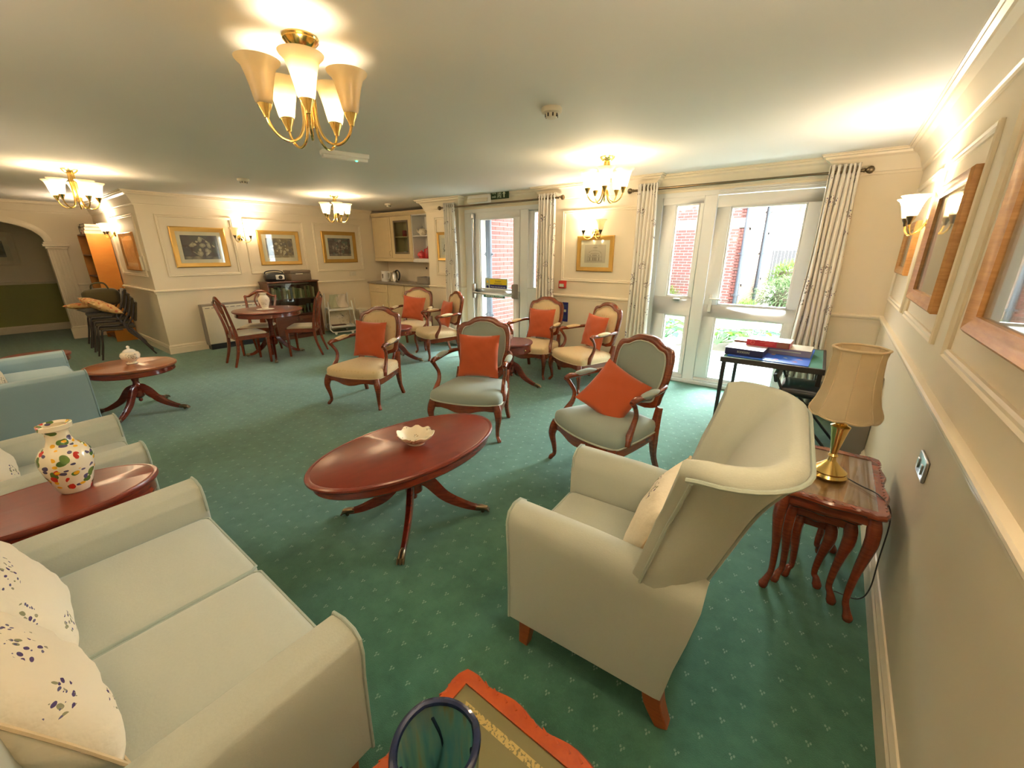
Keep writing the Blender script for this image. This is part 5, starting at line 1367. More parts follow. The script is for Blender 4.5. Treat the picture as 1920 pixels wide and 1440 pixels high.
# white vase on a doily
o = MB(); o.lathe([(0, 0.0), (0.115, 0.0), (0.12, 0.003), (0, 0.004)], 28, fn=lambda a, r, z: (r*(1+0.04*math.cos(14*a)), z)); tag(o.build('doily', M['white']), 'white scalloped doily under the vase on the dining table', 'doily').location = (-7.20, -2.42, 0.741)
t = thing('vase', 'white sprigged vase standing on the doily of the dining table', 'vase', (-7.20, -2.42, 0.746))
m = MB(); m.lathe([(0, 0), (0.045, 0), (0.05, 0.01), (0.046, 0.02), (0.060, 0.06), (0.078, 0.12), (0.076, 0.16), (0.055, 0.19), (0.042, 0.205), (0.044, 0.22), (0.060, 0.235), (0.055, 0.235), (0.036, 0.21), (0.05, 0.18), (0, 0.17)], 28)
m.build('body', M['dish'], t)

# dark glazed cabinet with ornaments
cb = thing('glazed_cabinet', 'dark wood cabinet with glass doors against the cream wall', 'cabinet', (XL+0.012, -1.42, 0), PI/2)
cw, cd, chh = 0.92, 0.34, 1.06
m = MB(); m.box(-cw/2, -cw/2+0.02, -cd, 0, 0, chh-0.025); m.box(cw/2-0.02, cw/2, -cd, 0, 0, chh-0.025); m.box(-cw/2, cw/2, -0.012, 0, 0, chh-0.025); m.build('carcass', M['darkwood'], cb, bevel=0.002, seg=1)
m = MB(); m.box(-cw/2-0.012, cw/2+0.012, -cd-0.015, 0, chh-0.025, chh); m.build('top', M['darkwood'], cb, bevel=0.005, seg=2)
for z in (0.44, 0.72): m = MB(); m.box(-cw/2+0.02, cw/2-0.02, -cd+0.02, -0.012, z, z+0.018); m.build('shelf', M['darkwood'], cb, smooth=False)
m = MB(); m.box(-cw/2+0.02, cw/2-0.02, -cd+0.015, -cd+0.03, 0, 0.07); m.build('plinth', M['darkwood'], cb, smooth=False)
for s in (-1, 1):
    x0, x1 = (-cw/2+0.02, -0.002) if s < 0 else (0.002, cw/2-0.02)
    m = MB(); m.box(x0, x1, -cd, -cd+0.018, 0.08, 0.42); d = m.build('door', M['darkwood'], cb, bevel=0.003, seg=1)
    m = MB(); m.box(x0+0.05, x1-0.05, -cd-0.004, -cd, 0.13, 0.37); m.build('raised_panel', M['darkwood'], d, bevel=0.004, seg=1)
    m = MB(); m.lathe([(0, 0), (0.006, 0), (0.008, 0.012), (0.012, 0.018), (0, 0.024)], 10, M=T(-s*-0.04 if s < 0 else 0.04, -cd, 0.35, rx=PI/2)); m.build('knob', M['antbrass'], d)
    m = MB(); m.box(x0, x1, -cd+0.004, -cd+0.009, 0.46, chh-0.045); g = m.build('glass_door', M['cabglass'], cb, smooth=False)
cbl = lambda x, y, z: cb.matrix_basis @ Vector((x, y, z))
ornm = [plain(f'ornament_{n}', c, 0.3, 0, 0, 0.5) for n, c in (('green', lin(120, 128, 84)), ('pale', lin(186, 176, 140)), ('blue', lin(120, 130, 136)), ('brown', lin(120, 92, 62)))]
rg = random.Random(11); bk0 = None
for zi, zz in enumerate((0.7385, 0.4585)):
    x = -cw/2+0.05
    while x < cw/2-0.07:
        w = rg.uniform(0.028, 0.05); h = rg.uniform(0.15, 0.22)
        m = MB(); m.box(0, w, -0.15, 0, 0, h); m.box(0.003, w-0.003, -0.147, 0.002, h-0.001, h+0.001, 0)
        if zi == 0:
            o = m.build('book', ornm[rg.randrange(4)], None, bevel=0.003, seg=1); tag(o, 'upright book on the upper shelf of the glazed cabinet', 'book', 'books on the upper shelf of the glazed cabinet')
        else:
            m = MB(); r = w*0.85; m.lathe([(0, 0), (r*0.6, 0), (r*0.7, h*0.1), (r*0.35, h*0.25), (r, h*0.55), (r*0.95, h*0.75), (r*0.7, h*0.75), (r*0.6, h*0.5), (0, h*0.4)], 14, (w/2, -0.10, 0))
            o = m.build('goblet', ornm[rg.randrange(3)], None); tag(o, 'small goblet on the lower shelf of the glazed cabinet', 'goblet', 'goblets on the lower shelf of the glazed cabinet')
            x += 0.035
        p = cbl(x, -0.09, zz); o.location = p; o.rotation_euler = (0, 0, PI/2); x += w+0.004
# portable stereo and grey box on the cabinet
t = thing('portable_stereo', 'black portable stereo with silver panel on the glazed cabinet', 'stereo', cbl(-0.24, -0.17, chh), PI/2-0.25)
m = MB(); m.rbox(-0.17, 0.17, -0.10, 0.10, 0.0, 0.135, 0.05, 8, (0, 0, 0.03)); m.build('case', M['black'], t, angle=70)
m = MB(); m.rbox(0.0, 0.14, -0.112, -0.07, 0.03, 0.115, 0.015); m.build('front_panel', M['white'], t)
m = MB(); m.lathe([(0, 0), (0.032, 0), (0.034, 0.006), (0, 0.012)], 20, M=T(0.075, -0.110, 0.072, rx=PI/2)); m.build('dial', M['black'], t)
m = MB(); p = bez([(-0.15, 0.03, 0.10), (-0.13, 0.05, 0.165), (0, 0.06, 0.185), (0.13, 0.05, 0.165), (0.15, 0.03, 0.10)], 16); m.tube(p, 0.010, 8); m.build('handle', M['black'], t)
M['greybox'] = plain('grey_brown_plastic', lin(112, 98, 80), 0.5)
t = thing('record_player', 'grey boxed record player on the glazed cabinet beside the stereo', 'record player', cbl(0.17, -0.17, chh), PI/2)
m = MB(); m.rbox(-0.19, 0.19, -0.15, 0.15, 0.0, 0.13, 0.012); m.build('case', M['greybox'], t)
m = MB(); m.rbox(-0.19, 0.19, -0.15, 0.15, 0.132, 0.185, 0.012); m.build('lid', M['greybox'], t)
m = MB(); m.box(-0.10, 0.03, -0.156, -0.15, 0.115, 0.130); m.build('name_strip', M['cream'], t, smooth=False)

# white fold-away tea trolley in front, a second one behind
def trolley(label, loc, rz, mat, mat2, w=0.44, h=0.78, lean=0.10):
    t = thing('tea_trolley', label, 'trolley', loc, rz)
    r = 0.011
    for s in (-1, 1):
        y = s*0.15
        pts = bez([(-w/2, y+s*-0.0, h-0.14), (-w/2-0.01, y*1.1, h*0.6), (-w/2-0.03, y*1.4, 0.14), (-w/2-0.01, y*1.55, 0.075), (-w/2+0.05, y*1.6, 0.05), (w/2-0.05, y*1.6, 0.05), (w/2+0.01, y*1.55, 0.075), (w/2+0.03, y*1.4, 0.14), (w/2+0.01, y*1.1, h*0.6), (w/2, y, h-0.14)], 45)
        if s > 0: pts = [Vector((-w/2, y, h))]+pts+[Vector((w/2, y, h))]
        m = MB(); m.tube(pts, r, 8); m.build('frame', M[mat], t)
        for q in (-1, 1):
            m = MB(); m.lathe([(0, -0.012), (0.024, -0.012), (0.026, 0), (0.024, 0.012), (0, 0.012)], 14, M=T(q*(w/2-0.06), y*1.6, 0.026, rx=PI/2)); m.tube([(q*(w/2-0.06), y*1.6, 0.026), (q*(w/2-0.06), y*1.6, 0.052)], 0.007, 6); m.build('caster', M[mat], t)
    for z in (h*0.60, 0.13):
        m = MB(); m.box(-w/2+0.0, w/2-0.0, -0.19, 0.19, z, z+0.008)
        for (a, b, c, d) in ((-w/2, w/2, -0.20, -0.188), (-w/2, w/2, 0.188, 0.20), (-w/2-0.004, -w/2+0.008, -0.2, 0.2), (w/2-0.008, w/2+0.004, -0.2, 0.2)): m.box(a, b, c, d, z-0.004, z+0.035)
        m.build('tray', M[mat2], t, bevel=0.003, seg=1)
    return t
t1 = trolley('white tubular tea trolley with tea towels beside the glazed cabinet', (-8.27, -0.62, 0), math.radians(72), 'white', 'white')
M['sagecloth'] = fabric('sage_tea_towel', lin(166, 168, 140), 0.08)
M['greycloth'] = fabric('pale_tea_towel', lin(196, 186, 170), 0.08)
M['brownbase'] = plain('brown_tray_base', lin(96, 52, 28), 0.5)
def towel(label, mat, x, wd, seed):
    rg = random.Random(seed)
    def fn(a, b):
        z = 0.30-0.27*max(0, b-0.25)/0.75 if b > 0.25 else 0.30
        y = 0.0-0.03*b-0.14*max(0, b-0.55)**1.6; 
        return (wd*(a-0.5)*(1+0.15*b)+0.01*math.sin(6*b+seed), y+0.008*math.sin(9*a+4*b+seed), 0.27*(1-b)+0.004 if b < 1 else 0.006)
    m = MB(); m.grid(fn, 10, 12); o = m.build('tea_towel', M[mat], None, angle=80)
    md = o.modifiers.new('thick', 'SOLIDIFY'); md.thickness = 0.012; md.offset = 1
    o.matrix_world = t1.matrix_basis @ T(x, 0.10, 0.478)
    return tag(o, label, 'tea towel')
towel('sage tea towel draped on the upper tray of the white trolley', 'sagecloth', -0.06, 0.16, 1)
towel('pale grey tea towel draped beside the sage one on the trolley', 'greycloth', 0.09, 0.18, 2)
o = MB(); o.rbox(-0.19, 0.19, -0.008, 0.008, 0, 0.27, 0.007); o = o.build('patterned_tray', M['dish']); o.matrix_world = t1.matrix_basis @ T(0, 0.10, 0.139, rx=-0.2)
tag(o, 'tall white tray with dark flower print standing on the lower shelf of the trolley', 'tray')
for q in range(4):
    m = MB(); leaf(m, (0.06+0.04*(q % 2), -0.0105, 0.15+0.02*q), (-1 if q % 2 else 1, 0, 0.5 if q < 2 else -0.8), 0.06, 0.045, 0, 0, 3); s = m.build('printed_leaf', M['ink'], o, angle=90)
o = MB(); o.rbox(-0.13, 0.13, -0.09, 0.07, 0, 0.03, 0.01); o = o.build('wooden_tray', M['brownbase']); o.matrix_world = t1.matrix_basis @ T(-0.05, -0.06, 0.139); tag(o, 'brown wooden tray lying on the lower shelf of the trolley', 'tray')
t2 = trolley('second cream tea trolley standing behind the white one by the kitchen', (-8.30, 0.10, 0), math.radians(75), 'cream', 'cream', 0.50, 0.62)

# ------------------------------------------------------------------ kitchen alcove
KW = XL+0.02
def unit(label, x0, x1, y0, z0, z1, parts, base=True):
    t = thing('kitchen_unit' if base else 'wall_cabinet', label, 'cabinet', ((x0+x1)/2, y0, z0))
    w = x1-x0; d = KY-0.005-y0; h = z1-z0
    m = MB()
    for a, b in ((-w/2, -w/2+0.018), (w/2-0.018, w/2)): m.box(a, b, 0.02, d, 0, h)
    m.box(-w/2, w/2, 0.02, d, 0, 0.018); m.box(-w/2, w/2, 0.02, d, h-0.018, h); m.box(-w/2, w/2, d-0.012, d, 0, h)
    m.build('carcass', M['creamcab'], t, smooth=False)
    for kind, a, b in parts:
        za, zb = a*h, b*h
        if kind in ('door', 'drawer'):
            m = MB(); m.box(-w/2+0.003, w/2-0.003, 0, 0.02, za+0.003, zb-0.003)
            dd = m.build(kind, M['creamcab'], t, bevel=0.003, seg=1)
            m = MB(); m.ring([(-w/2+0.05, za+0.05), (w/2-0.05, za+0.05), (w/2-0.05, zb-0.05), (-w/2+0.05, zb-0.05)], [(-w/2+0.062, za+0.062), (w/2-0.062, za+0.062), (w/2-0.062, zb-0.062), (-w/2+0.062, zb-0.062)], -0.004, 0.0)
            m.build('door_moulding', M['creamcab'], dd)
            hx, hz = (w/2-0.04, (zb-0.18 if base else za+0.10)) if kind == 'door' else (0, (za+zb)/2)
            m = MB()
            if kind == 'door': m.tube(bez([(hx, 0, hz-0.05), (hx, -0.03, hz-0.03), (hx, -0.03, hz+0.03), (hx, 0, hz+0.05)], 12), 0.006, 8)
            else: m.tube(bez([(hx-0.05, 0, hz), (hx-0.03, -0.03, hz), (hx+0.03, -0.03, hz), (hx+0.05, 0, hz)], 12), 0.006, 8)
            m.build('handle', M['creamcab'], dd)
        elif kind == 'glass':
            m = MB(); m.ring([(-w/2+0.003, za+0.003), (w/2-0.003, za+0.003), (w/2-0.003, zb-0.003), (-w/2+0.003, zb-0.003)], [(-w/2+0.11, za+0.10), (w/2-0.11, za+0.10), (w/2-0.11, zb-0.10), (-w/2+0.11, zb-0.10)], 0, 0.02)
            dd = m.build('glazed_door', M['creamcab'], t, bevel=0.003, seg=1)
            m = MB(); m.ring([(-w/2+0.10, za+0.09), (w/2-0.10, za+0.09), (w/2-0.10, zb-0.09), (-w/2+0.10, zb-0.09)], [(-w/2+0.135, za+0.125), (w/2-0.135, za+0.125), (w/2-0.135, zb-0.125), (-w/2+0.135, zb-0.125)], -0.006, 0.004)
            m.build('door_bead', M['greybox'], dd)
            m = MB(); m.box(-w/2+0.10, w/2-0.10, 0.008, 0.012, za+0.09, zb-0.09); m.build('glass_panel', M['cabglass'], dd, smooth=False)
        elif kind == 'shelf':
            m = MB(); m.box(-w/2+0.018, w/2-0.018, 0.03, d-0.012, za, za+0.018); m.build('shelf', M['creamcab'] if base is not None else M['white'], t, smooth=False)
    return t
UY = 0.37
unit('cream kitchen base unit with drawer at the left, by the second trolley', KW, -7.98, UY, 0.10, 0.91, [('door', 0, 0.78), ('drawer', 0.78, 1.0)])
unit('cream kitchen base unit second from the left under the worktop', -7.97, -7.42, UY, 0.10, 0.91, [('door', 0, 1.0)])
unit('cream kitchen base unit third from the left under the worktop', -7.41, -6.84, UY, 0.10, 0.91, [('door', 0, 1.0)])
unit('cream kitchen base unit at the right end under the sink', -6.83, -6.225, UY, 0.10, 0.91, [('door', 0, 1.0)])
m = MB(); m.box(KW, -6.225, UY+0.06, UY+0.075, 0, 0.10); struct(m.build('baseboard_kitchen', M['creamcab'], smooth=False))
wt = thing('worktop', 'speckled kitchen worktop over the cream base units', 'worktop', (0, 0, 0))
m = MB(); m.rbox(KW, -6.225, 0.335, KY-0.002, 0.912, 0.95, 0.012, 6); m.build('slab', M['worktop'], wt)
m = MB(); m.ring([(-7.40, 0.45), (-6.70, 0.45), (-6.70, 0.85), (-7.40, 0.85)], [(-7.35, 0.50), (-6.75, 0.50), (-6.75, 0.80), (-7.35, 0.80)], 0.950, 0.956, 'xy'); m.build('sink_rim', M['chrome'], wt, bevel=0.002, seg=1)
CY0 = 0.60
unit('cream wall cabinet with solid door at the left of the kitchen', KW, -8.02, CY0, 1.44, 2.27, [('door', 0, 1.0), ('shelf', 0.5, 0)], False)
gc = unit('cream wall cabinet with a glazed door in the middle', -8.01, -7.34, CY0, 1.44, 2.27, [('glass', 0, 1.0), ('shelf', 0.5, 0)], False)
t = thing('open_shelf_unit', 'open white shelf unit with teapot and red ware, right of the glazed cabinet', 'shelf', (-6.78, CY0, 1.44))
m = MB(); m.box(-0.55, -0.532, 0, 0.345, 0, 0.83); m.box(0.532, 0.55, 0, 0.345, 0, 0.83); m.box(-0.55, 0.55, 0.333, 0.345, 0, 0.83); m.box(-0.55, 0.55, 0.0, 0.345, 0.81, 0.83); m.build('carcass', M['white'], t, smooth=False)
for z in (-0.02, 0.42): m = MB(); m.box(-0.53, 0.53, 0.01, 0.335, z, z+0.02); m.build('shelf', M['white'], t, smooth=False)
m = MB(); m.box(-0.55, 0.55, -0.01, 0.01, -0.07, -0.02); m.build('pelmet', M['white'], t, smooth=False)
pm = MB(); pm.box(KW, -7.33, CY0-0.012, CY0+0.012, 1.375, 1.438); pm = pm.build('cabinet_pelmet', M['creamcab'], bevel=0.004, seg=1); tag(pm, 'cream pelmet strip under the wall cabinets', 'pelmet')
cm = mitre([(-6.225, CY0-0.01), (KW, CY0-0.01)], [(0, 2.272), (0, 2.29), (-0.0+0.02, 2.31), (0.03, 2.335), (0.03, 2.345), (-0.30, 2.345), (-0.30, 2.272)]).build('cabinet_cornice', M['creamcab'], angle=25); tag(cm, 'cream cornice strip along the top of the wall cabinets', 'cornice')
# things on the shelves and the worktop
M['redware'] = plain('red_glaze', lin(180, 24, 32), 0.25)
M['pinkware'] = plain('pink_floral_glaze', lin(214, 80, 84), 0.3)
def teapot(label, loc, rz, mat, r=0.075, lidm=None):
    t = thing('teapot', label, 'teapot', loc, rz)
    m = MB(); m.lathe([(0, 0), (r*0.6, 0), (r*0.65, r*0.08), (r*0.95, r*0.5), (r, r*0.9), (r*0.85, r*1.35), (r*0.5, r*1.6), (0, r*1.6)], 24); m.build('body', M[mat], t)
    m = MB(); m.lathe([(r*0.52, r*1.58), (r*0.45, r*1.72), (r*0.15, r*1.85), (r*0.08, r*1.95), (r*0.14, r*2.1), (0, r*2.18)], 18); m.build('lid', M[lidm or mat], t)
    m = MB(); p = bez([(-r*0.8, 0, r*0.6), (-r*1.3, 0, r*0.8), (-r*1.55, 0, r*1.35), (-r*1.75, 0, r*1.6)], 12); m.tube(p, lerps([r*0.24, r*0.18, r*0.12, r*0.10], len(p)), 8); m.build('spout', M[mat], t)
    m = MB(); m.tube(bez([(r*0.8, 0, r*1.3), (r*1.35, 0, r*1.35), (r*1.5, 0, r*0.9), (r*1.2, 0, r*0.5), (r*0.85, 0, r*0.45)], 16), r*0.10, 8); m.build('handle', M[mat], t)
    return t
teapot('white patterned teapot on the upper open kitchen shelf', (-7.18, 0.75, 1.882), 0.2, 'dish', 0.085, 'silver')
m = MB(); m.lathe([(0, 0), (0.03, 0), (0.045, 0.03), (0.05, 0.07), (0.046, 0.07), (0.04, 0.03), (0, 0.01)], 18); o = m.build('tea_cup', M['dish']); o.location = (-7.00, 0.78, 1.882); tag(o, 'white cup right of the teapot on the upper open shelf', 'cup')
m = MB(); m.lathe([(0, 0), (0.05, 0), (0.085, 0.05), (0.08, 0.10), (0.05, 0.13), (0.02, 0.14), (0.015, 0.155), (0, 0.16)], 22); o = m.build('sugar_jar', M['pinkware']); o.location = (-7.235, 0.74, 1.442); tag(o, 'round pink flowered pot on the lower open shelf', 'pot')
t = thing('canister', 'tall red canister on the lower open shelf', 'canister', (-7.05, 0.76, 1.442))
m = MB(); m.lathe([(0, 0), (0.085, 0), (0.088, 0.01), (0.088, 0.17), (0.08, 0.185), (0, 0.185)], 24); m.build('body', M['redware'], t, angle=30)
m = MB(); m.lathe([(0, 0.186), (0.06, 0.188), (0.03, 0.205), (0.018, 0.215), (0.02, 0.235), (0, 0.24)], 18); m.build('lid', M['redware'], t, angle=30)
for i, (x, z, mt, r, h, lb) in enumerate(((-7.78, 1.876, 'redware', 0.045, 0.12, 'red jar on the upper shelf behind the cabinet glass'), (-7.58, 1.876, 'white', 0.05, 0.11, 'white mug on the upper shelf behind the cabinet glass'), (-7.76, 1.460, 'silver', 0.06, 0.12, 'glass jar on the lower shelf behind the cabinet glass, left'), (-7.58, 1.460, 'silver', 0.055, 0.10, 'glass jar on the lower shelf behind the cabinet glass, right'))):
    m = MB(); m.lathe([(0, 0), (r*0.9, 0), (r, h*0.1), (r, h*0.9), (r*0.9, h), (r*0.8, h), (r*0.85, h*0.2), (0, h*0.15)], 18); o = m.build('jar', M[mt]); o.location = (x, 0.78, z); tag(o, lb, 'jar')
k = thing('electric_kettle', 'white jug kettle on the kitchen worktop', 'kettle', (-8.33, 0.60, 0.951), 0.2)
m = MB(); m.lathe([(0, 0.02), (0.085, 0.02), (0.088, 0.03), (0.070, 0.20), (0.066, 0.215), (0, 0.22)], 24); m.build('body', M['white'], k, angle=40)
m = MB(); m.lathe([(0, 0), (0.09, 0), (0.092, 0.015), (0.085, 0.02), (0, 0.02)], 24); m.build('base', M['white'], k, angle=40)
m = MB(); m.tube(bez([(0.06, 0, 0.20), (0.12, 0, 0.20), (0.135, 0, 0.13), (0.11, 0, 0.06), (0.078, 0, 0.05)], 20), 0.012, 8); m.build('handle', M['white'], k)
m = MB(); m.tube([(-0.055, 0, 0.17), (-0.095, 0, 0.215)], [0.03, 0.016], 8); m.build('spout', M['white'], k)
m = MB(); m.rbox(-0.012, 0.012, -0.086, -0.070, 0.07, 0.16, 0.004); m.build('water_gauge', M['greybox'], k)
k = thing('steel_kettle', 'shiny steel kettle with black handle beside the white kettle', 'kettle', (-8.02, 0.62, 0.951), 0.3)
m = MB(); m.lathe([(0, 0), (0.088, 0), (0.092, 0.012), (0.086, 0.05), (0.078, 0.14), (0.055, 0.20), (0.02, 0.225), (0, 0.23)], 26); m.build('body', M['chrome'], k, angle=50)
m = MB(); m.tube(bez([(0.03, 0, 0.225), (0.085, 0, 0.235), (0.125, 0, 0.18), (0.12, 0, 0.09), (0.09, 0, 0.03)], 20), 0.016, 8); m.build('handle', M['black'], k)
m = MB(); m.tube([(-0.06, 0, 0.15), (-0.098, 0, 0.19)], [0.024, 0.014], 8); m.build('spout', M['chrome'], k)
t = thing('washing_up_bowl', 'grey plastic tub standing by the sink', 'tub', (-6.98, 0.63, 0.958))
m = MB(); m.ring([(-0.17, -0.13), (0.17, -0.13), (0.17, 0.13), (-0.17, 0.13)], [(-0.155, -0.115), (0.155, -0.115), (0.155, 0.115), (-0.155, 0.115)], 0.0, 0.13, 'xy'); m.box(-0.16, 0.16, -0.12, 0.12, 0, 0.01); m.build('body', M['silver'], t, bevel=0.004, seg=1)
t = thing('tap', 'small chrome tap behind the kitchen sink', 'tap', (-7.05, 0.90, 0.951))
m = MB(); m.tube(bez([(0, 0, 0), (0, 0, 0.16), (0, -0.04, 0.20), (0, -0.12, 0.19), (0, -0.14, 0.16)], 20), 0.010, 8); m.build('spout', M['chrome'], t)
m = MB(); m.tube([(-0.06, 0, 0.03), (0.06, 0, 0.03)], 0.014, 8); m.build('levers', M['chrome'], t)
m = MB(); m.rbox(-0.05, 0.05, -0.006, 0, -0.03, 0.03, 0.004); o = m.build('hob_switch', M['ink']); o.location = (-7.35, KY-0.001, 1.24); o.scale = (0.35, 1, 0.6); tag(o, 'small black switch on the kitchen splash wall', 'switch')

# ------------------------------------------------------------------ storage heaters
def heater(label, loc, rz, w, h, d):
    t = thing('storage_heater', label, 'heater', loc, rz)
    m = MB(); m.rbox(-w/2+0.012, w/2-0.012, -d, -0.003, 0.09, h-0.02, 0.012, 6); m.build('front', M['cream'], t)
    for s in (-1, 1):
        m = MB(); m.box(s*(w/2-0.012), s*w/2, -d+0.008, -0.003, 0.075, h); m.build('end_panel', M['taupe'], t, bevel=0.008, seg=2)
    m = MB(); m.box(-w/2+0.012, w/2-0.012, -d+0.006, -0.003, h-0.028, h+0.002); m.build('top_panel', M['taupe'], t, bevel=0.004, seg=1)
    m = MB(); m.box(-w/2+0.02, w/2-0.02, -d+0.012, -0.01, 0.0, 0.09); m.build('plinth', M['black'], t, smooth=False)
    for k in range(10):
        m = MB(); m.box(-w/2+0.04+k*(w-0.08)/10, -w/2+0.04+(k+0.7)*(w-0.08)/10, -d-0.003, -d+0.002, h-0.06, h-0.048); m.build('vent_slot', M['taupe'], t, smooth=False)
    return t
heater('long storage heater on the cream wall behind the dining table', (XL, -2.36, 0), PI/2, 1.0, 0.74, 0.17)
heater('storage heater on the right wall behind the cream lamp', (0, -0.84, 0), -PI/2, 0.86, 0.70, 0.17)
t = thing('heater_control', 'small cream box standing on the storage heater behind the lamp', 'box', (-0.12, -0.62, 0.703), -PI/2)
m = MB(); m.rbox(-0.05, 0.05, -0.035, 0.035, 0, 0.10, 0.006); m.build('case', M['cream'], t)
m = MB(); m.box(-0.03, 0.03, -0.037, -0.035, 0.05, 0.08); m.build('label_window', M['white'], t, smooth=False)
# ------------------------------------------------------------------ bookcase and stacked chairs at the far left
bx0, bx1, by0, by1, bh = -11.42, -10.62, -3.66, YB-0.012, 1.86
b = thing('bookcase', 'tall orange veneer bookcase against the short wall', 'bookcase', ((bx0+bx1)/2, by1, 0))
w = bx1-bx0; d = by1-by0
for s in (-1, 1): m = MB(); m.box(s*(w/2-0.02), s*w/2, -d, 0, 0, bh); m.build('side', M['veneer'], b, bevel=0.002, seg=1)
m = MB(); m.box(-w/2+0.02, w/2-0.02, -0.01, 0, 0, bh-0.02); m.build('back_board', M['veneerdark'], b, smooth=False)
for z in (0.06, 0.42, 0.78, 1.14, 1.50, bh-0.02): m = MB(); m.box(-w/2+0.02, w/2-0.02, -d+0.005, -0.01, z, z+0.02); m.build('shelf', M['veneerdark'], b, smooth=False)
M['bookpage'] = plain('white_book_pages', lin(226, 214, 190), 0.8)
M['bookpink'] = plain('pink_book_cover', lin(220, 140, 110), 0.6)
M['bookdark'] = plain('dark_book_cover', lin(70, 44, 30), 0.6)
z = bh
for i, (wd, dp, h, cov, lb) in enumerate(((0.34, 0.27, 0.055, 'bookpink', 'pink covered book at the bottom of the pile on the bookcase'), (0.33, 0.26, 0.055, 'bookdark', 'thick book in the middle of the pile on the bookcase'), (0.31, 0.25, 0.05, 'bookdark', 'book on top of the pile on the bookcase'))):
    t = thing('book', lb, 'book', (bx1-0.20, (by0+by1)/2-0.01, z), 0.05*(i-1), 'books lying on the bookcase')
    m = MB(); m.box(-wd/2, wd/2, -dp/2, dp/2, 0, 0.005); m.box(-wd/2, wd/2, -dp/2, dp/2, h-0.005, h); m.box(-wd/2, -wd/2+0.006, -dp/2, dp/2, 0.005, h-0.005); m.build('cover', M[cov], t, smooth=False)
    m = MB(); m.box(-wd/2+0.006, wd/2-0.006, -dp/2+0.006, dp/2-0.006, 0.005, h-0.005); m.build('pages', M['bookpage'], t, smooth=False)
    z += h+0.0005
t = thing('box_file', 'small dark box left of the book pile on the bookcase', 'box', (bx0+0.28, (by0+by1)/2, bh))
m = MB(); m.rbox(-0.15, 0.15, -0.12, 0.12, 0, 0.14, 0.008); m.build('case', M['bookdark'], t)
m = MB(); m.box(-0.04, 0.04, -0.123, -0.12, 0.04, 0.10); m.build('paper_label', M['bookpage'], t, smooth=False)
M['stackseat'] = fabric('dark_stack_chair_cloth', lin(66, 58, 40), 0.1)
M['stackedge'] = fabric('grey_stack_seat_edge', lin(128, 116, 92), 0.1)
def stack_chair(label, loc, rz):
    t = thing('stacking_chair', label, 'chair', loc, rz, 'stacked black framed chairs')
    for s in (-1, 1):
        m = MB(); p = bez([(s*0.235, -0.27, 0.0), (s*0.232, -0.22, 0.22), (s*0.228, -0.185, 0.42), (s*0.222, -0.12, 0.438), (s*0.220, 0.05, 0.432)], 16); m.tube(p, 0.0115, 8); m.build('leg', M['darkmetal'], t)
        m = MB(); p = bez([(s*0.245, 0.36, 0.0), (s*0.236, 0.22, 0.25), (s*0.222, 0.10, 0.43), (s*0.218, 0.19, 0.60), (s*0.205, 0.25, 0.80)], 20); m.tube(p, 0.0115, 8); m.build('leg', M['darkmetal'], t)
    m = MB(); m.rbox(-0.215, 0.215, -0.21, 0.20, 0.440, 0.480, 0.018, 7, (0, 0, 0.012)); m.build('seat', M['stackseat'], t, angle=70)
    m = MB(); m.rbox(-0.20, 0.20, -0.018, 0.018, 0.0, 0.30, 0.017, 7, M=T(0, 0.215, 0.535, rx=-0.22)); m.build('backrest', M['stackseat'], t, angle=70)
    return t
s0 = None
for k in range(4):
    lb = ('lowest of the four stacked black framed chairs', 'second from the bottom of the stacked black framed chairs', 'third from the bottom of the stacked black framed chairs', 'topmost of the stacked black framed chairs')[k]
    loc = (-9.20-0.012*k, -3.81-0.030*k, 0.066*k)
    if s0 is None: s0 = stack_chair(lb, loc, math.radians(-8))
    else: dup(s0, loc, math.radians(-8)+0.02*k, lb)
M['tapestry'] = floral('peach_floral_cushion', lin(214, 170, 112), [lin(196, 110, 72), lin(170, 136, 84), lin(228, 194, 142)], 5.0, 0.9, 16.0, 0.40, wrinkle=0.4)
M['greybag'] = fabric('dark_olive_cloth', lin(84, 76, 50), 0.1)
top = 0.068*3+0.492
cushion('peach floral seat cushion on top of the chair stack, front', 'tapestry', 0.44, 0.42, 0.14, T(-9.12, -3.94, top+0.10, rx=PI/2-0.5, ry=0.1, rz=0.1), 'cushions on the chair stack', seed=31)
cushion('cream floral seat cushion at the left of the chair stack', 'tapestry', 0.38, 0.38, 0.10, T(-9.42, -4.06, top+0.085, rx=PI/2-0.1, rz=0.9), 'cushions on the chair stack', seed=32)
cushion('dark folded cushion under the peach one on the chair stack', 'stackseat', 0.38, 0.36, 0.07, T(-9.22, -3.98, top+0.035, rx=PI/2, rz=0.2), 'cushions on the chair stack', seed=33)
t = thing('cloth_bag', 'dark olive cloth bag slumped on top of the chair stack', 'bag', (-9.40, -3.86, top+0.09), 1.4)
m = MB(); m.rbox(-0.20, 0.20, -0.10, 0.10, 0, 0.23, 0.05, 8, (0.02, 0.03, 0.02)); m.build('body', M['greybag'], t, angle=80)
for s in (-1, 1): m = MB(); m.tube(bez([(-0.10, s*0.05, 0.21), (-0.07, s*0.05, 0.31), (0.06, s*0.06, 0.32), (0.11, s*0.05, 0.21)], 15), 0.010, 6); m.build('strap', M['greybag'], t)
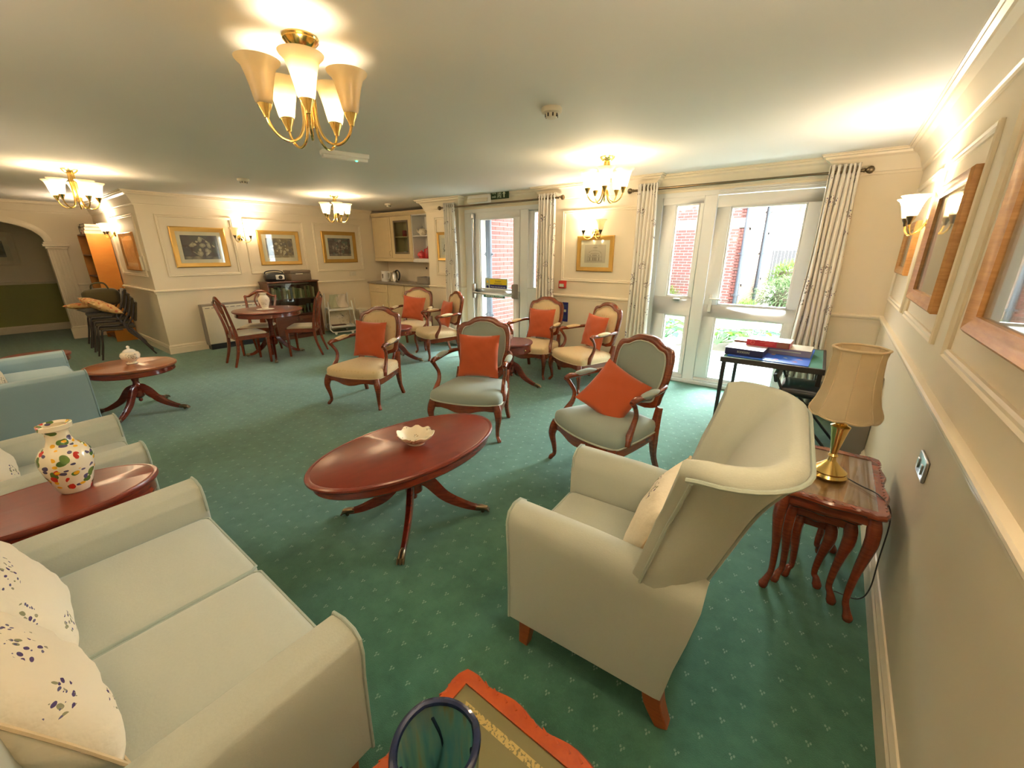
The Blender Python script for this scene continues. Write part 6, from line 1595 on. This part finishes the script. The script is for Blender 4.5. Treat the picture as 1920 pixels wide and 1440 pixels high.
# hall door beyond the archway
hd = MB(); hd.box(-13.0, -12.92, -3.885, -3.85, 0, 2.06); hd.box(-12.06, -11.98, -3.885, -3.85, 0, 2.06); hd.box(-13.0, -11.98, -3.885, -3.85, 2.0, 2.06)
h3 = struct(hd.build('door_3', M['trim'], bevel=0.004, seg=1))
m = MB(); m.box(-12.92, -12.06, -3.875, -3.85, 0.01, 2.0); lf = m.build('door_leaf', M['trim'], h3, smooth=False)
m = MB(); m.box(-12.80, -12.18, -3.879, -3.875, 1.12, 1.80); m.build('glass_panel', M['darkwood'], lf, smooth=False)
m = MB(); m.tube([(-12.84, -3.875, 0.98), (-12.84, -3.92, 0.98), (-12.74, -3.925, 0.98)], 0.011, 8); m.rbox(-12.865, -12.815, -3.882, -3.875, 0.90, 1.06, 0.003); m.build('door_handle', M['antbrass'], lf)

# ------------------------------------------------------------------ card table with games
ct = thing('card_table', 'folding card table with green baize top at the right garden door', 'table', (-0.73, -0.70, 0), math.radians(1))
m = MB(); m.ring([(-0.38, -0.46), (0.38, -0.46), (0.38, 0.40), (-0.38, 0.40)], [(-0.355, -0.435), (0.355, -0.435), (0.355, 0.375), (-0.355, 0.375)], 0.635, 0.682, 'xy'); m.build('frame', M['darkmetal'], ct, bevel=0.004, seg=1)
M['baize'] = fabric('green_baize', (0.010, 0.17, 0.12, 1), 0.06)
m = MB(); m.box(-0.357, 0.357, -0.437, 0.377, 0.655, 0.680); m.build('baize_top', M['baize'], ct, smooth=False)
for sx in (-1, 1):
    for y in (-0.42, 0.36):
        m = MB(); m.tube([(sx*0.35, y, 0.64), (sx*0.355, y+(-0.01 if y < 0 else 0.01), 0.0)], [0.017, 0.013], sec=[(-1,-1),(1,-1),(1,1),(-1,1)]); m.build('leg', M['darkmetal'], ct, bevel=0.002, seg=1)
M['boardblue'] = plain('bright_blue_card', (0.012, 0.10, 0.62, 1), 0.4)
ctp = lambda x, y, z: ct.matrix_basis @ Vector((x, y, z))
jb = thing('jigsaw_board', 'bright blue puzzle sheet lying on the card table', 'board', ctp(-0.02, 0.0, 0.6825), -0.02)
m = MB(); m.box(-0.30, 0.30, -0.42, 0.33, 0, 0.005); m.build('sheet', M['boardblue'], jb, smooth=False)
rg = random.Random(9)
for k in range(9):
    x, y = rg.uniform(0.0, 0.26), rg.uniform(-0.36, 0.05)
    m = MB(); q = [(math.cos(a)*rg.uniform(0.010, 0.03), math.sin(a)*rg.uniform(0.008, 0.018)) for a in [2*PI*i/7 for i in range(7)]]
    m.prism([(x+a, y+b2) for a, b2 in q], 0.005, 0.0056, 'xy'); m.build('printed_patch', [M['signwhite'], M['bookpink'], M['orange']][k % 3], jb, smooth=False)
for k in range(4):
    m = MB(); m.box(-0.25+k*0.12, -0.17+k*0.12, -0.40, -0.396, 0.005, 0.0055); m.build('printed_line', M['signwhite'], jb, smooth=False)
def gamebox(label, loc, rz, w, d, h, side, top):
    t = thing('game_box', label, 'box', loc, rz, 'boxed games on the card table')
    m = MB(); m.box(-w/2, w/2, -d/2, d/2, 0, h-0.003); m.build('box', M[side], t, bevel=0.0015, seg=1)
    m = MB(); m.box(-w/2-0.001, w/2+0.001, -d/2-0.001, d/2+0.001, h-0.003, h); m.build('lid', M[top], t, smooth=False)
    return t
M['navybox'] = plain('navy_game_box', (0.018, 0.016, 0.075, 1), 0.3)
M['redbox'] = plain('red_game_box', (0.50, 0.02, 0.035, 1), 0.35)
M['creamlid'] = plain('cream_box_lid', (0.70, 0.64, 0.50, 1), 0.4)
M['greylid'] = plain('mauve_grey_box', (0.33, 0.29, 0.34, 1), 0.4)
M['browncard'] = plain('brown_picture_strip', lin(150, 96, 66), 0.5)
g1 = gamebox('navy game box with pale lettering at the front left of the card table', ctp(-0.21, -0.20, 0.688), -0.05, 0.30, 0.30, 0.060, 'navybox', 'greylid')
text('BODESSIRE', 0.026, (0.0, -0.1508, 0.030), R90, M['signwhite'], g1, ext=0.0003, sx=0.8)
g2 = gamebox('mauve grey game box at the back of the card table', ctp(0.06, 0.03, 0.688), -0.03, 0.42, 0.26, 0.058, 'greylid', 'creamlid')
m = MB(); m.box(-0.10, 0.14, -0.1310, -0.130, 0.030, 0.040); m.build('pale_strip', M['signwhite'], g2, smooth=False)
g3 = gamebox('red game box with cream lid on top of the other boxes', ctp(-0.06, -0.02, 0.7485), -0.04, 0.34, 0.22, 0.055, 'redbox', 'creamlid')
m = MB(); m.box(0.07, 0.165, -0.1108, -0.110, 0.004, 0.050); m.build('picture_strip', M['browncard'], g3, smooth=False)
m = MB(); m.lathe([(0.014, 0), (0.017, 0), (0.017, 0.0006), (0.014, 0.0006)], 20, M=T(-0.12, -0.110, 0.028, rx=PI/2)); m.build('round_emblem', M['bookpink'], g3, smooth=False)
for k, (a, b2) in enumerate(((-0.06, 0.055), (-0.02, 0.04))): m = MB(); m.box(a, b2, -0.1107, -0.110, 0.036-k*0.014, 0.039-k*0.014); m.build('printed_line', M['bookpink'], g3, smooth=False)
g4 = gamebox('brown open box behind the navy game box', ctp(-0.25, 0.08, 0.688), 0.02, 0.20, 0.20, 0.075, 'browncard', 'browncard')
# black folding chair tucked under the card table
fc = thing('folding_chair', 'black vinyl folding chair tucked under the card table', 'chair', (-0.42, -1.06, 0), math.radians(90))
m = MB(); m.rbox(-0.21, 0.21, -0.22, 0.20, 0.455, 0.515, 0.028, 8, (0, 0, 0.02)); m.build('seat', M['blackleather'], fc, angle=70)
for s in (-1, 1):
    m = MB(); m.tube([(s*0.20, -0.24, 0.011), (s*0.20, 0.16, 0.46), (s*0.20, 0.235, 0.62)], 0.011, 8); m.build('leg', M['black'], fc)
    m = MB(); m.tube([(s*0.175, 0.24, 0.011), (s*0.175, -0.16, 0.45)], 0.011, 8); m.build('leg', M['black'], fc)
m = MB(); m.rbox(-0.20, 0.20, -0.016, 0.016, 0, 0.075, 0.014, 6, M=T(0, 0.225, 0.548, rx=-0.25)); m.build('backrest', M['blackleather'], fc, angle=70)

# ------------------------------------------------------------------ nest of tables with lamp, and the table at the camera
def carved_edge(w, d, z, over=0.0):
    """wavy carved outline of a rectangular top"""
    out = []
    N = 22
    for (x0, y0, x1, y1) in ((-w/2, -d/2, w/2, -d/2), (w/2, -d/2, w/2, d/2), (w/2, d/2, -w/2, d/2), (-w/2, d/2, -w/2, -d/2)):
        L = math.hypot(x1-x0, y1-y0); dx, dy = (x1-x0)/L, (y1-y0)/L; nx, ny = dy, -dx
        for k in range(N):
            t = k/N; s = t*L
            o = over+0.007*math.cos(2*PI*(t*(2 if L < 0.45 else 3)))+(0.006 if 0.06 < t < 0.94 else 0.0)
            # rounded corner
            c = min(t, 1-t)*L; r = 0.035
            if c < r: o -= (r-c)**2/r*0.42
            out.append((x0+dx*s+nx*o, y0+dy*s+ny*o))
    return out
def cab_leg(m, x, y, sx, sy, h, mat=None):
    dx, dy = sx*0.7071, sy*0.7071
    p = bez([(x, y, h), (x+dx*0.012, y+dy*0.012, h*0.90), (x+dx*0.016, y+dy*0.016, h*0.76), (x-dx*0.004, y-dy*0.004, h*0.45), (x-dx*0.012, y-dy*0.012, h*0.18), (x+dx*0.004, y+dy*0.004, 0.045), (x+dx*0.016, y+dy*0.016, 0.016), (x+dx*0.016, y+dy*0.016, 0.0)], 28)
    m.tube(p, lerps([0.021, 0.027, 0.026, 0.017, 0.013, 0.015, 0.021, 0.017], len(p)), 10, up=(dx, dy, 0))
def nest_table(label, loc, rz, w, d, h, topw, legm, glass=True, group=None, gold=False):
    t = thing('nest_table', label, 'table', loc, rz, group)
    O = carved_edge(w, d, h); n = len(O)
    def sc_(src, k, dd=0): return [(x*(1-2*k/w), y*(1-2*k/d)) for x, y in src]
    I = []
    for x, y in O: I.append((max(-w/2+0.035, min(w/2-0.035, x)), max(-d/2+0.035, min(d/2-0.035, y))))
    B = sc_(O, 0.010)
    m = MB(); vs = []; fs = []
    for src, z in ((B, h-0.030), (O, h-0.020), (O, h-0.008), (sc_(O, 0.006), h), (I, h-0.002), (I, h-0.012)): vs += [(x, y, z) for x, y in src]
    for r in range(5):
        for k in range(n): q = (k+1) % n; fs.append((r*n+k, r*n+q, (r+1)*n+q, (r+1)*n+k))
    fs.append(tuple(range(n-1, -1, -1)))
    m.add(vs, fs); top_ = m.build('carved_rim', M[topw], t, angle=35)
    for (x0, y0, x1, y1) in ((-w/2, -d/2, w/2, -d/2), (w/2, -d/2, w/2, d/2), (w/2, d/2, -w/2, d/2), (-w/2, d/2, -w/2, -d/2)):   # carved leaf gouges
        L = math.hypot(x1-x0, y1-y0); dx, dy = (x1-x0)/L, (y1-y0)/L
        for k in range(int(L/0.03)):
            s = 0.05+k*0.03
            if s > L-0.05: break
            a = Vector((x0+dx*s-dy*0.010, y0+dy*s+dx*0.010, h-0.0015)); m = MB()
            m.tube([a, a+Vector((dx*0.018+dy*0.009, dy*0.018-dx*0.009, -0.001))], [0.0035, 0.002], 5); m.build('carved_leaf', M[topw], top_)
    m = MB(); m.box(-w/2+0.03, w/2-0.03, -d/2+0.03, d/2-0.03, h-0.016, h-0.008); m.build('panel', M['paneltop' if not gold else 'goldpanel'], t, smooth=False)
    if glass:
        m = MB(); m.box(-w/2+0.036, w/2-0.036, -d/2+0.036, d/2-0.036, h-0.006, h-0.002); m.build('glass_top', M['glass'], t, smooth=False)
    for (a, b2, c, d2) in ((-w/2+0.04, w/2-0.04, -d/2+0.025, -d/2+0.043), (-w/2+0.04, w/2-0.04, d/2-0.043, d/2-0.025), (-w/2+0.025, -w/2+0.043, -d/2+0.04, d/2-0.04), (w/2-0.043, w/2-0.025, -d/2+0.04, d/2-0.04)):
        m = MB(); m.box(a, b2, c, d2, h-0.075, h-0.028); m.build('apron', M[topw], t, bevel=0.003, seg=1)
    for sx in (-1, 1):
        for sy in (-1, 1):
            m = MB(); cab_leg(m, sx*(w/2-0.04), sy*(d/2-0.04), sx, sy, h-0.03); m.build('leg', M[legm], t)
    return t
M['paneltop'] = wood('pale_walnut_panel', lin(156, 112, 74), lin(120, 80, 50), 0.25, 0.4, (10.0, 2.0, 3.0), 4.0)
t = NT('gilt_leather_panel'); co = t.coord('Generated'); x, y, z = t.sep(co)
e = t.math('MINIMUM', t.math('MINIMUM', x, t.math('SUBTRACT', 1.0, x)), t.math('MINIMUM', y, t.math('SUBTRACT', 1.0, y)))
band = t.math('MULTIPLY', t.math('GREATER_THAN', e, 0.075), t.math('LESS_THAN', e, 0.115)); nz = t.noise(60, 3, co); nb_ = t.noise(5, 4, co)
base = t.mix(nb_.outputs['Fac'], (0.19, 0.155, 0.055, 1), (0.27, 0.22, 0.09, 1))
t.col(t.mix(t.math('MULTIPLY', band, t.math('GREATER_THAN', nz.outputs['Fac'], 0.45)), base, (0.62, 0.42, 0.14, 1))); t.set(Roughness=0.45)
M['goldpanel'] = t.m
gn = 'nested carved tables by the right wall'
nest_table('largest of the nested carved tables, with glass top and the cream lamp', (-0.255, -2.80, 0), 0, 0.385, 0.62, 0.56, 'nestdark', 'nestdark', True, gn)
nest_table('middle one of the nested carved tables, slid under the largest', (-0.265, -2.79, 0), 0, 0.285, 0.49, 0.475, 'nestdark', 'nestdark', False, gn)
nest_table('smallest of the nested carved tables, innermost', (-0.275, -2.78, 0), 0, 0.19, 0.36, 0.395, 'nestdark', 'nestdark', False, gn)
nest_table('carved orange wood table with gilt leather top at the bottom of the photo', (-0.765, -4.80, 0), 0, 0.50, 0.52, 0.50, 'nestwood', 'nestwood', True, None, True)
# table lamp
lp = thing('table_lamp', 'brass table lamp with a cream scalloped silk shade on the nested tables', 'lamp', (-0.27, -2.84, 0.561))
m = MB(); m.lathe([(0, 0), (0.072, 0), (0.074, 0.008), (0.066, 0.020), (0.068, 0.028), (0.040, 0.052), (0.018, 0.075), (0.014, 0.095), (0.020, 0.102), (0.014, 0.112), (0.016, 0.13), (0.034, 0.235), (0.038, 0.250), (0.022, 0.258), (0.026, 0.272), (0.012, 0.285), (0.012, 0.34), (0, 0.34)], 32); m.build('base', M['brass'], lp, angle=30)
def shade_fn(a, r, z):
    c = abs(math.sin(4*a))           # eight panels, cut corners
    return r*(1.0-0.05*c), z-0.010*c*(1 if z < 0.35 else -0.0)
prof = [(rr_*0.87, 0.312+(zz_-0.268)*0.86) for rr_, zz_ in [(0.150, 0.268), (0.153, 0.275), (0.150, 0.290), (0.134, 0.330), (0.121, 0.38), (0.112, 0.44), (0.106, 0.51), (0.104, 0.575), (0.109, 0.605), (0.114, 0.615), (0.112, 0.618), (0.101, 0.575), (0.103, 0.51), (0.109, 0.44), (0.118, 0.38), (0.131, 0.33), (0.147, 0.285)]]
m = MB(); m.lathe(prof, 64, fn=shade_fn); sh = m.build('shade', M['lampshade'], lp)
for q in range(8):
    a = q*PI/4; m = MB(); m.tube([(r*1.003*math.cos(a), r*1.003*math.sin(a), z) for r, z in prof[1:10]], 0.0022, 5); m.build('seam', M['damaskpipe'], sh)
for rr, zz in ((0.098, 0.611), (0.1305, 0.314)):
    m = MB(); m.tube([(shade_fn(a, rr, zz)[0]*math.cos(a), shade_fn(a, rr, zz)[0]*math.sin(a), shade_fn(a, rr, zz)[1]) for a in [2*PI*i/64 for i in range(64)]], 0.0055, 6, closed=True); m.build('trim_band', M['damaskpipe'], sh)
m = MB(); p = bez([(-0.0+0.07, 0.0, 0.006), (0.12, -0.04, 0.004), (0.185, -0.10, 0.004), (0.225, -0.15, -0.05), (0.228, -0.17, -0.25), (0.232, -0.16, -0.42), (0.21, -0.12, -0.52), (0.13, -0.08, -0.553)], 40); m.tube(p, 0.0028, 6); m.build('flex', M['darkmetal'], lp)
# blue glass vase
bv = thing('glass_vase', 'thick blue and green glass vase on the carved table at the bottom of the photo', 'vase', (-0.825, -4.805, 0.5005), 0.35)
def facet(a, r, z):
    k = max(abs(math.cos(a)), abs(math.sin(a))); return r*(1.0+0.09*(1.0/k-1.0)), z
m = MB(); m.lathe([(0, 0), (0.050, 0), (0.060, 0.006), (0.066, 0.06), (0.074, 0.16), (0.078, 0.226), (0.066, 0.226), (0.062, 0.16), (0.056, 0.06), (0.044, 0.030), (0, 0.026)], 48, fn=facet); m.build('body', M['blueglass'], bv, angle=35)
m = MB(); m.tube([((0.0725*(1.0+0.09*(1.0/max(abs(math.cos(a)), abs(math.sin(a)))-1.0)))*math.cos(a), (0.0725*(1.0+0.09*(1.0/max(abs(math.cos(a)), abs(math.sin(a)))-1.0)))*math.sin(a), 0.228) for a in [2*PI*i/48 for i in range(48)]], 0.0075, 8, closed=True); m.build('rim', M['navyglass'], bv)
for q in range(4):
    a = 2*PI*q/4+0.5; m = MB(); m.tube([(0.063*math.cos(a+0.15*math.sin(z*30+q)), 0.063*math.sin(a+0.15*math.sin(z*30+q)), z) for z in [0.04+0.02*i for i in range(9)]], 0.0035, 6); m.build('coloured_streak', M['navyglass'], bv)
# fruit painted vase, sugar bowl, scalloped dish, little cup
fv = thing('painted_vase', 'cream vase painted with fruit and leaves on the dark oval side table', 'vase', (-2.83, -5.035, 0.6005), 0.6)
m = MB(); m.lathe([(0, 0), (0.048, 0), (0.052, 0.006), (0.062, 0.04), (0.076, 0.09), (0.084, 0.135), (0.082, 0.165), (0.066, 0.195), (0.045, 0.212), (0.037, 0.235), (0.036, 0.262), (0.042, 0.274), (0.052, 0.280), (0.053, 0.298), (0.047, 0.300), (0.036, 0.292), (0.030, 0.24), (0, 0.22)], 48); m.build('body', M['vase'], fv, angle=40)
sb = thing('sugar_bowl', 'white china sugar bowl with lid on the small oval table', 'bowl', (-5.86, -4.28, 0.5005), 0.3)
m = MB(); m.lathe([(0, 0), (0.045, 0), (0.048, 0.006), (0.032, 0.018), (0.040, 0.028), (0.072, 0.055), (0.080, 0.085), (0.070, 0.110), (0.050, 0.122), (0, 0.122)], 30, fn=lambda a, r, z: (r*(1+0.02*math.cos(10*a)), z)); m.build('body', M['dish'], sb)
m = MB(); m.lathe([(0.052, 0.120), (0.050, 0.128), (0.034, 0.142), (0.012, 0.150), (0.010, 0.158), (0.015, 0.168), (0.008, 0.180), (0, 0.182)], 24); m.build('lid', M['china'], sb)
for s in (-1, 1): m = MB(); m.tube(bez([(s*0.072, 0, 0.10), (s*0.10, 0, 0.105), (s*0.105, 0, 0.075), (s*0.078, 0, 0.06)], 12), 0.005, 6); m.build('handle', M['china'], sb)
dsh = thing('scalloped_dish', 'cream scalloped china dish on the oval coffee table', 'dish', (-2.225, -3.70, 0.4805), 0.2)
def scal(a, r, z):
    k = max(0, (r-0.06)/0.06); return r*(1+0.045*k*math.cos(9*a)), z+0.007*k*math.cos(9*a)
m = MB(); m.lathe([(0, 0.006), (0.045, 0.006), (0.046, 0.0), (0.055, 0.0), (0.058, 0.012), (0.085, 0.028), (0.106, 0.048), (0.114, 0.062), (0.111, 0.064), (0.101, 0.052), (0.080, 0.034), (0.05, 0.020), (0, 0.017)], 72, fn=scal, sx=1.0, sy=0.9); m.build('bowl', M['dish'], dsh, angle=50)
m = MB(); m.lathe([(0, 0), (0.03, 0), (0.04, 0.02), (0.044, 0.05), (0.040, 0.05), (0.034, 0.02), (0, 0.01)], 20); o = m.build('china_cup', M['china']); o.location = (-3.46, -1.20, 0.5505); tag(o, 'small white cup on the drum table with drawers', 'cup')
